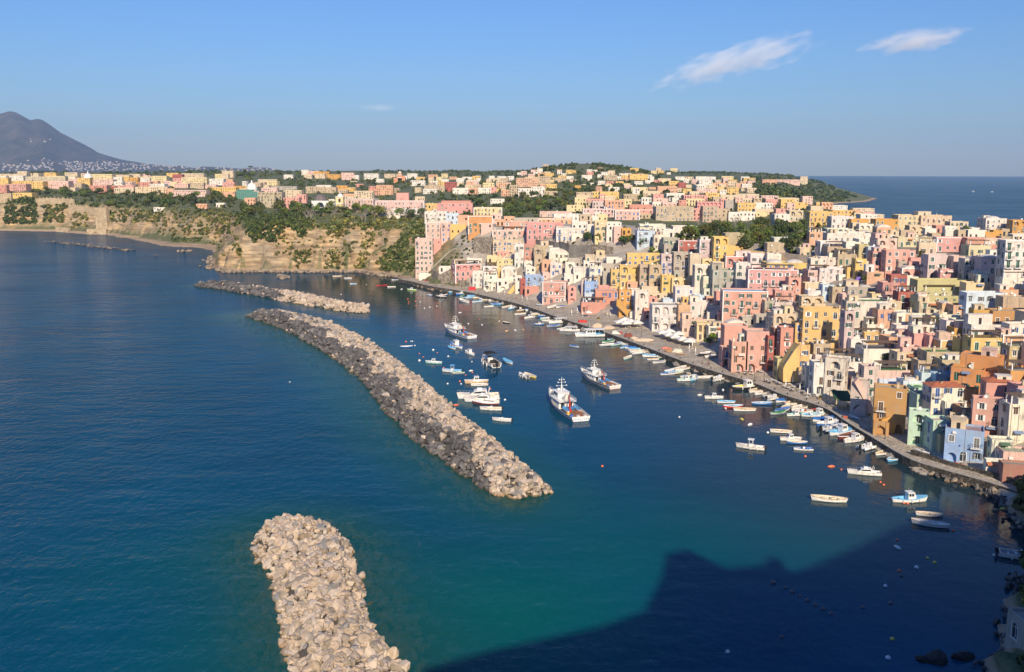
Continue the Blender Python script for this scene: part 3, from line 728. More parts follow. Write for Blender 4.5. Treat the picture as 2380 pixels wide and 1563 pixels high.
def house(zid, x0, x1, yt, yb, col, feat='', yaw=0., ratio=.85, label=None, cat='house', dz=0.):
    rr = random.Random(hash((zid, x0, yt)) % 99991 if False else int(x0*7+yt*13+ord(zid)*101+x1))
    (uL, vB), (uR, vT) = Z(zid, x0, yb), Z(zid, x1, yt)
    um = (uL+uR)/2
    bx, by, bz = hit(um, vB)
    if bz < 2.2: bz = 2.08; bx, by = at(um, vB, bz)[:2]
    dep = proj(bx, by, bz)[2]
    S = (uR-uL)/F*dep
    k = (PY-vT)/F; h = by*(k*CP-SP)/(CP+k*SP)+H-bz
    h = max(h, 2.6)
    th = math.radians(yaw); ca, sa = math.cos(th), abs(math.sin(th))
    w = S/(ca+ratio*sa) if yaw else S
    d = max(4.5, min(15., w*ratio)) if not yaw else w*ratio
    rz = -th
    cs = [(-w/2,0),(w/2,0),(w/2,d),(-w/2,d)]
    cr = [(x*math.cos(rz)-y*math.sin(rz), x*math.sin(rz)+y*math.cos(rz)) for x,y in cs]
    if yaw:
        ox = -(min(c[0] for c in cr)+max(c[0] for c in cr))/2; oy = -min(c[1] for c in cr)
        bx += ox; by += oy
    far = dep > 820; mid = dep > 560
    vf = 'V' in feat; pp = .0 if 'H' in feat else rr.choice([.45,.6,.75])
    small = (zid, x0, yt) in SMALL
    root = None if small else empty('house', (bx, by, bz+dz), rz)
    if small: far = True
    mb = MB(); zb = -7. if not far else -5.
    sh = next((f for f in feat if f in SHM), None) or rr.choice('gggnnywb' if col != 'y' else 'ggbbnw')
    ns = max(1, int(round((h-pp)/3.1))); hs = (h-pp)/ns
    wins = []
    def bay(face, W):
        holes = []
        if 'N' in feat and face != 'F': return holes
        nc = max(1, int(W/2.9+.3)); bw = W/nc
        for s in range(ns):
            arc = (s == 0 and 'A' in feat) or (s == ns-1 and 'L' in feat and (ns > 1 or True))
            if 'N' in feat: continue
            if face != 'F' and 'A' in feat and s == 0: arc = False
            if arc and face == 'F':
                na = max(1, int(W/3.9+.3)); aw = W/na
                for c in range(na):
                    ww = min(2.9, aw*.68); hh = min(hs*.84, 3.1); x = aw*(c+.5)
                    holes.append((arch_pts(ww, max(hh, ww*.5+.4), 8, x, s*hs+.12), 1.3, 0))
                    if not far and c % 2 == 0: wins.append((face, 'door', x, s*hs+.12, 1.12, False, False, 'w'))
                continue
            for c in range(nc):
                if rr.random() > (.86 if not far else .7): continue
                x = bw*(c+.5)+rr.uniform(-.18,.18)*bw*.5
                kd = rr.choices(['win','door','small','archw'], [5, 2.4 if s > 0 or True else 1, 1.3, .8])[0]
                if s == 0 and rr.random() < .3: kd = 'door'
                ww, hh = WDIM[kd]
                if ww > bw*.8 or hh > hs-.25 or x-ww/2 < .3 or x+ww/2 > W-.3: kd = 'small'; ww, hh = WDIM[kd]
                if ww > bw*.85 or hh > hs-.4: continue
                z = s*hs+(.12 if kd in ('door','archw') else min(.95, hs-hh-.2))
                if kd == 'archw': holes.append((arch_pts(ww, hh, 6, x, z), .2, 1))
                else: holes.append(([(x-ww/2,z),(x+ww/2,z),(x+ww/2,z+hh),(x-ww/2,z+hh)], .2, 1))
                op = (not mid) and rr.random() < .35 and kd == 'win' and ww*2.1 < bw
                bal = kd in ('door','archw') and s > 0 and face == 'F' and ('B' in feat or rr.random() < .35)
                if not far and (dep < 700 or rr.random() < .6): wins.append((face, kd, x, z, 0., op, bal, sh))
        return holes
    fH = bay('F', w); lH = bay('L', d) if (um > 1150 or yaw) else []; rH = bay('R', d) if (um < 1150 or yaw) else []
    facade(mb, (-w/2,0), (1,0), w, zb, h, fH, (0,1))
    facade(mb, (-w/2,d), (0,-1), d, zb, h, lH, (1,0))
    facade(mb, (w/2,0), (0,1), d, zb, h, rH, (-1,0))
    facade(mb, (w/2,d), (-1,0), w, zb, h, [], (0,-1))
    rt = h-pp; tk = .22
    if pp:
        O = [(-w/2,0),(w/2,0),(w/2,d),(-w/2,d)]; I = [(-w/2+tk,tk),(w/2-tk,tk),(w/2-tk,d-tk),(-w/2+tk,d-tk)]
        for q in range(4):
            q2 = (q+1)%4
            mb.face([(*O[q],h),(*O[q2],h),(*I[q2],h),(*I[q],h)], 0); mb.face([(*I[q],h),(*I[q2],h),(*I[q2],rt-.3),(*I[q],rt-.3)], 0)
    if small:
        cc, ss = math.cos(rz), math.sin(rz); kc = PAL[col]; kr = rr.choice(ROOFC)
        mb.box(-w/2+tk,w/2-tk,tk,d-tk,rt-.3,rt,2)
        n0 = len(FARH.v); FARH.v += [(bx+cc*x-ss*y, by+ss*x+cc*y, bz+z) for x,y,z in mb.v]
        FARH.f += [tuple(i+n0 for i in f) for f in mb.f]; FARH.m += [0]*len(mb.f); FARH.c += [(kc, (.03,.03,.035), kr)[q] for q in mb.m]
        HOUSES.append(dict(o=None, u=um, vT=vT, vB=vB, uL=uL, uR=uR, col=col, feat=feat, dep=dep)); return
    wall = mb.build('wall', [M['worn' if 'W' in feat or col in 'gt' or (col in 'wckv' and rr.random() < .4) else 'plaster'], M['dark']], root, color=tuple(min(.86, x*rr.uniform(.93,1.06)) for x in PAL[col]))
    rc = (.13,.24,.10) if 'R' in feat else (.10,.10,.105) if 'K' in feat else (.16,.36,.60) if 'U' in feat else rr.choice(ROOFC)
    mb = MB()
    if 'H' in feat:
        e = .35; zr = h+min(w,d)*.18
        c = [(-w/2-e,-e),(w/2+e,-e),(w/2+e,d+e),(-w/2-e,d+e)]; r_ = min(w,d)/2
        A_, B_ = ((-w/2+r_, d/2),(w/2-r_, d/2)) if w >= d else ((0, r_),(0, d-r_))
        mb.face([(*c[0],h),(*c[1],h),(*B_,zr),(*A_,zr)] if w >= d else [(*c[0],h),(*c[1],h),(*A_,zr)])
        mb.face([(*c[1],h),(*c[2],h),(*B_,zr)] if w >= d else [(*c[1],h),(*c[2],h),(*B_,zr),(*A_,zr)])
        mb.face([(*c[2],h),(*c[3],h),(*A_,zr),(*B_,zr)] if w >= d else [(*c[2],h),(*c[3],h),(*B_,zr)])
        mb.face([(*c[3],h),(*c[0],h),(*A_,zr)] if w >= d else [(*c[3],h),(*c[0],h),(*A_,zr),(*B_,zr)])
        mb.face([(*q,h) for q in reversed(c)])
        mb.build('roof', [M['terracotta']], root)
    else:
        mb.box(-w/2+tk+.004,w/2-tk-.004,tk+.004,d-tk-.004,rt-.25,rt)
        mb.build('roof', [M['roof']], root, color=tuple(x*rr.uniform(.85,1.1) for x in rc))
    if 'D' in feat:
        nd_ = 2 if w > d*1.5 else 1
        for q in range(nd_):
            mb = MB(); r_ = min(w/nd_, d)*.42; cx = (q-(nd_-1)/2)*w/nd_
            mb.lathe([(r_,-.3),(r_,0.25)]+[(r_*math.cos(a*.1309), .25+r_*.42*math.sin(a*.1309)) for a in range(1,13)], 20, org=(cx, d/2, rt))
            mb.build('dome', [M['plaster']], root, color=(.62,.58,.52) if 'R' not in feat else rc, smooth=True)
    if 'V' in feat:
        mb = MB(); r_ = w/2-.35; n_ = 9
        pr = [(r_*math.cos(math.pi*a/n_), rt+.5*r_*math.sin(math.pi*a/n_)) for a in range(n_+1)]
        mb.yprism([(x,z) for x,z in reversed(pr)][::-1], .3, d-.3); mb.build('vault_roof', [M['plaster']], root, color=(.68,.62,.54) if 'R' not in feat else (.20,.27,.10))
    if 'T' in feat:
        mb = MB(); e = .09
        mb.box(-w/2-e,w/2+e,-e,-.004,h-.28,h+.05); mb.box(-w/2-e,-w/2-.004,-.003,d,h-.28,h+.05); mb.box(w/2+.004,w/2+e,-.003,d,h-.28,h+.05)
        for s in (-1,1): mb.box(s*(w/2-.15)-.2,s*(w/2-.15)+.2 if s < 0 else w/2+e,-e,-.004,-1,h-.285)
        mb.build('cornice', [M['white']], root)
    if 'Q' in feat:
        mb = MB(); z1 = hs*1.02
        e = .06
        c_ = (.58,.17,.12) if col in 'pk' else (.30,.12,.10)
        if not fH or all(min(z for _, z in hh[0]) > z1 or max(z for _, z in hh[0]) < z1 for hh in fH): pass
        mb.box(-w/2-e,w/2+e,-e,-.004,z1,z1+.22); mb.box(-w/2-e,-w/2-.004,-.003,d,z1,z1+.22)
        mb.build('string_course', [M['white']], root)
    for face, kd, s, z, off, op, bal, shc in wins:
        hood = rr.random() < .22 and kd != 'archw' and z+WDIM[kd][1]+.3 < h and not off
        me = window_mesh(kd, shc, op, hood, (rr.random() < .5) and not off)
        if face == 'F': loc, a = (-w/2+s, off, z), 0
        elif face == 'L': loc, a = (-w/2+off, d-s, z), -math.pi/2
        else: loc, a = (w/2-off, s, z), math.pi/2
        o = link('door' if kd == 'door' and z < 1. else 'window', me, root, loc, a)
        if bal: link('balcony', balcony_mesh(min(2.5, w*.5)), root, (loc[0], 0, z-.02))
    if 'S' in feat:
        mb = MB(); s = -1 if rr.random() < .5 else 1; L = min(w*.8, 6.5); hh = min(hs, 3.2); n_ = 10
        pr = [(-L/2*s, -2.), (L/2*s, -2.), (L/2*s, hh)]
        for q in range(n_): pr += [(L/2*s-L*s*q/n_, hh*(1-q/n_)) , (L/2*s-L*s*(q+1)/n_, hh*(1-q/n_))][::1]
        pr2 = [(-L/2*s,-2.),(L/2*s,-2.),(L/2*s,hh+.9),(L/2*s-.8*s,hh+.9),(-L/2*s,.8)]
        if s < 0: pr2 = pr2[::-1]
        mb.yprism(pr2, -1.55, -1.35)
        st = [(-L/2*s,-2.)]+[(L/2*s,-2.),(L/2*s,hh)]+[(L/2*s-L*s,0.)]
        if s < 0: st = st[::-1]
        mb.yprism(st, -1.35, -.004)
        mb.build('staircase', [M['plaster']], root, color=PAL[col])
    if 'P' in feat or (not mid and 'H' not in feat and 'D' not in feat and 'V' not in feat and w > 6 and rr.random() < .14): pergola(root, -w*.42, w*.40, .5, min(d*.6, 4.), rt)
    if not mid and 'X' not in feat and 'H' not in feat:
        if rr.random() < .2 and w > 5 and h < 14:          # set-back upper storey with its own terrace
            a, b_ = w*rr.uniform(.35,.6), d*rr.uniform(.4,.6); x = rr.choice((-1,1))*(w/2-a/2-tk-.05); hh = rr.uniform(2.6,3.1)
            mb = MB(); y0 = d-tk-.05-b_
            zz = rt+.004; hw = [([(-.45+a*.5,zz+.05),(.45+a*.5,zz+.05),(.45+a*.5,zz+2.1),(-.45+a*.5,zz+2.1)], .15, 1)]
            facade(mb, (x-a/2,y0), (1,0), a, zz, zz+hh, hw, (0,1)); facade(mb, (x-a/2,y0+b_), (0,-1), b_, zz, zz+hh, [], (1,0)); facade(mb, (x+a/2,y0), (0,1), b_, zz, zz+hh, [], (-1,0)); facade(mb, (x+a/2,y0+b_), (-1,0), a, zz, zz+hh, [], (0,-1))
            mb.box(x-a/2-.1,x+a/2+.1,y0-.1,y0+b_+.02,zz+hh,zz+hh+.16,0)
            mb.build('upper_storey', [M['plaster'], M['dark']], root, color=tuple(min(.84,q*rr.uniform(.95,1.1)) for q in PAL[rr.choice([col,col,'w','c'])]))
        if rr.random() < .5 and w > 5.5 and h > 5:          # lower wing in front, with parapet and terrace
            a, b_ = w*rr.uniform(.3,.5), rr.uniform(1.6,2.8); x = rr.choice((-1,1))*(w/2-a/2-.01); hh = hs*rr.uniform(.85,1.05)*(2 if ns > 3 and rr.random() < .4 else 1)
            mb = MB(); ar = [(arch_pts(min(2.2,a*.6), min(2.4,hh*.8), 7, a/2, .1), 1.0, 1 if rr.random() < .5 else 0)] if rr.random() < .5 else [([(a*.5-.5,.1),(a*.5+.5,.1),(a*.5+.5,2.1),(a*.5-.5,2.1)], .2, 1)]
            facade(mb, (x-a/2,-b_), (1,0), a, zb, hh+.8, ar, (0,1)); facade(mb, (x-a/2,-.004), (0,-1), b_-.004, zb, hh+.8, [], (1,0)); facade(mb, (x+a/2,-b_), (0,1), b_-.004, zb, hh+.8, [], (-1,0))
            mb.box(x-a/2+.01,x+a/2-.01,-b_+.01,-.004,hh-.2,hh,0)
            mb.face([(x-a/2,-b_,hh+.8),(x+a/2,-b_,hh+.8),(x+a/2-.2,-b_+.2,hh+.8),(x-a/2+.2,-b_+.2,hh+.8)]); mb.face([(x-a/2+.2,-b_+.2,hh+.8),(x+a/2-.2,-b_+.2,hh+.8),(x+a/2-.2,-b_+.2,hh),(x-a/2+.2,-b_+.2,hh)])
            mb.build('wing', [M['plaster'], M['dark']], root, color=tuple(min(.84,q*rr.uniform(.92,1.08)) for q in PAL[rr.choice([col,col,col,'w'])]))
        for q in range(rr.choice([0,1,2])):                  # drain pipes and air conditioners
            mb = MB(); x = rr.uniform(-w*.45,w*.45)
            if rr.random() < .5: mb.tube((x,-.07,0),(x,-.07,h-.2),.05,n=5); mb.build('drain_pipe', [M['metal']], root)
            else: z = rr.uniform(.5,.9)*h; mb.box(x-.4,x+.4,-.34,-.004,z,z+.55); mb.box(x-.3,x+.05,-.35,-.342,z+.08,z+.45); mb.build('air_conditioner', [M['white']], root)
        if rr.random() < .25:
            mb = MB(); x = rr.uniform(-w*.25,w*.25); z = min(h-.8, hs*rr.choice([.85,1.85])); mb.mesh([(x-1.1,-.01,z+.35),(x+1.1,-.01,z+.35),(x+1.1,-1.1,z),(x-1.1,-1.1,z),(x-1.1,-1.1,z-.18),(x+1.1,-1.1,z-.18)], [(0,3,2,1),(3,4,5,2)]); mb.build('awning', [M['fabric']], root, color=rr.choice([(.70,.66,.58),(.10,.17,.12),(.5,.2,.1),(.2,.28,.42)]))
    roof_bits(root, w, d, h, feat, far, rr)
    ut, vt, _ = proj(bx, by, bz+h)
    HOUSES.append(dict(o=root, u=um, vT=vT, vB=vB, uL=uL, uR=uR, col=col, feat=feat, dep=dep, w=w, h=h, d=d, label=label, sh=sh if wins else None, bz=bz, cat=cat))
    if label: tag(root, label, cat)
    return root
LIST = """
a 215 450 195 700 k - 0 .8
a 355 685 -30 250 k T 0 .8
a 440 560 205 380 p - 0 1
a 560 700 -20 230 k - 0 .8
a 260 425 668 742 w X 0 .5
a 690 1105 540 775 p TLw -14 .75
a 910 1120 455 545 w - 0 .8
a 990 1140 640 862 w X 0 .9
a 1130 1340 560 700 w L 0 .8
a 1185 1330 425 600 l X 0 .8
a 1320 1560 470 600 l - 0 .7
a 1140 1330 680 890 w A 0 .7
a 1335 1420 615 745 y - 0 .9
a 1380 1590 600 800 w V 0 .8
a 1325 1480 740 905 w AS 0 .7
a 1570 1660 700 930 w - 0 .8
a 1640 1725 730 940 r Q 0 .8
a 1710 1955 690 850 b X 0 .7
a 1700 1890 845 940 q S 0 .5
b 245 600 780 1070 p QTBw 14 .62
b 590 700 840 1060 p A 0 .8
s 860 1180 745 850 k Tg 0 .7
s 970 1200 670 800 p - 0 .8
s 1180 1520 680 835 p w 0 .5
s 1455 1715 722 845 w TKb 0 .7
a 1265 1650 215 430 c AX 0 .5
a 1560 1690 265 580 w - 0 .6
a 1690 1850 265 500 q L 0 .7
a 1690 1830 495 600 w A 0 .6
a 1820 1935 310 560 t LX 0 .8
a 1925 2110 280 420 w V 0 .8
a 1930 2060 480 670 s - 0 .7
a 2050 2300 375 520 w V 0 .7
a 2045 2210 515 690 w - 0 .7
b 550 680 510 730 w LX 0 .6
b 590 750 460 580 g - 0 .8
b 660 870 580 730 w - 0 .7
b 820 1100 410 510 c - 0 .6
b 800 1000 490 590 w X 0 .6
b 1110 1320 445 530 w - 0 .7
b 1050 1215 530 650 g K 0 .7
b 1060 1175 640 850 g N 0 .7
b 880 1060 560 740 w - 0 .7
b 940 1070 700 830 t - 0 .8
b 1170 1310 600 900 y - 0 .8
b 1290 1560 550 840 y Ln 0 .6
b 1390 1860 390 560 y bX 0 .35
b 1560 1700 540 850 t L 0 .6
b 1690 1860 540 850 t AL 0 .6
b 1850 2010 395 760 v L 0 .6
b 2020 2260 375 720 g L 0 .9
b 2240 2390 390 760 c N 0 .9
b 1860 2020 680 920 y - 0 .5
b 2000 2240 720 890 l L 0 .5
b 130 330 280 480 t - 0 .7
b 0 140 270 520 q - 0 .7
b 330 600 380 540 w V 0 .7
b 130 245 420 610 t A 0 .7
b 240 340 480 680 s - 0 .7
b 815 998 765 955 b w 0 .7
b 770 825 760 950 v - 0 .9
b 815 960 935 1050 u XS 0 .5
b 770 1110 1050 1190 q PS 0 .6
b 960 1280 890 1080 q X 0 .6
b 1000 1180 830 960 p X 0 .6
b 1280 1450 880 1230 o A 0 .8
b 1415 1510 940 1180 u A 0 .8
b 1500 1680 900 1280 w ALS 0 .6
b 1430 1720 875 1010 w - 0 .6
b 1680 1800 980 1150 p - 0 .8
b 1620 1720 1130 1290 q S 0 .5
b 1730 2090 1085 1430 w ALX 0 .7
b 2085 2245 1080 1380 s N 0 .8
b 2045 2305 840 1050 w X 0 .7
b 1590 1850 830 930 c VX 0 1
b 1680 1960 920 1010 c X 0 .7
b 1880 2060 1000 1090 u N 0 .6
c 450 605 985 1080 y X 0 .6
s 1740 1810 693 805 w y 0 .8
s 1810 1925 660 855 l - 0 .7
s 1920 1995 700 850 w g 0 .9
s 1990 2068 712 855 k - 0 .9
s 2063 2150 727 840 o g 0 .9
s 1925 2060 670 712 w R 0 .8
s 1600 1745 668 740 w - 0 .6
s 2000 2230 560 650 k T 0 .4
s 1430 1690 598 660 w - 0 .5
s 1280 1610 640 690 s T 0 .4
s 1060 1290 640 672 g K 0 .5
s 1300 1600 575 625 k - 0 .4
s 1700 1990 548 620 k T 0 .4
t 345 510 750 905 u y 0 .8
t 500 600 785 925 w - 0 .8
t 370 610 690 770 w - 0 .5
t 590 740 815 950 g g 0 .8
t 730 930 840 960 r T 0 .5
t 680 905 705 805 w b 0 .6
t 590 690 735 810 w - 0 .6
t 925 1065 830 1050 v gBT 0 .8
t 1055 1190 805 1055 y L 0 .9
t 1165 1340 770 915 t NX 0 .7
t 1180 1330 890 970 y N 0 .4
t 1170 1425 985 1065 p AT 0 .4
t 1400 1700 960 1050 w r 0 .4
t 1550 1930 1045 1160 y DX 0 .5
t 880 1050 1070 1340 w LX 0 .7
t 960 1110 1170 1350 w g 0 .6
t 1045 1265 1110 1360 g gR 0 .7
t 1260 1405 1045 1320 w gB 0 .8
t 1390 1860 1110 1400 p wT 8 .4
t 1750 1865 1180 1400 p L 0 .6
c 545 810 1040 1290 w - 0 .6
c 700 960 1090 1240 w B 0 .6
c 600 810 945 1030 u NX 0 .4
c 1000 1625 895 1325 p gTBXU 6 .5
c 900 1010 905 1180 p y 0 .9
c 945 1010 1180 1370 p - 0 .7
c 440 760 1275 1480 k B 0 .5
c 640 820 1320 1560 l - 0 .5
c 800 1010 1370 1560 w - 0 .6
c 780 955 1300 1420 c X 0 .6
c 1020 1330 1340 1480 w VX 0 .5
c 1260 1440 1250 1360 g - 0 .6
c 1450 1640 1220 1330 g P 0 .5
c 1560 1720 1020 1240 g - 0 .7
c 1700 1960 1040 1180 v - 0 .6
c 1715 1955 1110 1250 w X 0 .6
c 1620 1750 1250 1400 z - 0 .6
c 1730 1960 1190 1390 w gP 0 .5
f 770 985 560 975 p A 0 .85
f 965 1268 420 975 p BAX 0 .85
f 670 985 345 720 p NX 0 .7
f 640 780 640 900 p A 0 .8
f 1255 1340 480 960 r - 0 .9
f 1430 1600 370 790 q wB 0 .9
f 1340 1450 380 740 j - 0 .8
f 1730 2215 105 600 y wXK 0 .42
f 2200 2300 110 480 y wB 0 .5
f 1630 1750 300 640 y - 0 .5
f 1810 2380 575 740 y X 0 .35
f 1680 1830 600 930 y - 0 .6
f 1390 1500 790 1080 z X 0 .8
f 1790 1870 730 900 w - 0 .8
f 1880 2065 840 1290 w A 0 .5
f 1780 1900 900 1210 w S 0 .6
g 715 1065 800 1330 w ALX 30 .9
g 720 1130 755 880 w PX 0 .5
g 1010 1240 830 960 w P 0 .5
g 930 1090 930 1130 w B 0 .6
g 1030 1240 520 760 w LX 0 .6
g 1205 1765 655 870 w XPN 0 .55
g 1095 1500 465 620 w P 0 .5
g 1255 1500 320 450 w P 0 .5
g 1490 1660 410 540 w X 0 .6
g 1660 1890 470 640 w - 0 .6
g 1650 1895 330 480 w - 0 .7
g 1880 2215 325 460 w P 0 .5
g 1655 2235 165 320 w - 0 .5
g 2120 2380 200 320 c - 0 .5
g 1880 2110 440 680 p N 0 .8
g 2100 2270 470 700 p N 0 .8
g 1730 1990 630 850 k B 0 .7
g 1900 2270 660 820 t - 0 .5
g 2060 2540 690 930 t R 0 .6
g 1395 1835 945 1170 k RX 0 .7
g 1200 1400 890 1300 v B 0 .9
g 1060 1345 1090 1560 v AS 25 .8
g 1060 1240 1030 1180 k X 0 .5
g 1740 2010 1085 1310 u DU 0 .8
g 1420 1720 1060 1240 u UB 0 .6
g 1990 2320 975 1200 u X 0 .5
g 2190 2500 1000 1180 b - 0 .5
f 2290 2420 140 760 v L 0 .8
d 1295 1500 1020 1480 v - 0 .8
d 1490 1900 1025 1340 w RXN 0 .8
d 1660 1945 920 1030 l N 0 .6
d 1120 1340 830 1020 t R 0 .7
d 1330 1700 830 960 g D 0 .6
d 985 1140 800 1020 u R 0 .8
d 785 1000 880 1060 w - 0 .7
d 1260 1440 930 1060 k - 0 .6
d 680 830 650 800 w y 0 .8
d 750 1000 780 920 c R 0 .6
d 820 970 445 730 w - 0 .8
d 945 1340 575 750 w Wy 0 .5
d 955 1240 430 600 w AX 0 .6
d 955 1310 215 420 w gBT 0 .6
d 1300 1485 220 450 w w 0 .7
d 1320 1440 560 700 y - 0 .7
d 1475 1610 255 480 z B 0 .7
d 1430 1580 450 700 y A 0 .7
d 1600 1760 285 480 u - 0 .7
d 1560 1680 480 650 w A 0 .7
d 1660 1850 345 640 p gR 0 .9
d 1840 2240 330 640 p wX 0 .4
d 1590 1820 625 770 s N 0 .6
d 2015 2200 480 640 g - 0 .7
d 2180 2320 430 600 p wT 0 .8
d 2190 2310 570 660 b - 0 .7
d 1800 2030 770 1000 p B 0 .8
d 1910 2130 670 920 r X 0 .8
d 2010 2260 895 1150 r gB 0 .7
d 2060 2290 690 800 w - 0 .5
d 2040 2140 430 560 c - 0 .7
d 720 940 110 215 w y 0 .6
d 330 760 165 250 w RX 0 .4
d 1050 1400 40 170 w X 0 .5
d 1300 1700 90 180 w D 0 .5
d 1480 1930 180 290 w - 0 .5
d 2010 2380 150 290 c - 0 .5
d 1890 2030 140 240 u y 0 .7
d 1700 1960 170 260 c - 0 .5
e 1235 1840 160 355 p T 10 .35
e 1600 2065 160 360 q N 0 .3
e 1830 2060 165 360 k - 0 .5
e 2060 2200 140 340 t R 0 .7
e 1065 1420 390 720 v gA 0 .6
e 1410 1570 410 700 k g 0 .6
e 1560 1800 440 760 v gBD 0 .7
e 1780 2110 420 770 v gD 0 .8
e 2085 2430 190 920 w gBT 0 .6
e 2080 2440 700 930 w BP 0 .4
e 925 1600 735 980 z NX 0 .35
e 1010 1480 880 1010 z - 0 .4
e 910 1480 950 1150 z A 0 .3
e 1590 1935 770 940 l N 0 .5
e 1590 2100 905 1190 u y 0 .4
e 1460 1600 1080 1200 u - 0 .6
e 2090 2450 960 1170 t N 0 .5
e 1950 2370 1150 1350 n - 0 .6
e 1760 2000 1190 1300 w - 0 .5
e 1230 1520 1200 1340 w - 0 .6
h 1320 1460 95 300 w X 0 .8
h 1440 1670 85 240 w - 0 .6
h 1430 1660 195 340 o N 0 .5
h 1310 1510 290 430 y R 0 .6
h 1500 1660 345 640 y N 0 .7
h 1650 2110 330 640 y gP 0 .5
h 1660 2230 150 340 w g 0 .4
h 2170 2460 140 430 w - 0 .6
h 1860 2190 440 600 t - 0 .5
h 2170 2480 440 780 z w 0 .6
h 880 1110 290 520 p N 0 .8
h 1090 1260 310 540 p N 0 .8
h 940 1270 640 820 t W 0 .6
h 1260 1550 630 830 t WR 0 .8
h 2190 2560 775 1010 a X 0 .9
h 1660 2200 600 1000 a N 40 .5
h 1490 1960 770 1110 a R 35 .6
h 1600 1800 1030 1300 a N 20 .8
m 2270 2600 130 620 p K 0 .8
m 1890 2290 90 480 p gH 12 .7
m 1740 2170 330 850 p A 22 .5
m 2160 2560 380 900 w P 0 .6
m 1110 1560 150 560 w bH 0 .6
m 1305 1565 350 570 w b 0 .6
m 1110 1320 270 560 w b 0 .8
m 1135 1400 600 980 m - 0 .8
m 845 1145 490 960 m AL 22 .7
m 920 1110 250 560 m N 0 .7
m 780 960 230 420 g R 0 .8
m 900 1250 160 300 m RD 0 .6
m 385 850 180 800 n A 20 .6
m 1380 1660 590 960 l L 18 .7
m 1240 1390 800 1020 l N 0 .6
m 1500 1740 560 760 z N 0 .6
m 1530 1720 430 600 j - 0 .7
m 1400 1975 760 1200 b y 27 .7
m 1960 2260 870 1170 w - 10 .7
m 1890 2160 1150 1350 w N 10 .4
m 2130 2520 1040 1260 k - 10 .8
m 2130 2520 1210 1420 j NX 10 .5
o 2400 2640 640 980 g W 0 .2
w 385 600 565 705 y A 0 .6
w 600 785 555 625 y - 0 .5
w 590 795 610 725 w - 0 .6
w 195 325 555 705 c L 0 .7
w 60 200 590 715 w - 0 .6
w 1000 1210 635 745 o X 0 .6
w 1205 1425 595 750 c W 0 .7
w 1420 1705 600 725 c W 0 .6
w 1690 1860 655 755 c W 0 .6
w 1560 1695 692 760 q - 0 .6
w 2020 2215 625 765 w D 0 .8
w 2270 2400 640 785 o L 0 .8
w 660 790 728 795 w X 0 .7
w 550 990 765 855 w - 0 .5
w 320 468 775 845 c X 0 .7
w 845 1025 735 800 c - 0 .6
w 1010 1250 740 790 c - 0 .5
w 770 1010 640 690 c W 0 .6
w 1215 1540 798 885 c - 0 .4
w 120 250 452 535 y - 0 .7
w 245 370 483 540 y - 0 .6
w 450 595 480 525 y - 0 .5
w 0 90 455 530 p - 0 .7
w 880 995 573 625 p X 0 .7
w 590 740 508 560 w - 0 .6
w 790 990 535 590 c - 0 .5
w 930 1080 590 640 c - 0 .5
t 780 1000 418 470 p T 0 .5
t 800 970 452 515 l X 0 .5
t 905 1130 478 540 p L 0 .4
t 1120 1180 450 540 p - 0 .8
t 1280 1445 488 570 y - 0 .6
t 1435 1605 488 550 w b 0 .6
t 1165 1240 465 560 g - 0 .8
t 1540 1650 453 530 p - 0 .7
t 495 635 448 510 k X 0 .6
t 495 592 408 455 p - 0 .7
t 45 230 468 570 s X 0 .6
t 180 295 458 530 l - 0 .6
t 733 805 463 515 q X 0 .7
t 275 490 508 560 q - 0 .5
t 130 520 555 615 p T 0 .4
t 520 870 525 660 t W 0 .5
t 865 965 540 655 p - 0 .8
t 955 1095 520 670 t WB 0 .8
t 1095 1205 545 660 t W 0 .8
t 1195 1300 575 660 w A 0 .7
t 1290 1440 570 655 w - 0 .6
t 1440 1630 545 600 c - 0 .5
t 1610 1780 595 705 c - 0 .6
t 530 760 600 660 c - 0 .5
t 290 445 348 395 l - 0 .6
t 0 175 388 455 y - 0 .6
t 535 720 335 395 s - 0 .5
t 770 850 358 400 y - 0 .7
t 890 1000 243 285 w - 0 .6
t 920 1045 280 335 w - 0 .6
t 1040 1190 303 345 s - 0 .5
t 1310 1390 243 280 w - 0 .6
t 1335 1445 255 295 y - 0 .6
t 1510 1645 270 320 s - 0 .5
t 1860 1930 240 320 c - 0 .7
t 1175 1290 343 412 y H 0 .7
t 730 800 300 350 r - 0 .8
t 500 570 277 312 q - 0 .8
t 700 790 245 278 w - 0 .7
t 880 980 318 352 w - 0 .7
t 1300 1390 288 325 s - 0 .7
t 1640 1860 270 305 k - 0 .4
t 900 1090 360 400 k - 0 .5
t 980 1110 395 450 y - 0 .6
t 1120 1300 415 450 c - 0 .5
t 1260 1480 405 450 c K 0 .5
t 1500 1660 420 465 k - 0 .5
t 1650 1850 440 480 c - 0 .5
t 220 380 410 460 t W 0 .6
t 0 140 430 480 c - 0 .6
t 620 790 400 440 w - 0 .6
t 400 560 380 420 c - 0 .6
t 60 160 235 280 t - 0 .6
t 275 405 222 275 y - 0 .6
t 60 130 290 312 q - 0 .8
t 540 660 262 292 c - 0 .6
t 420 500 280 310 w - 0 .6
s 225 415 335 400 t - 0 .5
s 412 525 303 390 r - 0 .7
s 490 645 358 415 w - 0 .6
s 640 725 358 415 s - 0 .7
s 720 845 355 410 w X 0 .6
s 828 898 348 402 p - 0 .8
s 770 878 308 360 l - 0 .7
s 275 358 293 330 w - 0 .7
s 352 418 298 335 y - 0 .7
s 215 345 368 410 w - 0 .6
s 98 232 293 335 w A 0 .6
s 1080 1285 262 345 s - 0 .5
s 1160 1285 253 305 l - 0 .6
s 1280 1400 245 320 t - 0 .7
s 1355 1458 318 372 y - 0 .6
s 1470 1545 238 278 y - 0 .7
s 1690 1785 233 285 w - 0 .6
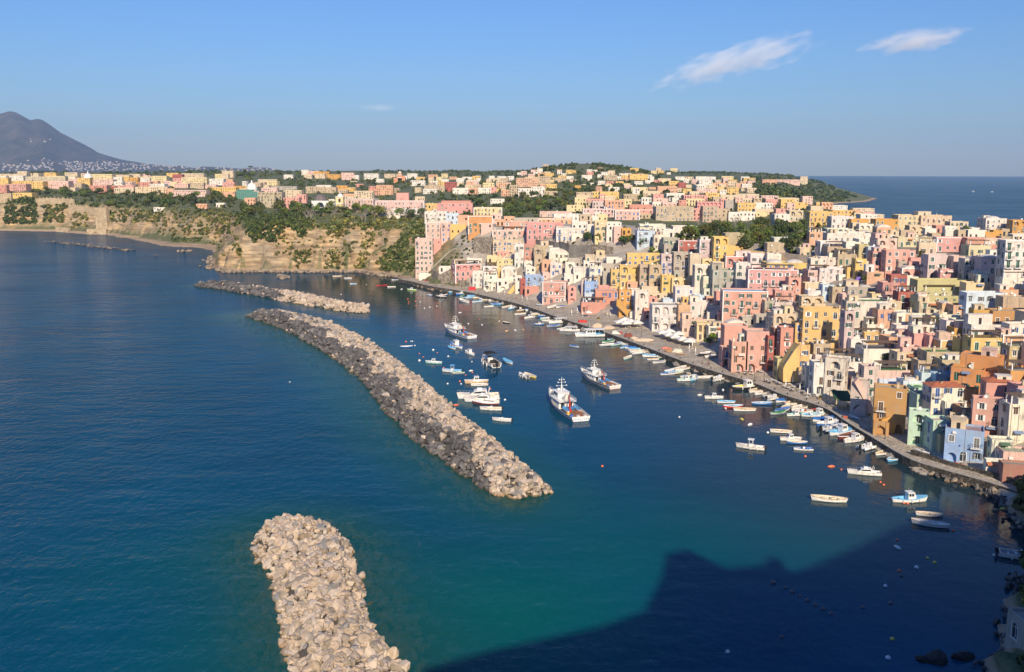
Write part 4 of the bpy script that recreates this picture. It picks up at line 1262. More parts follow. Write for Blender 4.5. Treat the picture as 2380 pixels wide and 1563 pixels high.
s 1895 2015 233 280 t - 0 .6
s 2140 2305 225 275 y - 0 .6
s 2200 2265 218 265 p - 0 .8
s 940 1022 372 432 s - 0 .7
s 1018 1105 328 432 t W 0 .8
s 1100 1225 358 440 w A 0 .6
s 1220 1345 343 435 w - 0 .6
s 1340 1465 383 440 t W 0 .6
s 1640 1795 393 445 t - 0 .5
s 1785 2035 388 445 y - 0 .4
s 1855 1915 408 455 p - 0 .8
s 1790 1910 478 550 v X 0 .7
s 1905 2080 468 575 s - 0 .6
s 1725 1905 455 490 p T 0 .5
s 1550 1715 515 575 l - 0 .5
s 2080 2305 412 475 t W 0 .5
s 170 350 508 580 y - 0 .5
s 345 675 500 595 p w 0 .4
s 385 660 478 520 q X 0 .4
s 685 950 540 618 l T 0 .5
s 230 440 578 680 w A 0 .6
s 428 550 593 700 u - 0 .7
s 540 645 610 720 s - 0 .7
s 635 862 618 775 a gT 0 .6
s 755 865 683 775 k - 0 .7
s 468 615 697 785 y - 0 .6
s 842 972 458 505 w - 0 .6
s 1625 1680 330 380 o - 0 .8
s 1820 1880 340 385 s - 0 .8
s 1940 2040 345 385 w - 0 .7
s 2150 2300 345 390 l - 0 .6
s 1410 1540 258 300 t - 0 .6
s 1000 1060 245 285 w - 0 .8
s 905 990 247 280 w - 0 .7
s 1240 1300 205 232 w - 0 .7
s 1340 1400 203 226 c - 0 .7
s 1830 1880 163 185 s - 0 .7
s 1870 1935 203 235 w - 0 .7
s 1735 1800 205 232 q - 0 .7
s 1500 1545 218 240 w - 0 .7
s 2040 2080 217 240 w - 0 .7
s 2085 2150 215 245 w - 0 .7
r 780 945 383 455 c - 0 .6
r 1435 1612 388 455 c - 0 .5
r 985 1150 348 405 t W 0 .5
r 1100 1265 355 405 t - 0 .5
r 1270 1370 338 390 o - 0 .6
r 1080 1220 335 360 w - 0 .6
r 1570 1645 343 425 q - 0 .7
r 1640 1795 333 425 s - 0 .5
r 945 1010 193 245 w - 0 .7
r 1000 1110 203 250 k - 0 .6
r 1060 1205 208 262 o - 0 .6
r 1195 1310 233 280 o - 0 .6
r 1315 1430 218 285 k - 0 .6
r 1330 1475 240 285 w - 0 .6
r 1525 1660 225 283 w b 0 .6
r 1960 2092 288 338 w - 0 .6
r 1630 1710 275 310 w - 0 .7
r 780 865 238 285 w - 0 .6
r 540 735 283 320 c - 0 .5
r 210 300 203 262 c - 0 .7
r 1400 1460 295 330 c - 0 .7
r 1455 1520 322 350 q - 0 .7
r 2010 2090 255 280 y - 0 .7
r 780 925 450 555 p X 0 .6
r 900 990 422 500 p X 0 .7
r 540 765 403 545 t WL 0 .6
r 205 325 398 465 s - 0 .6
r 110 335 358 425 y - 0 .5
r 415 480 455 520 s - 0 .7
r 660 900 348 380 g - 0 .5
r 570 720 360 405 k - 0 .5
r 2030 2205 503 578 y - 0 .5
r 1780 2040 548 610 w - 0 .4
r 1660 1860 580 640 w A 0 .4
r 1200 1270 465 540 w - 0 .7
r 1520 1600 400 470 c - 0 .7
r 1300 1450 440 490 c - 0 .6
r 1330 1460 415 450 s - 0 .6
r 2000 2090 438 475 c - 0 .7
q 0 80 738 805 y - 0 .7
q 60 245 798 868 p - 0 .5
q 0 65 808 885 q - 0 .7
q 265 405 772 840 y - 0 .6
q 395 640 768 840 k - 0 .4
q 60 275 768 802 y - 0 .4
q 165 255 678 750 c - 0 .7
q 605 722 688 745 c - 0 .6
q 722 840 738 810 y - 0 .6
q 865 1055 753 810 k X 0 .5
q 835 995 808 875 q - 0 .5
q 980 1070 818 870 r X 0 .7
q 1045 1245 808 845 p X 0 .4
q 1065 1245 828 880 c - 0 .5
q 1260 1560 820 885 c - 0 .4
q 1410 1550 718 790 l - 0 .6
q 1210 1285 733 795 o X 0 .7
q 1290 1400 775 825 q - 0 .6
q 1545 1625 835 905 s X 0 .7
q 1610 1920 850 920 k L 0 .4
q 1608 1705 738 800 p - 0 .7
q 1605 1695 703 750 r - 0 .7
q 1690 1925 728 805 l A 0 .5
q 1690 1895 693 740 c - 0 .5
q 1945 2080 743 805 w y 0 .6
q 1965 2195 825 890 y w 0 .5
q 2065 2170 668 735 c - 0 .7
q 1825 1925 978 1020 s A 0 .6
q 2010 2090 968 1010 w - 0 .7
q 240 610 728 785 c - 0 .4
q 840 1045 703 755 l - 0 .5
q 1045 1205 708 750 c - 0 .6
q 1205 1305 700 748 c - 0 .7
q 0 250 703 750 c - 0 .4
q 90 220 720 775 w - 0 .6
q 450 600 722 770 l - 0 .6
q 1550 1660 690 730 y - 0 .6
q 1430 1560 1010 1035 w - 0 .5
q 1060 1140 770 815 w - 0 .7
q 1390 1530 792 830 w - 0 .6
q 640 760 790 835 t - 0 .6
q 560 700 830 860 c - 0 .6
q 330 420 830 850 y - 0 .6
q 0 60 725 760 w - 0 .7
q 1880 2010 800 840 k - 0 .6
q 2170 2260 810 850 o - 0 .7
q 2280 2375 920 985 s - 0 .7
q 100 300 880 930 y - 0 .5
"""
ROWS = []
for ln in LIST.strip().split('\n'):
    t_ = ln.split(); a_ = (t_[0], *map(float, t_[1:5])); sc_ = S4/ZM[t_[0]][2]
    ROWS.append((abs(a_[2]-a_[1])*abs(a_[4]-a_[3])/ZM[t_[0]][2]**2, a_, t_))
# further houses packed between those of the survey
fr = random.Random(31); KEEP = [(min(a[1],a[2]), max(a[1],a[2]), a[3], a[4], a[0]) for _, a, _ in ROWS]
RC = []
for x0, x1, y0, y1, z_ in KEEP:
    (ua, va), (ub, vb) = Z(z_, x0, y0), Z(z_, x1, y1); RC.append((ua, ub, va, vb))
GREEN = [(540,700,398,432),(640,1000,418,446),(0,545,441,490),(990,1345,448,512),(1560,1895,505,592),(540,985,470,640),(1750,2000,408,472),(985,1140,530,640),(1480,1560,585,640),(1230,1480,560,612)]
def fill(u0, u1, v0, v1, n, w0, w1, h0, h1, cols, lim=None):
    k = 0
    for _ in range(n*9):
        if k >= n: return
        u, v, w_, h_ = fr.uniform(u0,u1), fr.uniform(v0,v1), fr.uniform(w0,w1), fr.uniform(h0,h1)
        if lim and not lim(u, v): continue
        if any(a < u < b and c < v < d for a,b,c,d in GREEN): continue
        if any(a-w_*.3 < u < b+w_*.3 and c-1 < v-h_*.35 < d-h_*.1 for a,b,c,d in RC): continue
        if u > 985 and hit(u, v)[2] < 6: continue
        RC.append((u-w_/2, u+w_/2, v-h_, v)); k += 1
        a_ = ('v', round(u-w_/2,1), round(u+w_/2,1), round(v-h_,1), round(v,1))
        ft = ''.join(c for c, p_ in (('A',.15),('L',.15),('V',.1),('P',.08),('D',.04),('R',.08),('T',.12),('W',.2)) if fr.random() < p_) or '-'
        ROWS.append(((w_*h_)*S4*S4, a_, ['v',0,0,0,0,fr.choice(cols),ft,str(fr.choice([0,0,0,6,-8,12])),'.7']))
fill(0,545,415,442,80,13,34,7,13,'cccylwwkksppt'); fill(540,1010,414,450,60,12,28,7,12,'cccwwlyskt'); fill(1000,1180,415,450,32,11,24,6,11,'ccwwlyskt')
fill(1180,1580,396,450,44,9,22,5,10,'cccwwwlysk'); fill(1560,1960,418,470,62,12,28,7,13,'ccccwwyslkpt'); fill(1340,2000,448,515,75,16,36,10,18,'cccwwwkpsytl'); fill(1950,2380,500,560,45,20,42,13,22,'ccwwwtyo')
fill(1000,1420,520,650,40,18,32,15,26,'wwcctktsgp'); fill(1130,1700,600,780,56,18,36,15,30,'wwcctskpgyls',lambda u,v: v < 655+(u-1000)*.245); fill(1600,2380,560,800,52,30,58,22,40,'wcctkptsyolsp'); fill(1800,2380,760,1000,26,38,66,32,52,'wcckptsyop',lambda u,v: v < 760+(u-1650)*.42)
fill(985,1350,500,530,16,18,34,11,18,'wckps')
ROWS.sort(key=lambda r: -r[0])
for r in ROWS[288:]: SMALL.add((r[1][0], r[1][1], r[1][3]))
# the town goes on beyond the right-hand edge of the photograph
n0_ = len(ROWS); fill(2400,2760,500,1040,75,34,70,26,56,'wcckptsyo'); ROWS[n0_:] = [(a, b, c[:6]+['N']+c[7:]) for a, b, c in ROWS[n0_:]]
for r in ROWS[n0_:]: SMALL.add((r[1][0], r[1][1], r[1][3]))
for _, a_, t_ in ROWS: house(*a_, t_[5], '' if t_[6] == '-' else t_[6], float(t_[7]), float(t_[8]))
FARH.hascol = True
tag(FARH.build('distant_houses', [M['far']]), 'smaller flat-roofed houses packed over the far plateau, the hill and between bigger houses', 'houses', kind='stuff')
# ------------------------------------------------------------------ far mountain across the strait, with its villages
RID = [(-420,330),(-260,318),(-140,300),(-60,283),(0,268),(22,262),(34,264),(45,269),(58,276),(70,283),(85,280),(96,281),(108,288),(125,300),(140,311),(160,321),(180,331),(200,341),(215,349),(226,357),(245,363),(265,369),(285,374),(310,378),(340,383),(370,386),(400,389),(418,387),(440,391),(455,393),(470,389),(500,390),(520,391),(560,394),(590,391),(620,391),(650,397),(690,404),(760,410)]
ru = np.array([r[0] for r in RID], float); rv_ = np.array([r[1] for r in RID], float)
uu = np.arange(-420, 762, 5.); ss = np.r_[np.linspace(0,1,38), np.linspace(1.08,1.9,8)]
vs = []; MT = {}
for i, s_ in enumerate(ss):
    for j, u in enumerate(uu):
        vt = float(np.interp(u, ru, rv_)); dR = 11300.-1500*sstep(250, 500, u); d0 = 8600.-300*math.sin(u*.02)
        y = d0+(dR-d0)*min(s_,1)+(max(s_-1,0))*1600
        d = ray(u, vt); zt = H+d[2]*dR/d[1]
        k = s_ if s_ <= 1 else max(0, 1-(s_-1)*1.4)
        x = d[0]/d[1]*y
        p = k**1.25
        rdg = (fbm(np.array([x]), np.array([y*.35]), .0042, 21, 4)[0])*zt*.085*math.sin(math.pi*min(k,1))
        vs.append((x, y, zt*p+rdg*(1 if s_ < 1 else 0)-3 if k > 0 else -4)); MT[i,j] = vs[-1]
nu = len(uu)
me = bpy.data.meshes.new('mountain')
me.from_pydata(vs, [], [(i*nu+j, i*nu+j+1, (i+1)*nu+j+1, (i+1)*nu+j) for i in range(len(ss)-1) for j in range(nu-1)])
m, nt, b = newmat('mountain_woods')
n1 = noise_node(nt, .0035, 7, .7, 'World'); n2 = noise_node(nt, .018, 5, .7, 'World')
r1 = ramp(nt, n1.outputs['Fac'], [(.35,(.035,.045,.022)),(.5,(.075,.07,.04)),(.65,(.13,.105,.07)),(.8,(.22,.19,.14))])
r2 = ramp(nt, n2.outputs['Fac'], [(.35,(.6,.6,.6)),(.65,(1.25,1.25,1.25))])
nt.links.new(mixc(nt, r1.outputs[0], r2.outputs[0], 1., 'MULTIPLY'), b.inputs['Base Color']); b.inputs['Roughness'].default_value = 1.
bump(nt, b, n2.outputs['Fac'], 1., 25.)
me.materials.append(m); me.polygons.foreach_set('use_smooth', [True]*len(me.polygons))
tag(link('mountain', me), kind='structure')
mb = MB()
def on_mount(u, v):
    best = None
    j = int(np.clip((u+420)/5, 0, nu-1))
    for i in range(38):
        x, y, z = MT[i,j]
        pv_ = proj(x, y, z)[1]
        if pv_ <= v: return (x, y, z)
    return None
for u0, u1, v0, v1, n_ in ((150,275,380,401,120),(0,120,388,401,60),(270,420,384,399,70),(420,640,391,402,60),(40,160,372,388,12),(40,125,330,345,6)):
    for k in range(n_):
        u = R.uniform(u0,u1); v = R.uniform(v0,v1)
        p = on_mount(u, max(v, float(np.interp(u, ru, rv_))+2.5))
        if p is None: continue
        w_, h_, d_ = R.uniform(10,24), R.uniform(6,12), R.uniform(10,18); c = R.choice([(.42,.40,.38)]*4+[(.40,.34,.28),(.4,.32,.27)])
        x, y, z = p[0]+R.uniform(-10,10), p[1], p[2]
        mb.box(x-w_/2,x+w_/2,y-d_/2,y+d_/2,z-10,z+h_,0,c); mb.box(x-w_/2-.6,x+w_/2+.6,y-d_/2-.6,y+d_/2+.6,z+h_,z+h_+.8,0,(.5,.45,.4))
tag(mb.build('distant_villages', [M['far']]), 'white villages scattered over the lower slopes of the far mountain', 'villages', kind='stuff')
# ------------------------------------------------------------------ clouds
def cloud(u, v, wpx, hpx, tilt, dens, lab, y=15000.):
    d = ray(u, v); t = y/d[1]; p = (d[0]*t, d[1]*t, H+d[2]*t)
    bm = bmesh.new(); bmesh.ops.create_icosphere(bm, subdivisions=3, radius=1.); me = bpy.data.meshes.new('cloud'); bm.to_mesh(me); bm.free()
    m = bpy.data.materials.new('cloud_vapour'); m.use_nodes = True; nt = m.node_tree; nt.nodes.remove(nt.nodes['Principled BSDF'])
    pv = nd(nt, 'ShaderNodeVolumePrincipled'); pv.inputs['Color'].default_value = (.97,.97,.98,1); pv.inputs['Anisotropy'].default_value = -.36
    tc = nd(nt, 'ShaderNodeTexCoord'); ln = nd(nt, 'ShaderNodeVectorMath', operation='LENGTH'); nt.links.new(tc.outputs['Object'], ln.inputs[0])
    mp = nd(nt, 'ShaderNodeMapping'); mp.inputs['Scale'].default_value = (wpx/90., 1.3, max(hpx/32., .9)); mp.inputs['Location'].default_value = (u*.01, v*.02, 0)
    mp.inputs['Rotation'].default_value = (0, tilt*.8, 0)
    nt.links.new(tc.outputs['Object'], mp.inputs['Vector'])
    nz = nd(nt, 'ShaderNodeTexNoise'); nz.inputs['Scale'].default_value = .9; nz.inputs['Detail'].default_value = 5; nz.inputs['Roughness'].default_value = .58; nt.links.new(mp.outputs[0], nz.inputs['Vector'])
    a = nd(nt, 'ShaderNodeMath', operation='MULTIPLY_ADD'); nt.links.new(ln.outputs['Value'], a.inputs[0]); a.inputs[1].default_value = -.62; a.inputs[2].default_value = .08
    s = nd(nt, 'ShaderNodeMath', operation='ADD'); nt.links.new(a.outputs[0], s.inputs[0]); nt.links.new(nz.outputs['Fac'], s.inputs[1])
    k = nd(nt, 'ShaderNodeMapRange'); k.inputs['From Min'].default_value = .08; k.inputs['From Max'].default_value = .45; k.inputs['To Max'].default_value = dens; nt.links.new(s.outputs[0], k.inputs['Value'])
    nt.links.new(k.outputs[0], pv.inputs['Density']); nt.links.new(pv.outputs[0], nt.nodes['Material Output'].inputs['Volume'])
    me.materials.append(m)
    o = link('cloud', me, None, p, 0); sc = y/F/2
    o.scale = (wpx*sc, 500, hpx*sc); o.rotation_euler = (0, tilt, 0)
    tag(o, lab, 'cloud', 'small clouds over the sea')
cloud(1712, 140, 470, 92, math.radians(-15), .0019, 'largest, long slanting white cloud above the far hill')
cloud(2130, 92, 300, 62, math.radians(-8), .0025, 'compact white cloud nearest the right edge of the sky')
cloud(880, 252, 120, 16, 0., .0006, 'thin small wisp of cloud low over the middle of the island')
# ------------------------------------------------------------------ trees
def crown(seed, rx, rz, n, leaf, clumps=14, cz=0., flat=1.):
    rr = random.Random(seed); mb = MB(); cl = []
    for k in range(clumps):
        a = rr.uniform(0,6.28); e = rr.uniform(-.55,1.)
        q = math.sqrt(max(0,1-e*e)); f = rr.uniform(.45,.85)
        cl.append((rx*f*q*math.cos(a), rx*f*q*math.sin(a), cz+rz*f*e*flat, rr.uniform(.30,.50)*rx, rr.uniform(.6,1.5), rr.uniform(-.12,.12)))
    for k in range(n):
        x, y, z, r, t, hu = rr.choice(cl)
        v = Vector((rr.gauss(0,1), rr.gauss(0,1), rr.gauss(0,1))).normalized()
        p = Vector((x,y,z))+Vector((v.x*r, v.y*r, v.z*r*rz/rx*1.05))*rr.uniform(.75,1.08)
        nrm = (v+Vector((rr.gauss(0,.5), rr.gauss(0,.5), rr.gauss(0,.5)))).normalized(); a = nrm.orthogonal().normalized(); a.rotate(Matrix.Rotation(rr.uniform(0,6.28), 3, nrm)); b_ = nrm.cross(a)
        l = leaf*rr.uniform(.6,1.3); tt = t*rr.uniform(.75,1.25)
        mb.face([tuple(p+a*l), tuple(p+b_*l*.7), tuple(p-a*l), tuple(p-b_*l*.7)], 0, (tt*(1+hu), tt, tt*(1-hu)))
    return mb
def limbs(seed, h, r, spread, n, mb=None, twig=0, up=.6):
    rr = random.Random(seed); mb = mb or MB()
    mb.tube((0,0,-1.2),(0,0,h*.55),r,r*.7,6)
    for k in range(n):
        a = rr.uniform(0,6.28); z0 = h*rr.uniform(.35,.6); L = spread*rr.uniform(.6,1.)
        e = (L*math.cos(a), L*math.sin(a), z0+h*up*rr.uniform(.5,1.))
        mid = (e[0]*.45, e[1]*.45, z0+(e[2]-z0)*.6)
        mb.tube((0,0,z0), mid, r*.55, r*.35, 4); mb.tube(mid, e, r*.35, r*.12, 4)
        for q in range(twig):
            t = rr.uniform(.2,1.); p = tuple(mid[i]+(e[i]-mid[i])*t for i in range(3))
            f = tuple(p[i]+rr.uniform(-1,1)*spread*.4*(1 if i < 2 else .5)+(spread*.35 if i == 2 else 0) for i in range(3))
            mb.tube(p, f, r*.14, r*.05, 3, cap=False)
    return mb
TREE = {}
for k in range(6):
    rx, rz, h = R.uniform(2.6,3.6), R.uniform(2.1,2.9), R.uniform(4.,5.)
    TREE['round',k] = (crown(k+1, rx, rz, 620, .42, 15, h).data('crown', [M['leaf']]), limbs(k, h, .22, rx*.7, 5).data('trunk', [M['trunk']]))
for k in range(2):
    TREE['pine',k] = (crown(40+k, 4.6, 1.5, 760, .36, 22, 9.2, .9).data('crown', [M['leaf']]), limbs(50+k, 9.5, .3, 3.6, 8).data('trunk', [M['trunk']]))
mbc = crown(61, 1.1, 5.2, 420, .35, 26, 5.6); TREE['cypress',0] = (mbc.data('crown', [M['leaf']]), limbs(60, 5, .16, .5, 2).data('trunk', [M['trunk']]))
for k in range(3): TREE['bare',k] = (None, limbs(70+k, 6.5, .17, 2.9, 10, None, 9).data('trunk', [M['bare']]))
mba = MB(); rr = random.Random(5)
for lv in range(9):
    z = 3.+lv*1.25; L = 3.2*(1-lv/9.6)
    for q in range(9):
        a = q*.7+lv*.4
        for s in range(7):
            f = (s+1)/7; p = Vector((L*f*math.cos(a), L*f*math.sin(a), z+f*.5)); sz = .34
            mba.face([tuple(p+Vector((sz*math.cos(a+1.57),sz*math.sin(a+1.57),.1))), tuple(p+Vector((sz*math.cos(a),sz*math.sin(a),.12))), tuple(p-Vector((sz*math.cos(a+1.57),sz*math.sin(a+1.57),-.1))), tuple(p-Vector((sz*math.cos(a),sz*math.sin(a),.15)))], 0, (.7*rr.uniform(.7,1.2),)*3)
mbt = MB(); mbt.tube((0,0,-1),(0,0,14.5),.25,.05,6)
TREE['araucaria',0] = (mba.data('crown', [M['leaf']]), mbt.data('trunk', [M['trunk']]))
mbp = MB()
for q in range(16):
    a = q*.393+.1*rr.random(); up_ = rr.uniform(.2,1.1); prev = None
    for s in range(6):
        f = s/5; rad = 2.6*f; z = 5.2+up_*math.sin(f*2.2)*1.3-f*f*1.1; wd = .33*(1-f*.75)
        pt_ = ((rad*math.cos(a)-wd*math.sin(a), rad*math.sin(a)+wd*math.cos(a), z-.12), (rad*math.cos(a)+wd*math.sin(a), rad*math.sin(a)-wd*math.cos(a), z-.12))
        if prev: mbp.face([prev[0], pt_[0], pt_[1], prev[1]], 0, (1.1,1.15,.9))
        prev = pt_
mbt = MB(); mbt.tube((0,0,-1),(.2,0,5.2),.24,.18,7)
TREE['palm',0] = (mbp.data('crown', [M['leaf']]), mbt.data('trunk', [M['trunk']]))
TLAB = dict(round=['leafy green tree','dark bushy tree','olive green tree','bright green tree'], pine=['umbrella pine'], cypress=['narrow dark cypress'], bare=['bare grey leafless tree'], araucaria=['tall tiered conifer'], palm=['feathery palm'])
TCOL = dict(round=[(1.,1.,1.),(.62,.72,.75),(1.05,.95,.8),(1.35,1.45,.9)])
TREES = []
def rects_hit(u, v):
    return any(hh['uL'] < u < hh['uR'] and hh['vT'] < v < hh['vB'] for hh in HOUSES)
def tree(kind, u, v, sc, place, var=None, label=None):
    ks = [k for k in TREE if k[0] == kind]; cr, tk = TREE[R.choice(ks)]
    p = hit(u, v)
    if p[2] < 2.2: return None
    root = empty({'round':'broadleaf_tree','pine':'umbrella_pine','cypress':'cypress_tree','bare':'bare_tree','araucaria':'conifer_tree','palm':'palm_tree'}[kind], (p[0], p[1], p[2]-.3), R.uniform(0,6.28), sc)
    i = R.randrange(4) if var is None else var
    c = TCOL.get(kind, [(.8,.9,.85)])[i % len(TCOL.get(kind, [0]))]
    if cr: link('crown', cr, root, color=tuple(x*R.uniform(.88,1.12) for x in c))
    link('trunk', tk, root)
    lab = label or f"{TLAB[kind][i % len(TLAB[kind])]} {place}"
    tag(root, lab, 'tree', None if label else lab.replace(' tree ', ' trees ').replace('tree,', 'trees,'))
    TREES.append(root); return root
def scatter(kind, u0, u1, v0, v1, n, place, s0=.8, s1=1.25, skip=True):
    k = 0
    for _ in range(n*4):
        if k >= n: break
        u, v = R.uniform(u0,u1), R.uniform(v0,v1)
        if skip and rects_hit(u, v): continue
        kk = R.choice(kind) if isinstance(kind, list) else kind
        if tree(kk, u, v, R.uniform(s0,s1), place): k += 1
scatter('round', 548, 985, 486, 512, 46, 'on top of the tufa cliff', .9, 1.5)
scatter('bare', 690, 985, 498, 522, 26, 'along the edge of the tufa cliff', .9, 1.4)
scatter('round', 1000, 1345, 455, 506, 46, 'in the green valley behind the waterfront houses', .9, 1.3)
scatter('round', 1565, 1895, 530, 588, 44, 'in the walled gardens among the upper houses', .8, 1.2)
scatter('bare', 1610, 1740, 525, 545, 7, 'in the walled gardens among the upper houses', .9, 1.2)
scatter('round', 60, 250, 449, 463, 20, 'in the belt above the beach cliffs', .9, 1.5)
scatter('round', 255, 545, 452, 487, 44, 'in the belt above the beach cliffs', .9, 1.5)
scatter('round', 545, 700, 404, 426, 16, 'on the low rise beyond the domed church', 1.1, 1.8)
scatter('round', 640, 970, 422, 443, 16, 'in the orchards beyond the large pink palazzo', 1., 1.7)
scatter('round', 2180, 2310, 528, 548, 7, 'between the houses near the far shore', .7, 1.1)
scatter('round', 1960, 2090, 503, 518, 6, 'between the houses near the far shore', .7, 1.1)
scatter('round', 1360, 1500, 560, 580, 7, 'on the terrace above the grey wall', .6, .95, False)
scatter('round', 1150, 2360, 575, 860, 22, 'squeezed between houses of the harbour town', .4, .75)
for zid, x, y, kind, sc, lab in (('t',1505,835,'pine',1.05,'big umbrella pine standing alone in the walled gardens'),('t',385,490,'round',1.3,'round dark tree among pink and cream houses of the plateau'),
  ('t',660,490,'pine',.75,'flat-topped pine among the plateau houses'),('r',710,560,'araucaria',1.25,'tall tiered conifer beside the stone apartment block'),('r',1560,575,'pine',.8,'spreading pine in front of the large pink palazzo'),
  ('r',1870,550,'araucaria',.7,'small tiered conifer in front of the large pink palazzo'),('r',1240,425,'palm',1.2,'lone palm in front of the plateau houses'),('r',1205,275,'cypress',1.3,'dark pointed conifer beside the ochre houses on the skyline'),
  ('w',1127,620,'cypress',1.,'solitary cypress standing against the far sea'),('w',660,500,'palm',1.3,'palm near the water of the far bay'),('q',305,745,'pine',1.5,'umbrella pine rising above the left end of the town'),
  ('q',1500,720,'pine',1.2,'umbrella pine on the skyline of the town'),('q',1380,755,'pine',1.2,'dark pine beside the cream townhouse on the skyline'),('q',2330,680,'pine',1.5,'broad pine crown at the top of the wooded rise'),
  ('r',570,260,'palm',2.,'tall palm on the wooded rise'),('r',2110,260,'bare',2.,'tall bare tree on the skyline beyond the orange church'),('f',460,620,'round',.55,'small tree between cafe parasols and pink house on the quay'),
  ('r',1180,570,'palm',1.,'palm beside the church front'),('s',1370,575,'palm',.7,'palm in the green valley garden')):
    u, v = Z(zid, x, y); tree(kind, u, v, sc, '', None, lab)
# woods and scrub: one mass each
def mass(name, label, specs, cat):
    mb = MB(); rr = random.Random(99)
    lib = [crown(200+k, 1., .82, 46, .40, 6) for k in range(7)]
    for u0, u1, v0, v1, n, s0, s1, cols, lim in specs:
        for k in range(n):
            u, v = rr.uniform(u0,u1), rr.uniform(v0,v1)
            if lim and not lim(u, v): continue
            if rects_hit(u, v) and v > 0: continue
            if v < 0 and SKY[int(round(u/10))*10][0] > 411.5: continue
            if v < 0: v = SKY[int(round(u/10))*10][0]+abs(rr.gauss(0, 2.))+.4; u += rr.uniform(-4,4)
            p = hit(u, v)
            if p[2] < 1.8 or (u > 1880 and v < 470 and p[1] < 1500): continue
            c = rr.choice(lib); s = rr.uniform(s0,s1); a = rr.uniform(0,6.28); ca, sa = math.cos(a)*s, math.sin(a)*s; t = rr.choice(cols); zz = p[2]+s*.35
            n0 = len(mb.v); mb.v += [(p[0]+ca*x-sa*y, p[1]+sa*x+ca*y, zz+z*s) for x,y,z in c.v]
            mb.f += [tuple(i+n0 for i in f) for f in c.f]; mb.m += [0]*len(c.f); mb.c += [(q[0]*t[0], q[1]*t[1], q[2]*t[2]) for q in c.c]
    mb.hascol = True
    tag(mb.build(name, [M['leaf']]), label, cat, kind='stuff')
def skyline(u):
    v = 376.
    while v < 416:
        d = ray(u, v); t = 900.
        while t < 3000:
            if H+t*d[2] <= hgt(t*d[0], t*d[1]) and t > 1100 and hgt(t*d[0], t*d[1]) > 8: return v, t
            t += 18.
        v += .8
    return 412., 2200.
SKY = {u: skyline(float(u)) for u in range(-10, 2041, 10)}
GRN = [(1.,1.,1.),(.7,.8,.85),(1.1,1.1,.8),(.8,.95,.9)]; BRW = [(2.2,1.6,1.5),(1.7,1.3,1.2),(1.2,1.1,.9),(2.6,2.1,1.8)]; GRY = [(2.4,2.1,2.6),(1.6,1.5,1.7),(1.1,1.15,1.)]
hill = lambda u, v: v > 390+max(0,(1270-u)*.08)+max(0,(u-1520)*.055)
mass('woods', 'dark woods covering the far hill and the headland beyond it', [
  (1000,1970,-9,-8,420,2.2,4.4,GRN,None),(0,1000,-9,-8,200,2.4,4.4,GRN,lambda u,v: math.sin(u*.021)+math.sin(u*.05+1) > -.6),(1060,1900,386,436,620,2.2,4.6,GRN,hill),(1740,1990,412,470,420,3.5,6.5,GRN,lambda u,v: v > 412+max(0,(u-1890)*.45)),(540,1210,402,418,200,2.6,4.8,GRN,None),(1000,1560,432,452,170,2.6,4.6,GRN,None),
  (640,1000,418,442,130,2.6,4.5,GRN,None),(430,560,400,412,60,3.,5.,GRN,None),(1005,1340,455,505,170,1.8,3.2,GRN,None),(1560,1895,528,590,230,1.3,2.4,GRN,None),(60,545,448,486,260,1.8,3.4,GRN,None),
  (0,540,405,440,120,2.5,4.5,GRN,None),(560,1900,440,500,420,1.8,3.4,GRN,lambda u,v: not rects_hit(u,v)),(1900,2330,470,560,110,1.4,2.6,GRN,lambda u,v: not rects_hit(u,v)),(1000,1700,500,640,60,.9,1.6,GRN,lambda u,v: not rects_hit(u,v))], 'woods')
mass('undergrowth', 'scrub and creepers hanging over the sea cliffs', [
  (548,725,498,566,520,1.2,2.6,GRN,lambda u,v: v < 540+ (30 if 590 < u < 640 else 0)+14*math.sin(u*.11)),(880,985,520,632,420,1.1,2.3,GRN+GRY,lambda u,v: u > 985-(v-515)*.9-20),(720,985,505,552,330,1.,2.2,GRY+BRW,lambda u,v: v < 548-18*math.sin(u*.07)),
  (660,800,585,628,170,.9,1.8,GRN+BRW,lambda u,v: math.sin(u*.09+1) > -.1),(800,900,560,630,110,1.,2.,GRN+BRW,lambda u,v: math.sin(u*.13+v*.05) > 0.),(640,880,545,600,110,.7,1.5,BRW,None),
  (14,86,468,524,150,1.8,3.6,GRN,lambda u,v: u < 90-(v-465)*.1 and v < 532),(104,152,480,522,90,1.5,3.2,GRN+BRW,None),(165,205,500,535,40,1.5,2.6,BRW,None),(255,372,492,520,120,1.4,2.6,BRW+GRN,None),(365,545,488,550,260,1.1,2.3,BRW+BRW+GRN,lambda u,v: v < 556),
  (400,470,555,566,60,.9,1.6,GRN,None),(480,560,500,600,90,1.,2.,BRW,None),(2390,2900,900,1560,420,1.2,2.8,GRN+BRW,None)], 'scrub')
# ------------------------------------------------------------------ boats
BC = dict(W=(.80,.79,.76), B=(.04,.16,.46), L=(.17,.47,.74), R=(.50,.045,.035), G=(.05,.22,.10), T=(.62,.44,.25), M=(.16,.04,.04), K=(.03,.03,.035), Y=(.72,.55,.06), E=(.36,.37,.39), C=(.70,.60,.44), N=(.36,.60,.56), V=(.40,.62,.10), O=(.75,.20,.05), P=(.45,.5,.55))
BW = dict(W='white', B='blue', L='light blue', R='red', G='green', T='tan', M='maroon', K='black', Y='yellow', E='grey', C='cream', N='mint', V='lime green', O='orange', P='pale grey')
def hull_fn(L, B, fb, double):
    def sec(t):
        if double: b = B/2*max(.02, math.sin(math.pi*min(1,max(0,t*.96+.02))))**.62
        else: b = B/2*((.80+.2*min(1,t/.38)) if t < .38 else max(.02, 1-((t-.38)/.62)**2.4))
        z = fb*(1+.55*max(0,t-.35)**2/.42+.14*max(0,.35-t)/.35)
        return b, z
    return sec
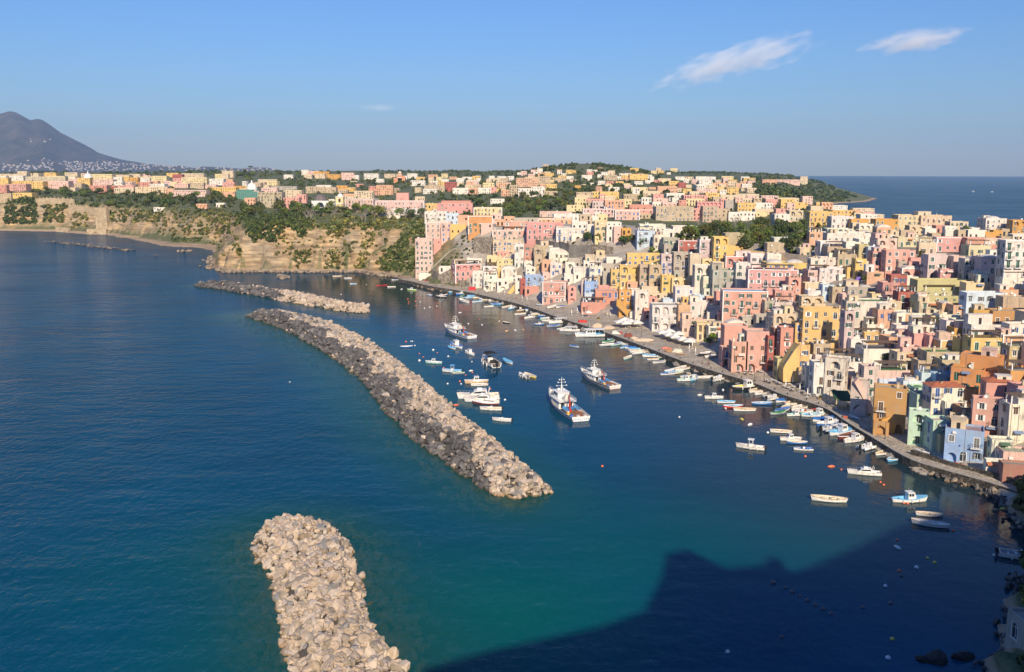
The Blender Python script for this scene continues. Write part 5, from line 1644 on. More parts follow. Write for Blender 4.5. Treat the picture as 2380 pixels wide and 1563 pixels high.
def hull_parts(L, B, fb, double, floor=.12, n=14):
    sec = hull_fn(L, B, fb, double)
    out, gun, inn = MB(), MB(), MB(); rows, grow, irow = [], [], []
    for i in range(n+1):
        t = i/n; b, z = sec(t); x = -L/2+L*t; rk = (.05*L*(t-.8)/.2 if t > .8 else 0); rk2 = (-.035*L*(.2-t)/.2 if double and t < .2 else 0)
        xt = x+rk+rk2
        rows.append([(xt,-b,z),(x+rk*.4,-b*.9,z*.25),(x,-b*.5,-.22*fb),(x,0,-.32*fb),(x,b*.5,-.22*fb),(x+rk*.4,b*.9,z*.25),(xt,b,z)])
        g = .07+.012*L; bi = max(b-g, .012)
        grow.append([(xt,-b-.03,z-.06),(xt,-b-.03,z+.05),(xt,-bi,z+.05),(xt,-bi,z-.05),(xt,bi,z-.05),(xt,bi,z+.05),(xt,b+.03,z+.05),(xt,b+.03,z-.06)])
        irow.append([(xt,-bi,z-.02),(x,-bi*.82,floor),(x,bi*.82,floor),(xt,bi,z-.02)])
    for R_, mb, cl in ((rows,out,None),(irow,inn,None)):
        m = len(R_[0])
        for i in range(n):
            for j in range(m-1): mb.face([R_[i][j],R_[i+1][j],R_[i+1][j+1],R_[i][j+1]])
        mb.face(R_[0][::-1]); mb.face(R_[-1])
    for i in range(n):
        for a, b_ in ((0,1),(1,2),(2,3),(4,5),(5,6),(6,7)): gun.face([grow[i][a],grow[i+1][a],grow[i+1][b_],grow[i][b_]])
    g0 = grow[0]; gun.face([g0[1],g0[6],g0[7],g0[0]]); gun.mesh([g0[2],g0[5],(g0[2][0]+.16,g0[2][1],g0[2][2]),(g0[5][0]+.16,g0[5][1],g0[5][2])], [(0,1,3,2)])
    return out, gun, inn, sec
_BT = {}
def boat_parts(typ):
    """list of (part name, mesh, colour role or fixed colour, parent index or None), reference length"""
    if typ in _BT: return _BT[typ]
    P_ = M['paint']; parts = []
    def add(name, mb, role, par=None, mats=None, smooth=False): parts.append((name, mb.data(name, mats or [P_], smooth), role, par)); return len(parts)-1
    def motor(x, z=.5):
        mb = MB(); mb.box(x-.55,x-.12,-.17,.17,z+.1,z+.62); mb.box(x-.5,x-.17,-.14,.14,z+.62,z+.72); mb.box(x-.42,x-.24,-.08,.08,-.35,z+.1); mb.box(x-.2,x+.05,-.13,.13,z-.12,z+.1); add('motor', mb, None, None, [M['rubber']])
    def bench(xs, L, B, z, sec):
        for x in xs:
            mb = MB(); b, zz = sec((x+L/2)/L); mb.box(x-.14,x+.14,-b*.9,b*.9,z,z+.05); add('seat', mb, 'i2')
    def fend(L, B, sec, n=3):
        mb = MB()
        for s in (-1,1):
            for k in range(n):
                t = .25+.5*k/max(1,n-1); b, z = sec(t); x = -L/2+L*t
                mb.tube((x,s*(b+.1),z*.9),(x,s*(b+.1),z*.9-.55),.10,n=6)
        add('fender', mb, None, None, [M['white']])
    if typ in ('row','mot','tarp','con','bim'):
        L, B, fb = (5.4,1.95,.52) if typ in ('row','tarp') else (6.2,2.25,.62)
        dbl = typ in ('row','tarp')
        o, g, i, sec = hull_parts(L, B, fb, dbl)
        add('hull', o, 'h', None, None, True); add('gunwale', g, 'g'); add('interior', i, 'i')
        if typ == 'row':
            bench((-1.5,-.3,1.1), L, B, .36, sec)
            mb = MB(); mb.tube((-1.,-.5,.47),(1.4,-.3,.50),.035,n=5); mb.tube((-1.,.45,.47),(1.3,.3,.5),.035,n=5); add('oar', mb, None, None, [M['wood']])
        if typ == 'tarp':
            mb = MB(); n = 12; prev = None
            for k in range(n+1):
                t = k/n; b, z = sec(t); x = -L/2+L*t*1.0; r = [(x,-b*1.04,z-.12),(x,-b*1.03,z+.07),(x,-b*.5,z+.2+.05*math.sin(k*2.1)),(x,0,z+.30+.06*math.sin(k*1.7)),(x,b*.5,z+.2+.05*math.sin(k*1.3)),(x,b*1.03,z+.07),(x,b*1.04,z-.12)]
                if prev:
                    for j in range(6): mb.face([prev[j],r[j],r[j+1],prev[j+1]])
                prev = r
            add('cover', mb, 'i', None, [M['fabric']], True)
        if typ in ('mot','con','bim'):
            bench((-1.9,), L, B, .42, sec); motor(-L/2+.05, .42)
            mb = MB(); f = [sec(t) for t in (.68,.8,.9,.98)]; xs = [-L/2+L*t for t in (.68,.8,.9,.98)]
            for k in range(3): mb.face([(xs[k],-f[k][0]*.95,f[k][1]+.02),(xs[k+1],-f[k+1][0]*.95,f[k+1][1]+.02),(xs[k+1],f[k+1][0]*.95,f[k+1][1]+.02),(xs[k],f[k][0]*.95,f[k][1]+.02)])
            add('foredeck', mb, 'h2')
            mb = MB(); mb.box(-.35,.35,-.42,.42,.13,1.0); mb.xprism([(-.42,1.0),(.42,1.0),(.36,1.12),(-.36,1.12)], -.3, .3); c = add('console', mb, 'h2')
            mb = MB(); mb.face([(.36,-.42,1.02),(.36,.42,1.02),(.12,.36,1.42),(.12,-.36,1.42)]); add('windscreen', mb, None, c, [M['glass']])
            for k in (-1,1): pass
            mb = MB(); mb.box(-1.15,-.75,-.4,.4,.13,.62); mb.box(-1.2,-1.12,-.4,.4,.62,.95); add('seat', mb, 'i2')
            fend(L, B, sec)
        if typ == 'con':
            mb = MB()
            for sx in (-.5,.4):
                for sy in (-.55,.55): mb.tube((sx,sy,.5),(sx*.8,sy*.9,2.15),.035,n=5)
            add('frame', mb, None, None, [M['white']]); mb = MB(); mb.box(-.75,.65,-.7,.7,2.15,2.24); add('hardtop', mb, 'i')
        if typ == 'bim':
            mb = MB()
            for sx in (-1.3,.7):
                for sy in (-.9,.9): mb.tube((-.3,sy,.6),(sx,sy*.92,1.95),.025,n=4)
            add('frame', mb, None, None, [M['metal']]); mb = MB(); mb.xprism([(-.95,1.9),(-.5,2.05),(.5,2.05),(.95,1.9),(.95,1.94),(.5,2.1),(-.5,2.1),(-.95,1.94)], -1.4, .8); add('canopy', mb, 'i', None, [M['fabric']])
    elif typ in ('cab','sail'):
        L, B, fb = (7.2,2.5,.75) if typ == 'cab' else (9.5,2.6,.75)
        o, g, i, sec = hull_parts(L, B, fb, True, .34); add('hull', o, 'h', None, None, True); add('gunwale', g, 'g'); add('interior', i, 'i')
        mb = MB(); prev = None
        for k in range(7):
            t = .60+.38*k/6; b, z = sec(t); x = -L/2+L*t; r = [(x,-b*.9,z-.02),(x,0,z+.09),(x,b*.9,z-.02)]
            if prev: mb.face([prev[0],r[0],r[1],prev[1]]); mb.face([prev[1],r[1],r[2],prev[2]])
            prev = r
        add('foredeck', mb, 'i')
        if typ == 'cab':
            mb = MB(); mb.yprism([(-.55,.36),(1.15,.36),(1.15,1.25),(.75,2.05),(-.55,2.05)][::-1], -.72, .72); mb.box(-.75,.85,-.8,.8,2.05,2.13); c = add('cabin', mb, 'h2')
            mb = MB()
            mb.face([(1.13,-.6,1.32),(1.13,.6,1.32),(.79,.6,1.98),(.79,-.6,1.98)]); mb.v = [(x+.03,y,z) for x,y,z in mb.v]
            for s in (-1,1):
                for a, b_ in ((-.42,.05),(.15,.7)): mb.face([(a,s*.735,1.3),(b_,s*.735,1.3),(b_-.08 if b_ > .5 else b_,s*.735,1.9),(a,s*.735,1.9)][::s])
            add('cabin_window', mb, None, c, [M['glass']])
            bench((-2.,), L, B, .62, sec)
            mb = MB(); mb.tube((-.2,0,2.1),(-.2,0,3.1),.03,n=5); mb.tube((-.2,-.25,2.7),(-.2,.25,2.7),.02,n=4); add('mast', mb, None, None, [M['metal']])
            fend(L, B, sec)
        else:
            mb = MB(); mb.tube((.6,0,.3),(.6,0,9.),.07,.04,6); mb.tube((.6,0,1.7),(-3.2,0,1.8),.05,.04,6); add('mast', mb, None, None, [M['wood']])
            mb = MB(); mb.xprism([(-.7,.36),(.7,.36),(.6,1.2),(-.6,1.2)], -.9, 1.6); add('cabin', mb, 'h2')
            mb = MB(); mb.tube((-3.1,0,1.92),(.4,0,1.84),.13,.1,6); add('furled_sail', mb, None, None, [M['fabric']])
    elif typ in ('cru','exc'):
        L, B, fb = (11.5,3.5,1.15) if typ == 'cru' else (12.,3.6,1.05)
        o, g, i, sec = hull_parts(L, B, fb, False, .75); add('hull', o, 'h', None, None, True); add('gunwale', g, 'g'); add('deck', i, 'i')
        mb = MB(); prev = None
        for k in range(9):
            t = .52+.46*k/8; b, z = sec(t); x = -L/2+L*t; r = [(x,-b*.93,z),(x,0,z+.16),(x,b*.93,z)]
            if prev: mb.face([prev[0],r[0],r[1],prev[1]]); mb.face([prev[1],r[1],r[2],prev[2]])
            prev = r
        add('foredeck', mb, 'h2')
        if typ == 'cru':
            mb = MB(); mb.yprism([(-2.4,.8),(2.8,1.3),(1.3,2.25),(.2,2.6),(-2.2,2.6)][::-1], -1.25, 1.25); c = add('cabin', mb, 'h2')
            mb = MB(); mb.face([(2.56,-1.05,1.5),(2.56,1.05,1.5),(1.42,1.02,2.22),(1.42,-1.02,2.22)]); mb.v = [(x+.05,y,z+.03) for x,y,z in mb.v]
            for s in (-1,1): mb.face([(-1.9,s*1.27,1.75),(1.75,s*1.27,1.65),(1.1,s*1.27,2.2),(-1.9,s*1.27,2.3)][::s])
            add('cabin_window', mb, None, c, [M['glass']])
            mb = MB()
            for s in (-1,1): mb.tube((-2.6,s*1.2,1.),(-3.,s*1.05,3.2),.09,n=6)
            mb.tube((-3.,-1.05,3.2),(-3.,1.05,3.2),.09,n=6); add('roll_bar', mb, None, None, [M['white']])
            mb = MB(); mb.xprism([(-.6,2.6),(.6,2.6),(.55,3.05),(-.55,3.05)], -.9, .5); add('flybridge', mb, 'h2')
            mb = MB(); mb.box(-5.3,-4.6,-1.1,1.1,.76,1.15); add('seat', mb, 'i2')
        else:
            mb = MB(); mb.yprism([(-1.,.8),(2.6,.8),(2.6,1.9),(2.1,2.7),(-1.,2.7)][::-1], -1.2, 1.2); c = add('wheelhouse', mb, 'h2')
            mb = MB(); mb.face([(2.6,-1.,1.95),(2.6,1.,1.95),(2.15,1.,2.6),(2.15,-1.,2.6)]); mb.v = [(x+.05,y,z) for x,y,z in mb.v]
            for s in (-1,1):
                for a in (-.8,.25,1.2): mb.face([(a,s*1.22,1.7),(a+.8,s*1.22,1.7),(a+.8,s*1.22,2.45),(a,s*1.22,2.45)][::s])
            add('cabin_window', mb, None, c, [M['glass']])
            mb = MB(); mb.box(-4.4,3.,-1.55,1.55,2.72,2.85); add('canopy', mb, 'h2')
            mb = MB()
            for x in (-4.2,-2.4):
                for s in (-1,1): mb.tube((x,s*1.45,1.),(x,s*1.45,2.72),.05,n=5)
            add('canopy_post', mb, None, None, [M['white']])
            mb = MB(); mb.tube((1.,0,2.85),(1.,0,5.4),.05,.03,6); mb.tube((1.,-.5,4.3),(1.,.5,4.3),.03,n=4); add('mast', mb, None, None, [M['white']])
            bench((-3.2,-4.4), L, B, 1.2, sec)
        mb = MB(); pr = None
        for s in (-1,1):
            pr = None
            for k in range(8):
                t = .55+.44*k/7; b, z = sec(t); p = (-L/2+L*t+(.05*L*(t-.8)/.2 if t > .8 else 0), s*b*.95, z+.65); mb.tube((p[0],p[1],z),p,.02,n=4)
                if pr: mb.tube(pr,p,.025,n=4)
                pr = p
        add('bow_rail', mb, None, None, [M['metal']]); fend(L, B, sec, 4)
    elif typ == 'inf':
        L = 6.; mb = MB(); path = [(-2.9,-.95,.3),(-1,-1.,.3),(1,-.95,.33),(2.2,-.6,.42),(2.9,0,.55),(2.2,.6,.42),(1,.95,.33),(-1,1.,.3),(-2.9,.95,.3)]
        for a, b_ in zip(path, path[1:]): mb.tube(a, b_, .27, .27, 8)
        add('tube_hull', mb, 'h', None, None, True); mb = MB(); mb.prism([(-2.7,-.8),(1,-.8),(2.4,0),(1,.8),(-2.7,.8)], .1, .2); add('deck', mb, 'i')
        motor(-2.75, .35); mb = MB(); mb.box(-.4,.2,-.35,.35,.2,.95); mb.box(-1.3,-.8,-.4,.4,.2,.7); add('console', mb, 'h2')
    elif typ == 'kay':
        L = 4.; mb = MB(); n = 8; pr = None
        for k in range(n+1):
            t = k/n; b = .36*math.sin(math.pi*max(.02,min(.98,t))); x = -2+4*t; r = [(x,-b,.12),(x,-b*.6,.26+.05*abs(t-.5)),(x,0,.3+.1*abs(t-.5)),(x,b*.6,.26),(x,b,.12),(x,0,-.06)]
            if pr:
                for j in range(6): mb.face([pr[j],r[j],r[(j+1)%6],pr[(j+1)%6]])
            pr = r
        add('hull', mb, 'h', None, None, True); mb = MB(); mb.lathe([(.26,.30),(.30,.36),(.22,.36),(.2,.31),(0,.30)], 10); add('cockpit', mb, None, None, [M['rubber']])
    _BT[typ] = (parts, L); return _BT[typ]
BOATS = []
TN = dict(row='rowing_boat', mot='motorboat', tarp='covered_boat', con='motorboat', bim='motorboat', cab='cabin_boat', sail='sailing_boat', cru='motor_cruiser', exc='excursion_boat', inf='inflatable_boat', kay='kayak')
TD = dict(row='rowing boat', mot='open motorboat', tarp='boat under a cover', con='motorboat with hardtop', bim='motorboat with canopy', cab='cabin boat', sail='sailing boat with mast', cru='motor cruiser', exc='excursion boat', inf='inflatable boat', kay='kayak')
def boat(zid, bx, by, sx, sy, typ, hc, ic, z=0., place=''):
    b, s = at(*Z(zid,bx,by), z), at(*Z(zid,sx,sy), z)
    parts, L0 = boat_parts(typ)
    dx, dy = b[0]-s[0], b[1]-s[1]; L = math.hypot(dx, dy)
    L = max(L, 3.4); k = L/L0
    root = empty(TN[typ], ((b[0]+s[0])/2, (b[1]+s[1])/2, z+(.0 if z < 1 else .3*k)), math.atan2(dy, dx), k)
    h, i = BC[hc], BC[ic]; objs = []
    role = dict(h=h, i=i, g=BC['W'] if hc != 'W' else (i if ic in 'BLRGMN' else (.62,.5,.36)), h2=BC['W'] if hc not in 'YC' else h, i2=tuple(min(.8,c*1.2) for c in i))
    for name, me, rl, par in parts:
        objs.append(link(name, me, objs[par] if par is not None else root, color=role.get(rl, (1,1,1))))
    d = f"{BW[hc]} {TD[typ]}"
    if typ == 'tarp': d = f"{BW[hc]} boat under a {BW[ic]} cover"
    elif ic != hc and typ not in ('kay',): d = f"{BW[hc]} {TD[typ]} with {BW[ic]} inside" if typ in ('row','cab','mot','inf','sail') else d
    u, v, dep = proj((b[0]+s[0])/2, (b[1]+s[1])/2, z)
    if not place:
        x = (b[0]+s[0])/2; y = (b[1]+s[1])/2
        qd = min(math.hypot(x-q[0], y-q[1]) for q in ql)
        place = 'standing on the quay' if z > 1 else 'moored along the quay' if qd < 14 else 'anchored out in the harbour'
    BOATS.append(dict(o=root, u=u, v=v, desc=d, short=f"{BW[hc]} "+dict(tarp='covered boat', con='motorboat', bim='motorboat', mot='motorboat', sail='sailing boat').get(typ, TD[typ]), place=place, cat='boat' if typ != 'kay' else 'kayak'))
    return root
BL_ = """p 180 490 12 493 row B W|p 372 708 588 716 cab N W|p 604 825 868 836 con W L|p 742 852 905 846 row W G|p 918 990 1228 975 cab T C|p 1000 1024 1230 1016 row W W|p 825 1200 1385 1190 cru W C
p 918 1240 1395 1255 cru W W|p 1032 1270 1380 1292 sail M W|p 1132 1352 1425 1360 mot W C|p 1302 1498 1560 1516 mot W W|p 1172 668 1348 772 bim W K|p 1450 675 1566 722 tarp W L|p 922 562 1035 602 cab W W
p 715 455 865 508 cab W B|p 680 492 776 517 tarp W L|i 1062 838 1152 882 mot E E|i 1122 838 1242 876 row Y C|p 1440 142 1530 156 row K C|j 615 118 735 132 tarp W B|j 1130 34 1292 38 row W B|j 1268 82 1432 80 row L L
j 1322 96 1452 98 row W W|j 1370 146 1575 146 tarp W B|j 1420 182 1708 178 row W L|j 1440 204 1742 206 row W C|j 1610 262 1876 256 row W L|j 1806 282 1950 272 row G C|j 2282 408 2048 448 row W W|k 722 195 520 248 mot W W
k 1172 335 800 366 cab K Y|k 1246 366 1020 404 row W C|k 1302 400 1094 434 row W W|k 1376 420 1210 468 row E E|k 1472 455 1260 508 mot W W|k 1612 500 1380 534 tarp W B|k 1778 535 1510 578 row W C|k 1848 595 1595 634 row W W
k 1948 648 1768 670 tarp W R|k 2078 685 1850 724 cab W N|k 420 486 662 480 cab W W|k 590 542 822 540 row W L|k 675 612 922 596 row R L|k 812 650 1102 648 row W T|k 1312 938 1596 946 row W C|k 1446 1050 1722 1040 cab W W
k 1532 1090 1802 1092 row B C|k 1632 1178 1884 1182 mot W B|k 852 1140 1228 1182 con W W|l 1178 598 862 622 tarp W B|l 1216 648 920 686 cab B W|l 1312 698 975 756 inf E W|l 1418 756 1095 812 cab W L|l 1498 800 1215 864 row M M
l 1572 862 1295 912 cab W W|l 1764 938 1510 1006 inf W W|l 1922 1038 1720 1080 row W C|l 2092 1114 1884 1166 row L L|l 1350 1325 1795 1355 cru W W|n 1052 338 606 352 cab W L|n 930 530 1282 548 row W C|n 880 640 1372 706 row W W
n 2720 1160 2050 1072 mot W E|v 1890 1160 1970 1165 row W C|a 20 786 95 778 row W B|a 85 800 208 798 mot W W|a 108 892 224 898 cab V N|a 336 842 402 850 row W E|a 392 862 470 862 mot W W|a 468 874 560 872 row W B
a 492 890 602 884 row W W|a 552 902 642 894 tarp W L|a 602 908 712 898 row W C|a 670 928 806 916 row L W|a 770 958 922 944 cab B W|a 370 962 446 968 mot B W|a 502 984 636 994 cab K T|a 816 1036 938 1064 row W W
a 922 990 1062 972 tarp W L|a 1002 1004 1122 994 row C W|a 1082 1008 1182 1002 row W B|a 1112 1032 1232 1024 row C T|a 1212 1038 1332 1026 mot W W|a 1342 1058 1452 1052 tarp W L|a 1462 1062 1572 1062 row W B|a 1516 1104 1652 1100 mot W W
a 1592 1176 1692 1164 row T C|a 1632 1142 1772 1134 mot W C|a 1712 1170 1862 1154 tarp W B|a 1722 1204 1832 1194 inf K E|a 1792 1226 1948 1212 row C W|a 1886 1252 2062 1236 row B M|a 1916 1290 2052 1270 row N W|b 338 1338 602 1322 exc W W
b 482 1440 752 1448 exc W W|b 702 1518 1138 1510 exc W L|r 1238 1188 1320 1184 row T W|r 1347 1202 1416 1202 mot W W|r 1400 1254 1458 1252 tarp W L|r 1645 1270 1742 1264 kay R R|r 1748 1282 1822 1280 row W W|r 1788 1216 1846 1212 row W B
a 1168 916 1272 908 row W W 2|a 1864 1094 1932 1098 row P L 2|a 2012 1146 2130 1120 row W W 2|a 2132 1136 2240 1118 row W B 2|b 675 1086 766 1072 row B L 2|f 342 766 492 732 row K W 2|f 418 786 572 766 mot W W 2|l 1366 560 1486 604 row L W 2
m 1228 1130 1422 1176 row L L 2|m 1440 1190 1620 1256 kay O O 2|m 900 1010 1108 1080 kay W W 2|a 332 770 412 762 kay R R 2|a 455 796 515 788 kay Y Y 2"""
for ln in BL_.replace('\n', '|').split('|'):
    t_ = ln.split(); boat(t_[0], *map(float, t_[1:5]), t_[5], t_[6], t_[7], 2.12 if len(t_) > 8 else 0.)
# more boats lying in the row along the far half of the quay
rb_ = random.Random(12); occ = [tuple(b_['o'].location[:2]) for b_ in BOATS]
for k in range(700):
    if len(occ) > 152: break
    i = rb_.randrange(2, len(ql)-14); q = ql[i]; u_, v_, _ = proj(q[0], q[1], 0)
    if not (1000 < u_ < 1680 or 1780 < u_ < 2000): continue
    nx, ny = ql[i][0]-qi[i][0], ql[i][1]-qi[i][1]; l_ = math.hypot(nx, ny); nx, ny = nx/l_, ny/l_
    dd = rb_.choice([4.2,4.6,8.5]) if rb_.random() < .8 else 12.; c_ = (q[0]+nx*dd, q[1]+ny*dd)
    if any(math.hypot(c_[0]-a, c_[1]-b) < 2.7 for a, b in occ): continue
    occ.append(c_); Lh = rb_.uniform(2.2,3.2); an = rb_.uniform(-.6,.6); ex, ey = nx*math.cos(an)-ny*math.sin(an), nx*math.sin(an)+ny*math.cos(an)
    pb, ps = proj(c_[0]-ex*Lh, c_[1]-ey*Lh, 0), proj(c_[0]+ex*Lh, c_[1]+ey*Lh, 0)
    ty = rb_.choice(['row','row','row','mot','tarp','tarp','cab'])
    hc_, ic_ = rb_.choice(['W','W','W','W','L','B','C','E','N']), rb_.choice(['W','C','B','L','W','T','N'])
    boat('v', pb[0], pb[1], ps[0], ps[1], ty, hc_, ic_ if ty != 'tarp' else rb_.choice('BLBEGW'))
# ------------------------------------------------------------------ the three fishing trawlers
def trawler(bow, stern, hullc, stripe, bottom, label, boatcol=(.75,.74,.7), red_jib=True):
    dx, dy = bow[0]-stern[0], bow[1]-stern[1]; Lr = math.hypot(dx, dy); L = 24.; k = Lr/L
    root = empty('fishing_trawler', ((bow[0]+stern[0])/2, (bow[1]+stern[1])/2, 0), math.atan2(dy, dx), (k,k,k*.8))
    tag(root, label, 'fishing boat', 'fishing trawlers anchored in the harbour')
    B = 6.2; n = 18
    def sec(t):
        b = B/2*((.86+.14*min(1,t/.3)) if t < .45 else max(.015, 1-((t-.45)/.55)**2.6))
        return b, 1.75+1.9*max(0,t-.45)**2/.3+.15*max(0,.2-t)
    def strip(f0, f1, e=0., t0=0., t1=1.):
        mb = MB()
        for s in (-1,1):
            pr = None
            for i in range(n+1):
                t = t0+(t1-t0)*i/n; b, z = sec(t); x = -L/2+L*t; q = []
                for f in (f0, f1):
                    zz = -.4+(z+.4)*f; bb = b*(.80+.2*min(1,f*1.1)); xx = x+(2.2*f*(t-.75)/.25 if t > .75 else 0)
                    q.append((xx, s*(bb+e), zz))
                if pr: mb.face([pr[0],q[0],q[1],pr[1]][::s])
                pr = q
        if t0 == 0:
            b, z = sec(0); q = [(-L/2-e, s*b*(.80+.2*min(1,f*1.1)), -.4+(z+.4)*f) for s, f in ((-1,f0),(1,f0),(1,f1),(-1,f1))]; mb.face(q[::-1])
        return mb
    h = strip(0,1).build('hull', [M['paint']], root, color=hullc, smooth=False)
    strip(-.05,.27,.02).build('boot_topping', [M['paint']], h, color=bottom)
    strip(.60,.80,.025,.02,.97).build('stripe', [M['paint']], h, color=stripe)
    strip(.97,1.05,.07).build('rubbing_strake', [M['white']], h)
    mb = MB(); pr = None
    for i in range(n+1):
        t = i/n; b, z = sec(t); x = -L/2+L*t; q = [(x,-b*.97,z-.75 if t < .62 else z-.2),(x,b*.97,z-.75 if t < .62 else z-.2)]
        if pr: mb.face([pr[0],q[0],q[1],pr[1]])
        pr = q
    mb.build('deck', [M['paint']], root, color=(.34,.30,.25))
    mb = MB(); mb.yprism([(-.5,1.),(6.,1.4),(6.4,3.8),(-.5,3.6)][::-1], -2.3, 2.3); ca = mb.build('deckhouse', [M['paint']], root, color=(.80,.79,.76))
    mb = MB()
    for s in (-1,1):
        for x in (.6,2.2,3.8,5.): mb.face([(x,s*2.32,2.5),(x+.7,s*2.32,2.5),(x+.7,s*2.32,3.15),(x,s*2.32,3.15)][::s])
    for y in (-1.7,.7): mb.face([(-.52,y,1.1),(-.52,y+1.,1.1),(-.52,y+1.,3.),(-.52,y,3.)][::-1])
    mb.build('window', [M['glass']], ca)
    mb = MB(); mb.box(-1.8,6.6,-2.6,2.6,3.62,3.76); mb.build('upper_deck', [M['paint']], root, color=(.80,.79,.76))
    mb = MB(); mb.yprism([(2.,3.77),(5.4,3.77),(5.9,5.9),(2.,5.9)][::-1], -1.7, 1.7); mb.box(1.6,6.3,-1.95,1.95,5.9,6.05); wh = mb.build('wheelhouse', [M['paint']], root, color=(.80,.79,.76))
    mb = MB()
    for y in (-1.45,-.45,.55): mb.face([(5.72,y,4.9),(5.72,y+.85,4.9),(5.88,y+.85,5.65),(5.88,y,5.65)])
    for s in (-1,1):
        for x in (2.3,3.4,4.4): mb.face([(x,s*1.72,4.8),(x+.8,s*1.72,4.8),(x+.8,s*1.72,5.6),(x,s*1.72,5.6)][::s])
    mb.build('window', [M['glass']], wh)
    mb = MB(); mb.tube((3.6,0,6.),(3.6,0,11.2),.16,.06,8)
    for z, l in ((8.,1.5),(9.2,1.1),(10.2,.7)): mb.tube((3.6,-l,z),(3.6,l,z),.05,n=5); mb.box(3.45,3.9,-l-.12,-l+.12,z-.15,z+.2); mb.box(3.45,3.9,l-.12,l+.12,z-.1,z+.25)
    mb.tube((3.1,-.6,6.),(3.6,0,8.6),.06,n=5); mb.tube((3.1,.6,6.),(3.6,0,8.6),.06,n=5); mb.lathe([(0,0),(.42,.1),(.5,.4),(.38,.75),(0,.85)], 10, org=(4.6,.5,6.05)); mb.box(4.3,5.9,-1.1,-.9,6.05,6.6)
    mb.build('mast', [M['white']], root)
    mb = MB(); mb.box(-1.4,.6,-.8,.8,3.77,5.2); mb.box(-1.1,-.1,-.5,.5,5.2,6.1); mb.build('funnel', [M['paint']], root, color=(.70,.66,.58))
    mb = MB()
    for s in (-1,1):
        pr = None
        for x in np.linspace(-1.7,6.5,9):
            mb.tube((x,s*2.5,3.76),(x,s*2.5,4.75),.03,n=4)
        for z in (4.25,4.75): mb.tube((-1.7,s*2.5,z),(6.5,s*2.5,z),.03,n=4)
    for z in (4.25,4.75): mb.tube((-1.7,-2.5,z),(-1.7,2.5,z),.03,n=4)
    mb.build('railing', [M['white']], root)
    mb = MB()
    for s in (-1,1):
        pr = None
        for i in range(9):
            t = .68+.31*i/8; b, z = sec(t); p = (-L/2+L*t+(2.2*(t-.75)/.25 if t > .75 else 0), s*b*.93, z+.95); mb.tube((p[0],p[1],z),p,.035,n=4)
            if pr: mb.tube(pr,p,.035,n=4)
            pr = p
    mb.build('bow_rail', [M['white']], root)
    mb = MB()
    if red_jib: mb.tube((-4.3,.4,1.),(-4.3,.4,4.9),.24,.2,8); mb.tube((-4.3,.4,4.9),(-1.6,-.3,6.),.18,.14,7); mb.tube((-1.6,-.3,6.),(-1.,-.9,4.4),.12,.1,6); mb.box(-4.75,-3.85,-.05,.85,1.,1.7)
    else: mb.tube((-4.3,0,1.),(-4.3,0,6.2),.2,.14,8); mb.box(-4.7,-3.9,-.4,.4,1.,1.6)
    mb.build('crane', [M['red']], root)
    mb = MB(); mb.tube((-.8,-.9,3.7),(-.8,-.9,7.),.07,n=5); mb.tube((-2.6,1.3,1.),(-2.6,1.3,4.3),.1,n=6); mb.tube((-2.6,-1.3,1.),(-2.6,-1.3,4.3),.1,n=6); mb.tube((-2.6,-1.3,4.3),(-2.6,1.3,4.3),.1,n=6); mb.build('gantry', [M['metal']], root)
    mb = MB(); mb.tube((-2.9,-1.2,1.7),(-2.9,1.2,1.7),.62,n=12); mb.box(-3.4,-2.4,-1.3,-1.2,1.,2.4); mb.box(-3.4,-2.4,1.2,1.3,1.,2.4); mb.build('winch', [M['paint']], root, color=(.05,.16,.36))
    for nm, cx, cy, sx, sy, sz, mat in (('net_pile',-8.2,-.3,2.6,2.1,.75,M['net']),('net_pile',-5.6,-1.5,1.1,.9,.7,M['net'])):
        mb = MB(); vs, fs = ico(2, int(cx*7)%50+3, 4); mb.mesh([(cx+v[0]*sx, cy+v[1]*sy, 1.15+max(-.3,v[2])*sz) for v in vs], fs); mb.build(nm, [mat], root)
    for nm, x, y, c in (('bin',-9.6,1.9,(.05,.2,.5)),('bin',-7.4,2.1,(.75,.45,.05)),('crate',-10.6,.4,(.6,.55,.45)),('crate',-10.5,-1.6,(.55,.5,.42))):
        mb = MB(); mb.box(x-.45,x+.45,y-.4,y+.4,.95,1.85); mb.box(x-.5,x+.5,y-.45,y-.4,1.75,1.9); mb.box(x-.5,x+.5,y+.4,y+.45,1.75,1.9); mb.build(nm, [M['paint']], root, color=c)
    mb = MB(); vs = []
    for s, cy, c in ((1,1.9,(.05,.2,.5)),(-1,-2.,(.78,.77,.73))):
        o, g, i, _ = hull_parts(4.2, 1.5, .5, True)
        t_ = empty('tender', (-5.4 if s > 0 else -3.8, cy*1.02, 2.0 if s > 0 else 1.5)); t_.parent = root
        o.build('hull', [M['paint']], t_, color=(.78,.77,.74)); g.build('gunwale', [M['paint']], t_, color=(.05,.2,.5)); i.build('interior', [M['paint']], t_, color=(.12,.35,.6))
    mb = MB()                                                # stern bars and hatch
    b, z = sec(0)
    for q in np.linspace(-b*.8, b*.8, 8): mb.box(-L/2-.06,-L/2-.03,q-.05,q+.05,.35,1.0)
    mb.box(-L/2-.065,-L/2-.025,-b*.85,b*.85,.98,1.06); mb.build('stern_ladder', [M['paint']], root, color=stripe)
    return root
trawler(at(*Z('j',372,850)), at(*Z('j',772,1146)), (.80,.79,.77), (.06,.22,.50), (.12,.14,.2), 'large white fishing trawler with blue stripe and red crane, nearest in the harbour')
trawler(at(*Z('j',800,525)), at(*Z('j',1235,702)), (.80,.78,.74), (.11,.03,.03), (.28,.04,.04), 'white fishing trawler with dark maroon stripe and red crane')
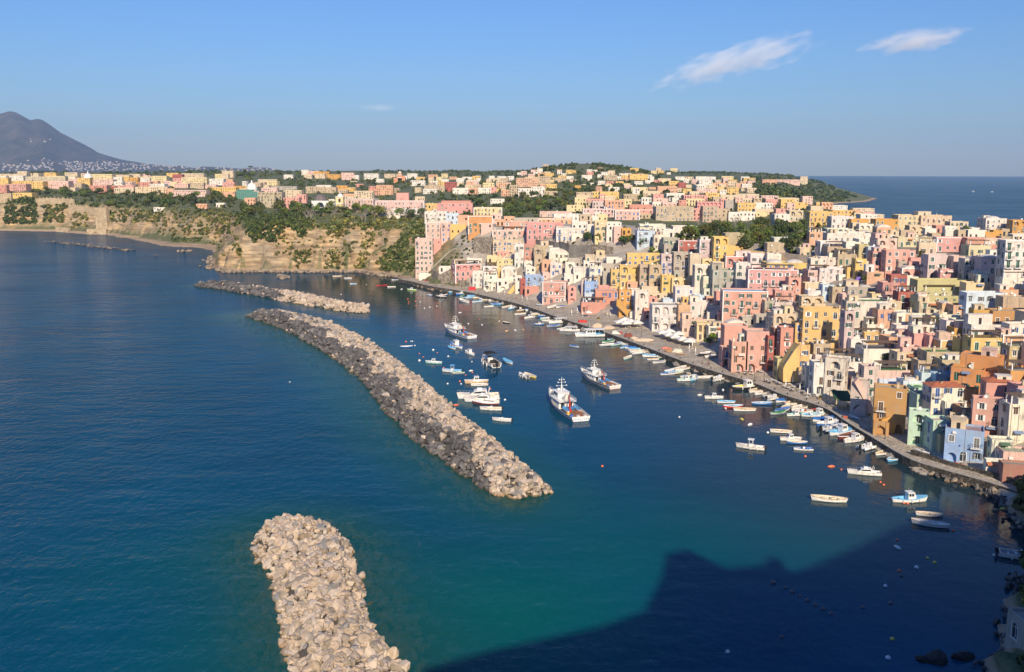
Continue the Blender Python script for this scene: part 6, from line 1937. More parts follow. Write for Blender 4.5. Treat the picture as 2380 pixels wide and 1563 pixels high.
trawler(at(*Z('p',655,262)), at(*Z('p',1010,372)), (.78,.78,.77), (.08,.30,.62), (.20,.03,.03), 'smaller fishing trawler with pale blue stripes and dark red bottom', red_jib=False)
# ------------------------------------------------------------------ buoys
mb = MB(); mb.lathe([(0,-.3),(.24,-.22),(.34,0),(.3,.18),(.16,.3),(.05,.34),(.05,.42),(0,.42)], 10); BUOY = mb.data('buoy', [M['paint']], True)
mb = MB(); mb.lathe([(0,-1.),(.2,-.75),(.34,-.3),(.36,.1),(.24,.55),(.08,.8),(0,.82)], 10); mb.v = [(z,y,x+.08) for x,y,z in mb.v]; FLOAT = mb.data('mooring_float', [M['paint']], True)
BB = """p 92 415 o|p 157 408 w|p 180 410 w|p 214 468 w|p 469 530 W|p 526 568 o|p 277 580 o|p 331 626 o|p 278 678 W|p 678 618 W|p 1007 690 w|p 615 778 o|p 993 818 F|p 1015 842 o|p 922 878 o|p 840 965 o|p 858 1000 w|p 671 998 w|p 1263 1068 o
p 1468 1220 w|p 790 1295 O|p 1490 262 T|p 1605 253 F|p 1720 245 T|p 955 163 w|p 1146 180 w|p 1114 103 o|p 1384 127 w|p 840 10 F|k 348 440 F|k 660 372 F|k 70 740 w|k 917 767 Y|k 1033 840 F|k 1272 948 w|k 1783 1268 o|k 2140 1408 O|k 2273 1448 o|k 695 622 F
n 440 88 o|n 485 125 o|n 668 870 o|n 670 975 F|n 1085 1117 y|n 1180 1178 y|n 935 1247 w|n 697 1292 o|n 728 1362 k|n 512 1500 w|n 1433 743 o|n 1987 1075 w|n 2115 450 Y|o 209 435 k|o 585 375 k|o 608 862 y|o 552 1120 w|v 1402 1084 o|v 1800 1354 K
v 1828 1366 k|v 1845 1375 k|v 1863 1385 k|v 1880 1395 k|v 1898 1406 k|v 1917 1415 k|v 1935 1426 k|v 1695 1515 w|v 1820 1480 k|a 27 882 F|a 112 1015 o|a 125 1052 o|a 120 1080 o|a 215 1042 o|a 225 1105 o|a 255 1000 o|a 280 1055 w|a 505 1110 w|a 520 1068 o
a 820 1197 F|a 935 1350 w|a 605 1245 K|a 338 1140 w|a 410 1125 w|a 1354 1312 w|n 758 368 o|n 812 378 o|r 1550 1258 w|r 1875 1300 w|r 1315 1350 w"""
BN = dict(o=('orange',(.75,.16,.06)), w=('white',(.78,.77,.74)), y=('yellow',(.72,.55,.1)), k=('dark',(.12,.10,.11)), f=('white',(.78,.77,.74)), t=('tan',(.70,.45,.2)))
for ln in BB.replace('\n','|').split('|'):
    a_, x_, y_, c_ = ln.split(); p = at(*Z(a_, float(x_), float(y_)), 0.)
    big = c_ in 'FTYOKW' and c_ != 'W'
    nm, cc = BN[c_.lower()]
    if c_ in 'FTYO': o = link('mooring_float', FLOAT, None, p, R.uniform(0,6.28), cc, R.uniform(.9,1.25)); tag(o, f'long {nm} float bobbing in the harbour', 'float', f'long {nm} floats')
    else: o = link('buoy', BUOY, None, p, 0, cc, R.uniform(.8,1.2)*(1.4 if c_ in 'WK' else 1)); tag(o, f'small round {nm} mooring buoy', 'buoy', f'small {nm} buoys')
# ------------------------------------------------------------------ churches and other landmarks
def base_at(zid, x, y):
    p = hit(*Z(zid, x, y)); return (p[0], p[1], max(p[2], 2.08) if p[2] < 2.3 else p[2])
def px(zid, n, p): return n/ZM[zid][2]/S4/F*proj(*p)[2]      # sheet pixels -> metres at p
def dome(root, r, z, n=20, lantern=True, col=(.78,.76,.72), drum=0., cx=0., cy=0.):
    mb = MB(); pr = [(r, z-.5), (r, z+drum)]+[(r*math.cos(a*.1309)*1., z+drum+r*1.02*math.sin(a*.1309)) for a in range(1,12)]+[(.02, z+drum+r*1.02)]
    mb.lathe(pr, n, org=(cx,cy,0)); o = mb.build('dome', [M['plaster']], root, color=col, smooth=True)
    if lantern:
        mb = MB(); zt = z+drum+r; mb.lathe([(r*.16,zt-.2),(r*.16,zt+r*.28),(r*.2,zt+r*.3),(r*.1,zt+r*.45),(.03,zt+r*.62)], 8, org=(cx,cy,0)); mb.build('lantern', [M['plaster']], o, color=col)
p = base_at('q', 795, 790); w = px('q', 82, p); root = empty('domed_church', p); tag(root, 'pale church whose white dome rises over the left part of the town', 'church')
mb = MB(); h = px('q', 60, p); mb.box(-w,w*.9,0,w*1.6,-5,h*.55); mb.box(-w*1.9,-w*1.15,0,w*.6,-5,h*1.02); mb.box(-w*1.2,-w*1.1,0,w*.6,-5,h*.6); mb.build('wall', [M['plaster']], root, color=(.76,.66,.48))
mb = MB(); mb.lathe([(w*.48,h*.5),(w*.48,h*.8),(w*.53,h*.82),(w*.53,h*.86)], 18, org=(0,w*.7,0)); mb.build('drum', [M['plaster']], root, color=(.78,.74,.66)); dome(root, w*.47, h*.86, col=(.78,.76,.72), cy=w*.7)
p = base_at('r', 440, 470); w = px('r', 92, p); h = px('r', 90, p); root = empty('domed_church', p); tag(root, 'church under green scaffold netting with a large white dome', 'church')
mb = MB(); mb.box(-w*1.2,w*1.2,0,w*1.8,-5,h*.86); mb.build('wall', [M['plaster']], root, color=(.62,.52,.42))
mb = MB(); mb.box(-w*1.28,w*1.1,-.9,-.5,-3,h*.82); mb.box(-w*1.0,w*.6,-.5,w*.4,h*.82,h*1.02); mb.build('scaffold_netting', [M['fabric']], root, color=(.09,.24,.20))
mb = MB()
for k in range(12): x = -w*1.28+w*2.38*k/11; mb.tube((x,-1.,-3),(x,-1.,h*.9),.06,n=4)
for k in range(5): mb.tube((-w*1.28,-1.,h*.18*k+.5),(w*1.1,-1.,h*.18*k+.5),.06,n=4)
mb.build('scaffold_frame', [M['metal']], root); dome(root, w*.5, h*.95, drum=w*.22, cy=w*.9, cx=w*.25)
p = base_at('r', 1120, 570); w = px('r', 160, p); h = px('r', 95, p); root = empty('white_church', p); tag(root, 'white-fronted church with a dark dome and a half-round window', 'church')
mb = MB(); holes = [(arch_pts(w*.42, w*.28, 10, w*.5, h*.32), .5, 1)]
facade(mb, (-w/2,0), (1,0), w, -5, h*.9, holes, (0,1)); facade(mb, (-w/2,w*.9), (0,-1), w*.9, -5, h*.9, [], (1,0)); facade(mb, (w/2,0), (0,1), w*.9, -5, h*.9, [], (-1,0)); mb.box(-w/2+.01,w/2-.01,.01,w*.9,h*.8,h*.89); mb.box(w*.5,w*.82,.5,w*.5,-5,h*.75)
mb.build('wall', [M['plaster'], M['glass']], root, color=(.72,.71,.69)); mb = MB(); mb.box(-w*.52,w*.52,-.12,-.003,h*.86,h*.95); mb.build('cornice', [M['white']], root)
dome(root, w*.36, h*.92, col=(.16,.13,.13), lantern=False, cy=w*.55, cx=-w*.1)
p = base_at('r', 1300, 578); w = px('r', 70, p); h = px('r', 165, p); root = empty('bell_tower', p); tag(root, 'yellow bell tower with a small white dome beside the white church', 'tower')
mb = MB(); holes = [(arch_pts(w*.3, h*.2, 8, w*.5, h*.52), .6, 1)]
for o_, ax, iw in (((-w/2,0),(1,0),(0,1)),((-w/2,w),(0,-1),(1,0)),((w/2,0),(0,1),(-1,0)),((w/2,w),(-1,0),(0,-1))): facade(mb, o_, ax, w, -5, h*.84, holes, iw)
mb.build('wall', [M['plaster'], M['dark']], root, color=(.74,.60,.32))
mb = MB()
for z in (h*.42,h*.80): mb.box(-w*.56,w*.56,-w*.06,w*1.06,z,z+h*.03)
mb.build('cornice', [M['white']], root); dome(root, w*.36, h*.84, col=(.80,.78,.74), cy=w/2)
p = base_at('r', 1858, 310); w = px('r', 40, p); h = px('r', 104, p); root = empty('orange_church', p); tag(root, 'orange church with a stepped bell tower on the skyline', 'church')
mb = MB(); mb.box(-w*1.5,w*1.2,0,w*2,-5,h*.42); mb.box(-w*.5,w*.5,0,w,-5,h*.7); mb.box(-w*.36,w*.36,w*.14,w*.86,h*.7,h*.92); mb.build('wall', [M['plaster']], root, color=(.66,.30,.17))
mb = MB()
for z, q in ((h*.42,.56),(h*.68,.56),(h*.90,.42)): mb.box(-w*q,w*q,w*.5-w*q,w*.5+w*q,z,z+h*.035)
mb.build('cornice', [M['white']], root); dome(root, w*.26, h*.93, cy=w*.5, lantern=False, col=(.78,.72,.66)); dome(root, w*.5, h*.42, cx=w*.75, cy=w*1.1, col=(.62,.27,.15), lantern=False)
p = base_at('s', 1362, 172); w = px('s', 74, p); h = px('s', 36, p); root = empty('hill_tower', p); tag(root, 'square stone tower on the crest of the far hill', 'tower')
mb = MB(); mb.box(-w/2,w*.22,0,w*.7,-8,h); mb.box(w*.22,w*.5,0,w*.6,-8,h*.86)
for k in range(4): mb.box(-w/2+w*.19*k,-w/2+w*.19*k+w*.1,0,w*.1,h,h*1.12)
mb.build('wall', [M['worn']], root, color=(.52,.40,.30))
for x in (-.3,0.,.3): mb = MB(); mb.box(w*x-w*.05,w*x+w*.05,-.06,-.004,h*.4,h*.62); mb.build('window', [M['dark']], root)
house('r', 1635, 2085, 478, 605, 'k', 'TwX', 0, .30, 'large pale pink palazzo with rows of tall windows', 'palazzo')
house('r', 1335, 1650, 463, 580, 'k', 'TwX', 16, .5, 'side wing of the pink palazzo, beside the yellow bell tower', 'palazzo')
house('r', 1825, 1942, 405, 500, 'p', 'NX', 0, .7, 'windowless pink rooftop block standing behind the pink palazzo', 'house')
# ------------------------------------------------------------------ walls, terraces, stairs of the garden slope
def wall_run(pts, th, mat, label, posts=0., name='retaining_wall', cat='wall', low=6., wc=(.56,.46,.34)):
    P = []
    for zid, x, yt, yb in pts:
        b = base_at(zid, x, yb); vt = Z(zid, x, yt)[1]; k = (PY-vt)/F
        P.append((b[0], b[1], b[2]-low, b[1]*(k*CP-SP)/(CP+k*SP)+H))
    mb = MB(); pm = MB()
    for a, b in zip(P, P[1:]):
        d = Vector((b[0]-a[0], b[1]-a[1])); L = d.length; n = Vector((-d.y, d.x))/L*th
        if n.y < 0: n = -n
        f = [(a[0],a[1],a[2]),(b[0],b[1],b[2]),(b[0],b[1],b[3]),(a[0],a[1],a[3])]; g_ = [(q[0]+n.x,q[1]+n.y,q[2]) for q in f]
        mb.mesh(f+g_, [(0,1,2,3),(5,4,7,6),(3,2,6,7),(1,5,6,2),(4,0,3,7)])
        if posts:
            for k in range(int(L/posts)+1):
                t = min(1,k*posts/L); x, y, z = a[0]+d.x*t, a[1]+d.y*t, a[3]+(b[3]-a[3])*t
                pm.box(x-.38,x+.38,y-.05,y+.7,z-.2,z+1.35); pm.lathe([(.38,1.3),(.32,1.55),(.15,1.7),(0,1.74)], 6, org=(x,y+.3,z))
    root = empty(name, (0,0,0)); tag(root, label, cat, kind='thing'); mb.build('masonry', [mat], root, color=wc)
    if posts: pm.build('battlement', [M['stone'] if mat is M['greywall'] else mat], root)
    return root
wall_run([('a',1000,180,395),('a',1120,168,390),('a',1258,168,395)], 1., M['stone'], 'high rubble stone wall below the terrace house, above the garden slope')
wall_run([('a',445,605,745),('a',520,660,752),('a',620,730,775)], .8, M['stone'], 'rubble stone wall below the garden stairs, beside the small white hut')
wall_run([('a',560,672,790),('a',690,600,770)], .8, M['stone'], 'rubble stone wall beside the big pink loggia house')
wall_run([('a',690,745,812),('a',880,765,830),('a',945,800,850)], .8, M['stone'], 'low rubble stone plinth wall under the big pink loggia house')
wall_run([('a',500,585,620),('a',690,602,640)], .5, M['plaster'], 'low pink balustrade wall at the foot of the garden slope', wc=(.66,.42,.36))
wall_run([('b',120,205,270),('b',260,205,330),('b',400,232,395),('b',480,245,400)], 1., M['greywall'], 'dark grey terrace wall with white-topped battlements, left length', 4.)
wall_run([('b',480,225,420),('b',600,265,470),('b',760,285,440),('b',900,270,420)], 1., M['greywall'], 'tall dark grey terrace wall with battlements above white houses', 4.)
wall_run([('b',900,255,400),('b',1010,275,400),('b',1190,300,390)], 1., M['stone'], 'pale stone terrace wall with battlements below the dark trees', 5.)
wall_run([('d',235,355,430),('d',470,375,480),('d',860,415,560)], .8, M['worn'], 'long bare tan garden wall below the walled gardens')
wall_run([('t',1330,920,1000),('t',1560,945,1010)], .8, M['plaster'], 'yellow garden wall beside the walled gardens', wc=(.70,.50,.21))
wall_run([('q',0,890,975),('q',110,880,975)], 3., M['tuff'], 'arched stone wall at the left edge above the beach')
wall_run([('q',335,930,990),('q',440,925,985),('q',600,930,1000),('q',690,935,1000)], 1.5, M['tuff'], 'crenellated stone ruin along the cliff top', 5.5, 'ruined_wall')
wall_run([('q',640,985,1040),('q',760,1000,1060),('q',895,1030,1075)], 1.2, M['tuff'], 'row of broken stone pillars below the cliff-top garden', 4., 'ruined_wall')
wall_run([('q',895,1015,1222),('q',1000,1012,1225)], 5., M['tuff'], 'square stone bastion standing out from the beach cliff', 0, 'bastion')
wall_run([('q',810,1212,1262),('q',990,1212,1265)], 3., M['tuff'], 'low pale sea wall at the foot of the bastion', 0, 'sea_wall')
wall_run([('q',520,1195,1240),('q',640,1205,1245)], 3., M['tuff'], 'low arched stone wall at the back of the beach')
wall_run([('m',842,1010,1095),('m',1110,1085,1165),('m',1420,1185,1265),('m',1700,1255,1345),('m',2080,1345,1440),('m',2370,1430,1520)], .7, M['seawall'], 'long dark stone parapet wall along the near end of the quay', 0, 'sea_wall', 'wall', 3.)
def stairway(pts, wd, label, mats, rail):
    P = [base_at(z, x, y) for z, x, y in pts]; mb = MB(); rm = MB()
    Q = resample([tuple(p) for p in P], 2.)
    for k in range(len(Q)-1):
        a, b = Q[k], Q[k+1]; za, zb = max(a[2], hgt(a[0],a[1]))+.45, max(b[2], hgt(b[0],b[1]))+.45
        mb.mesh([(a[0],a[1]-wd/2,za),(b[0],b[1]-wd/2,zb),(b[0],b[1]+wd/2,zb),(a[0],a[1]+wd/2,za),(a[0],a[1]-wd/2,za-3),(b[0],b[1]-wd/2,zb-3),(b[0],b[1]+wd/2,zb-3),(a[0],a[1]+wd/2,za-3)], [(0,1,2,3),(4,5,1,0),(3,2,6,7),(4,0,3,7),(1,5,6,2)])
        rm.tube((a[0],a[1]-wd/2,za+.9),(b[0],b[1]-wd/2,zb+.9),.05,n=4); rm.tube((a[0],a[1]-wd/2,za),(a[0],a[1]-wd/2,za+.9),.05,n=4); rm.tube((a[0],a[1]-wd/2,za+.5),(b[0],b[1]-wd/2,zb+.5),.04,n=4)
    root = empty('stairway', (0,0,0)); tag(root, label, 'stairs'); mb.build('steps', [mats], root); rm.build('railing', [rail], root)
GRAIL = plain('green_rail', (.12,.26,.20), .6)
stairway([('a',440,592),('a',560,475),('a',690,352)], 2.2, 'straight stairway with green railings climbing the garden slope', M['paving'], GRAIL)
stairway([('a',690,352),('a',850,320),('a',1000,296)], 1.6, 'sloping path between the garden beds', M['paving'], GRAIL)
stairway([('a',430,602),('a',540,680),('a',650,765)], 2., 'lower stairway descending from the garden to the quay', M['paving'], GRAIL)
SHR = crown(77, 1., .8, 150, .3, 7, .5).data('foliage', [M['leaf']]); STM = MB(); STM.tube((0,0,-.5),(0,0,.5),.08,n=5); STM = STM.data('stem', [M['trunk']])
for x, y, s in ((595,550,1.5),(657,560,1.5),(605,497,.9),(705,455,.9),(770,455,1.),(840,462,1.),(670,502,1.),(745,505,1.2),(850,402,.8),(925,405,.8),(880,355,.8),(950,355,.8),(785,275,.9),(850,275,.9),(935,240,.9),(1000,240,.9),(870,230,1.),(925,200,.9),(1000,205,.9),(780,400,.8),(990,330,.8)):
    p = base_at('a', x, y); o = empty('garden_shrub', (p[0],p[1],p[2]-.1), R.uniform(0,6), s); link('foliage', SHR, o, color=(.8,.95,.85)); link('stem', STM, o)
    tag(o, 'clipped round shrub planted in the stepped garden slope', 'shrub', 'shrubs of the stepped garden slope')
def stair_block(zid, pts, depth, col, label, arch=None):
    lo = max(pts, key=lambda q: q[1]); u, v = Z(zid, *lo); p = hit(u, v)
    if p[2] < 2.3: p = (*at(u, v, 2.08)[:2], 2.08)
    P = []
    for q in pts:
        uu_, vv_ = Z(zid, *q); d = ray(uu_, vv_); t = p[1]/d[1]; P.append((t*d[0]-p[0], max(H+t*d[2]-p[2], -.6)))
    ar = sum(a[0]*b[1]-b[0]*a[1] for a, b in zip(P, P[1:]+P[:1]))
    if ar < 0: P = P[::-1]
    root = empty('stair_block', p); tag(root, label, 'stairs')
    tri = tessellate_polygon([[Vector((x,z,0)) for x,z in P]]); mb = MB()
    for y, fl in ((0,False),(depth,True)):
        for t in tri:
            a, b, c = (P[i] for i in t); cr = (b[0]-a[0])*(c[1]-a[1])-(b[1]-a[1])*(c[0]-a[0])
            mb.face([(x,y,z) for x,z in ((a,b,c) if (cr > 0) != fl else (a,c,b))])
    for a, b in zip(P, P[1:]+P[:1]): mb.face([(a[0],0,a[1]),(a[0],depth,a[1]),(b[0],depth,b[1]),(b[0],0,b[1])])
    mb.build('masonry', [M['plaster']], root, color=PAL[col])
    top = [(a, b) for a, b in zip(P, P[1:]+P[:1]) if abs(b[0]-a[0]) > .8 and abs(b[1]-a[1]) > .8]
    if top:
        a, b = max(top, key=lambda e: math.hypot(e[1][0]-e[0][0], e[1][1]-e[0][1])); n = max(3, int(abs(b[1]-a[1])/.22)); mb = MB()
        for k in range(n):
            f0, f1 = k/n, (k+1)/n; x0, x1 = sorted((a[0]+(b[0]-a[0])*f0, a[0]+(b[0]-a[0])*f1)); zt = max(a[1]+(b[1]-a[1])*f0, a[1]+(b[1]-a[1])*f1)
            mb.box(x0, x1, .25, min(1.45, depth-.05), zt-.5, zt+.02)
        mb.build('steps', [M['paving']], root)
stair_block('f', [(1478,1105),(1478,930),(1505,870),(1625,690),(1690,600),(1690,1110)], 5., 'y', 'yellow stairway block with a long sloping parapet beside the quay tables')
stair_block('g', [(1090,1110),(1140,1050),(1235,1200),(1300,1330),(1340,1450),(1340,1555),(1285,1510),(1195,1300)], 1.6, 'k', 'pink outside stairway sweeping down the mauve house near the green awning')
stair_block('m', [(335,615),(430,335),(437,470),(375,625)], 2.5, 'o', 'steep ochre buttress stairs beside the pink stairway')
stair_block('m', [(432,625),(490,470),(502,600),(460,645)], 2.2, 'o', 'small ochre buttress at the foot of the brown ochre house')
stair_block('m', [(455,720),(455,600),(560,560),(680,545),(700,600),(660,645),(630,775),(590,790)], 2., 'o', 'low ochre stair wall with a scalloped top before the brown ochre house')
stair_block('b', [(1250,1012),(1300,1012),(1420,1180),(1405,1240),(1250,1090)], 1.6, 'o', 'ochre outside stairway descending to the folded beige parasols')
stair_block('a', [(1458,935),(1580,780),(1580,900),(1505,938)], 3., 'y', 'bright yellow triangular stair wall among the white houses')
stair_block('g', [(420,930),(500,1030),(480,1060),(420,1000)], 1.2, 'w', 'white sloping stair wall beside the yellow stairway block')
stair_block('b', [(1430,1270),(1430,1190),(1640,1075),(1650,1270)], 2., 'w', 'broad white outside stairway on the piazza beside the pale blue arches')
stair_block('c', [(250,640+620),(440,480+620),(470,500+620),(330,640+640)], 1., 'j', 'dark red sloping stair wall on the piazza')
# ------------------------------------------------------------------ life on the quay
def qp(zid, x, y, z=2.1): return at(*Z(zid, x, y), z)
mb = MB(); mb.tube((0,0,0),(0,0,2.7),.035,n=6); mb.box(-.35,.35,-.35,.35,0,.1); PP = mb.data('pole', [M['white']])
mb = MB(); mb.lathe([(.10,.85),(.22,1.05),(.20,1.6),(.13,2.3),(.05,2.75),(.0,2.85)], 8); PF = mb.data('folded_canopy', [M['fabric']])
def cano(w, h):
    mb = MB(); c = [(-w,-w,2.3),(w,-w,2.3),(w,w,2.3),(-w,w,2.3)]
    for k in range(4): mb.face([c[k], c[(k+1)%4], (0,0,2.3+h)]); a, b = c[k], c[(k+1)%4]; mb.face([a,(a[0],a[1],2.05),(b[0],b[1],2.05),b])
    return mb.data('canopy', [M['fabric']])
PO = cano(1.5, .8); PB = cano(2.2, 1.)
CREAM = (.74,.68,.56)
for zid, x, y, c, lab in [('k',1512,335,0,''),('k',1610,292,0,''),('k',1703,392,0,''),('k',1808,458,0,''),('k',1893,442,0,''),('k',2105,532,1,''),('k',2200,612,1,''),('f',200,692,0,''),('f',242,652,0,''),('f',285,732,0,''),('b',640,1225,0,''),('b',717,1195,0,''),('b',790,1245,0,''),
   ('b',1075,1228,2,''),('b',1120,1252,2,''),('b',1165,1262,2,''),('b',1210,1205,2,''),('b',1258,1258,2,''),('b',1355,1248,2,''),('a',1350,935,0,''),('a',1425,950,0,''),('a',1665,1030,0,''),('a',1730,1040,0,''),('a',1905,1025,0,''),('f',155,520,0,''),('f',45,480,0,'')]:
    p = qp(zid, x, y); o = empty('parasol', p, R.uniform(0,1)); link('pole', PP, o); link('folded_canopy', PF, o, color=[(.78,.76,.70),(.60,.48,.28),(.70,.58,.42)][c])
    tag(o, ['folded white cafe parasol standing on the quay','folded ochre parasol beside the green awning','folded beige parasol in front of the ochre house'][c], 'parasol', ['folded white parasols','folded ochre parasols','folded beige parasols'][c])
for zid, x, y, me, lab in [('b',865,1250,PO,'single open cream parasol among folded ones'),('b',1290,1385,PB,'open canopies on the piazza before the white arcade'),('b',1370,1400,PB,'open canopies on the piazza before the white arcade'),('b',1440,1375,PB,'open canopies on the piazza before the white arcade'),('b',1530,1390,PB,'open canopies on the piazza before the white arcade'),
   ('b',1365,1350,PB,'open canopies on the piazza before the white arcade'),('c',170,1530,PB,'open canopies of the row of cafe tents'),('c',260,1560,PB,'open canopies of the row of cafe tents'),('c',350,1590,PB,'open canopies of the row of cafe tents'),('c',445,1620,PB,'open canopies of the row of cafe tents'),('c',545,1645,PB,'open canopies of the row of cafe tents'),('c',270,1510,PB,'open canopies of the row of cafe tents'),('c',400,1545,PB,'open canopies of the row of cafe tents'),('f',235,610,PO,'small open pink parasol at the end of the cafe tents')]:
    p = qp(zid, x, y); o = empty('parasol', p, R.uniform(-.25,.25)); link('pole', PP, o); link('canopy', me, o, color=(.80,.76,.70) if 'pink' not in lab else (.7,.52,.46))
    grp = lab if lab.startswith('open') else None
    tag(o, ('wide pale square parasol, one of the '+lab) if grp else lab, 'parasol', grp)
mb = MB(); mb.box(-.5,.5,-.5,.5,.72,.77); TT = mb.data('table_top', [M['white']]); mb = MB(); mb.tube((0,0,0),(0,0,.72),.05,n=5); mb.box(-.3,.3,-.05,.05,0,.05); mb.box(-.05,.05,-.3,.3,.003,.055); TL = mb.data('leg', [M['iron']])
CH1 = MB(); CH1.box(-.21,.21,-.21,.21,.42,.46); CH1 = CH1.data('seat', [M['wood']]); CH2 = MB(); CH2.box(-.21,.21,.17,.21,.46,.92); CH2 = CH2.data('backrest', [M['wood']])
CH3 = MB(); CH3.box(-.02,.02,-.02,.02,0,.42); CH3 = CH3.data('leg', [M['wood']])
CHD = [MB(), MB()]
def chair(p, rz, dark, lab, grp):
    o = empty('chair', p, rz); s = link('seat', CHS[dark], o); link('backrest', CHB[dark], o)
    for a in (-.18,.18):
        for b in (-.18,.18): link('leg', CHL[dark], o, (a,b,0))
    tag(o, lab, 'chair', grp)
CHS, CHB, CHL = [CH1, CH1.copy()], [CH2, CH2.copy()], [CH3, CH3.copy()]
for me in (CHS[1], CHB[1], CHL[1]): me.materials[0] = M['iron']
TBS = [(1255,250),(1320,240),(1300,265),(1370,255),(1410,280),(1440,290),(1490,330),(1550,350),(1610,375),(1560,300),(1620,335),(1680,305),(1740,345),(1770,330),(1840,380),(1910,400),(1750,400),(1830,440),(1920,440)]
for i, (x, y) in enumerate(TBS+[(885,130),(970,125),(1050,120),(1140,120),(1190,138),(960,150),(1060,160)]):
    p = qp('k', x, y+8); o = empty('cafe_table', p, R.uniform(-.2,.2)); link('table_top', TT, o); link('leg', TL, o)
    f = i >= len(TBS)
    tag(o, 'white-topped table before the pink arcaded house' if f else 'white-topped table in rows along the quay', 'table', 'tables before the pink arcaded house' if f else 'tables in rows along the quay')
    if i % 2 == 0: chair((p[0]+R.uniform(-.8,.8), p[1]-.75, p[2]), R.uniform(2.6,3.6), 1, 'dark chair beside a white-topped quay table', 'dark chairs at the quay tables')
for k in range(16):
    p = qp('g', R.uniform(870,1055), R.uniform(1445,1505)); chair(p, R.uniform(0,6.28), 0, 'wooden chair crowded under the green awning', 'wooden chairs at the green awning')
# the green awning
p0, p1 = qp('g', 790, 1430), qp('g', 1050, 1470)
root = empty('awning', p0); tag(root, 'dark green sloping awning over the wooden chairs', 'awning')
mb = MB(); w = p1[0]-p0[0]; mb.face([(-.3,-2.,2.5),(w+.5,-3.,2.4),(w+.9,2.6,3.9),(.5,3.,4.)]); mb.face([(-.3,-2.,2.42),(.5,3.,3.92),(w+.9,2.6,3.82),(w+.5,-3.,2.32)]); mb.face([(-.3,-2.,2.5),(-.3,-2.,2.2),(w+.5,-3.,2.1),(w+.5,-3.,2.4)]); mb.build('canopy', [M['fabric']], root, color=(.03,.075,.045))
for x, y, h in ((-.2,-1.9,2.45),(w+.4,-2.9,2.35)): mb = MB(); mb.tube((x,y,0),(x,y,h),.06,n=6); mb.build('post', [M['iron']], root)
# heaps of nets and covered gear
def heap(zid, x0, x1, yt, yb, col, label, seed=1):
    a, b = qp(zid, x0, yb), qp(zid, x1, yb); w = abs(b[0]-a[0]); w = max(w, 1.); p = ((a[0]+b[0])/2, (a[1]+b[1])/2, 2.1); h = max(.7, (yb-yt)/ZM[zid][2]/S4/F*proj(*p)[2]*.75)
    vs, fs = ico(3, seed+60, 5); o = Vector((seed*5.,0,0)); mb = MB()
    mb.mesh([(v[0]*w*.52*(1+.15*noise.noise(Vector(v)*3+o)), v[1]*max(.9,w*.3), max(-.05, v[2]*h*(1+.35*noise.noise(Vector(v)*4+o)))) for v in vs], fs)
    ob = mb.build('net_heap', [M['fabric']], None, p, R.uniform(-.3,.3), col, True); tag(ob, label, 'net heap')
TAN = (.56,.46,.33)
for k, a in enumerate([('b',930,1060,1305,1390,TAN,'biggest heap of nets under a tan sheet near the excursion boats'),('b',1050,1200,1345,1415,(.50,.40,.30),'mottled tan net heap beside the biggest one'),('b',1195,1300,1410,1475,(.70,.67,.60),'whitish covered net heap on the quay edge'),('b',1265,1330,1425,1470,(.45,.05,.05),'small bright red net heap'),('b',1345,1510,1430,1515,(.24,.07,.05),'dark red-brown net heap'),
   ('b',1400,1540,1485,1545,TAN,'tan sheeted heap in front of the dark red one'),('b',1540,1730,1515,1575,(.60,.48,.36),'long pinkish tan sheeted heap along the quay edge'),('j',1880,1990,95,150,(.62,.20,.15),'coral red heap beside the near cafe tables'),('j',1905,2010,120,195,(.36,.22,.12),'brown net heap beside the coral one'),('j',2010,2125,112,200,(.66,.60,.48),'cream sheeted heap beside the brown one'),('j',2060,2220,180,225,(.40,.30,.22),'low brown heap of floats and nets at the corner of the quay')]):
    heap(*a, k)
mb = MB(); mb.tube((0,0,0),(0,0,4.4),.06,.045,6); mb.tube((0,0,0),(0,0,.5),.13,.09,8); LP = mb.data('pole', [M['iron']]); mb = MB(); mb.tube((0,0,4.4),(0,-.25,4.75),.035,n=5); mb.tube((0,-.25,4.75),(0,-.6,4.6),.035,n=5); LA = mb.data('arm', [M['iron']]); mb = MB(); mb.lathe([(.05,4.62),(.2,4.42),(.17,4.36),(0,4.36)], 8, org=(0,-.6,0)); LH = mb.data('lantern', [M['iron']])
for zid, x, y, lab in (('k',1085,235,'iron street lamp before the pink arcaded house'),('f',1218,1112,'iron street lamp at the end of the quay tables'),('l',1845,855,'iron street lamp before the brown ochre house'),('m',1640,1265,'iron street lamp before the blue house at the near end of the quay'),('b',1590,1512,'iron street lamp in the middle of the piazza'),('b',1425,1405,'iron street lamp beside the open canopies'),('a',1540,1012,'iron street lamp before the yellow stairs'),('a',737,852,'iron street lamp on the quay below the pink loggia house'),('l',1045,420,'iron street lamp beside the green awning'),('f',482,822,'iron street lamp beside the beached boats'),('a',505,700,'iron street lamp at the far end of the quay')):
    p = qp(zid, x, y); o = empty('street_lamp', p, R.uniform(-.5,.5)+1.2); link('pole', LP, o); link('arm', LA, o); link('lantern', LH, o); tag(o, lab, 'street lamp', 'street lamps of the quay')
def crate(zid, x, y, col, s, label, name='crate', cat='crate'):
    p = qp(zid, x, y); mb = MB(); mb.box(-s,s,-s*.7,s*.7,0,s*.9); mb.box(-s-.03,s+.03,-s*.7-.03,s*.7+.03,s*.78,s*.86); mb.box(-s*.3,s*.3,-s*.72,-s*.7,s*.2,s*.5)
    ob = mb.build(name, [M['paint']], None, p, R.uniform(-.4,.4), col); tag(ob, label, cat)
crate('a', 985, 888, (.55,.03,.04), 2.0, 'bright red container on the quay beside the white garage house', 'container', 'container')
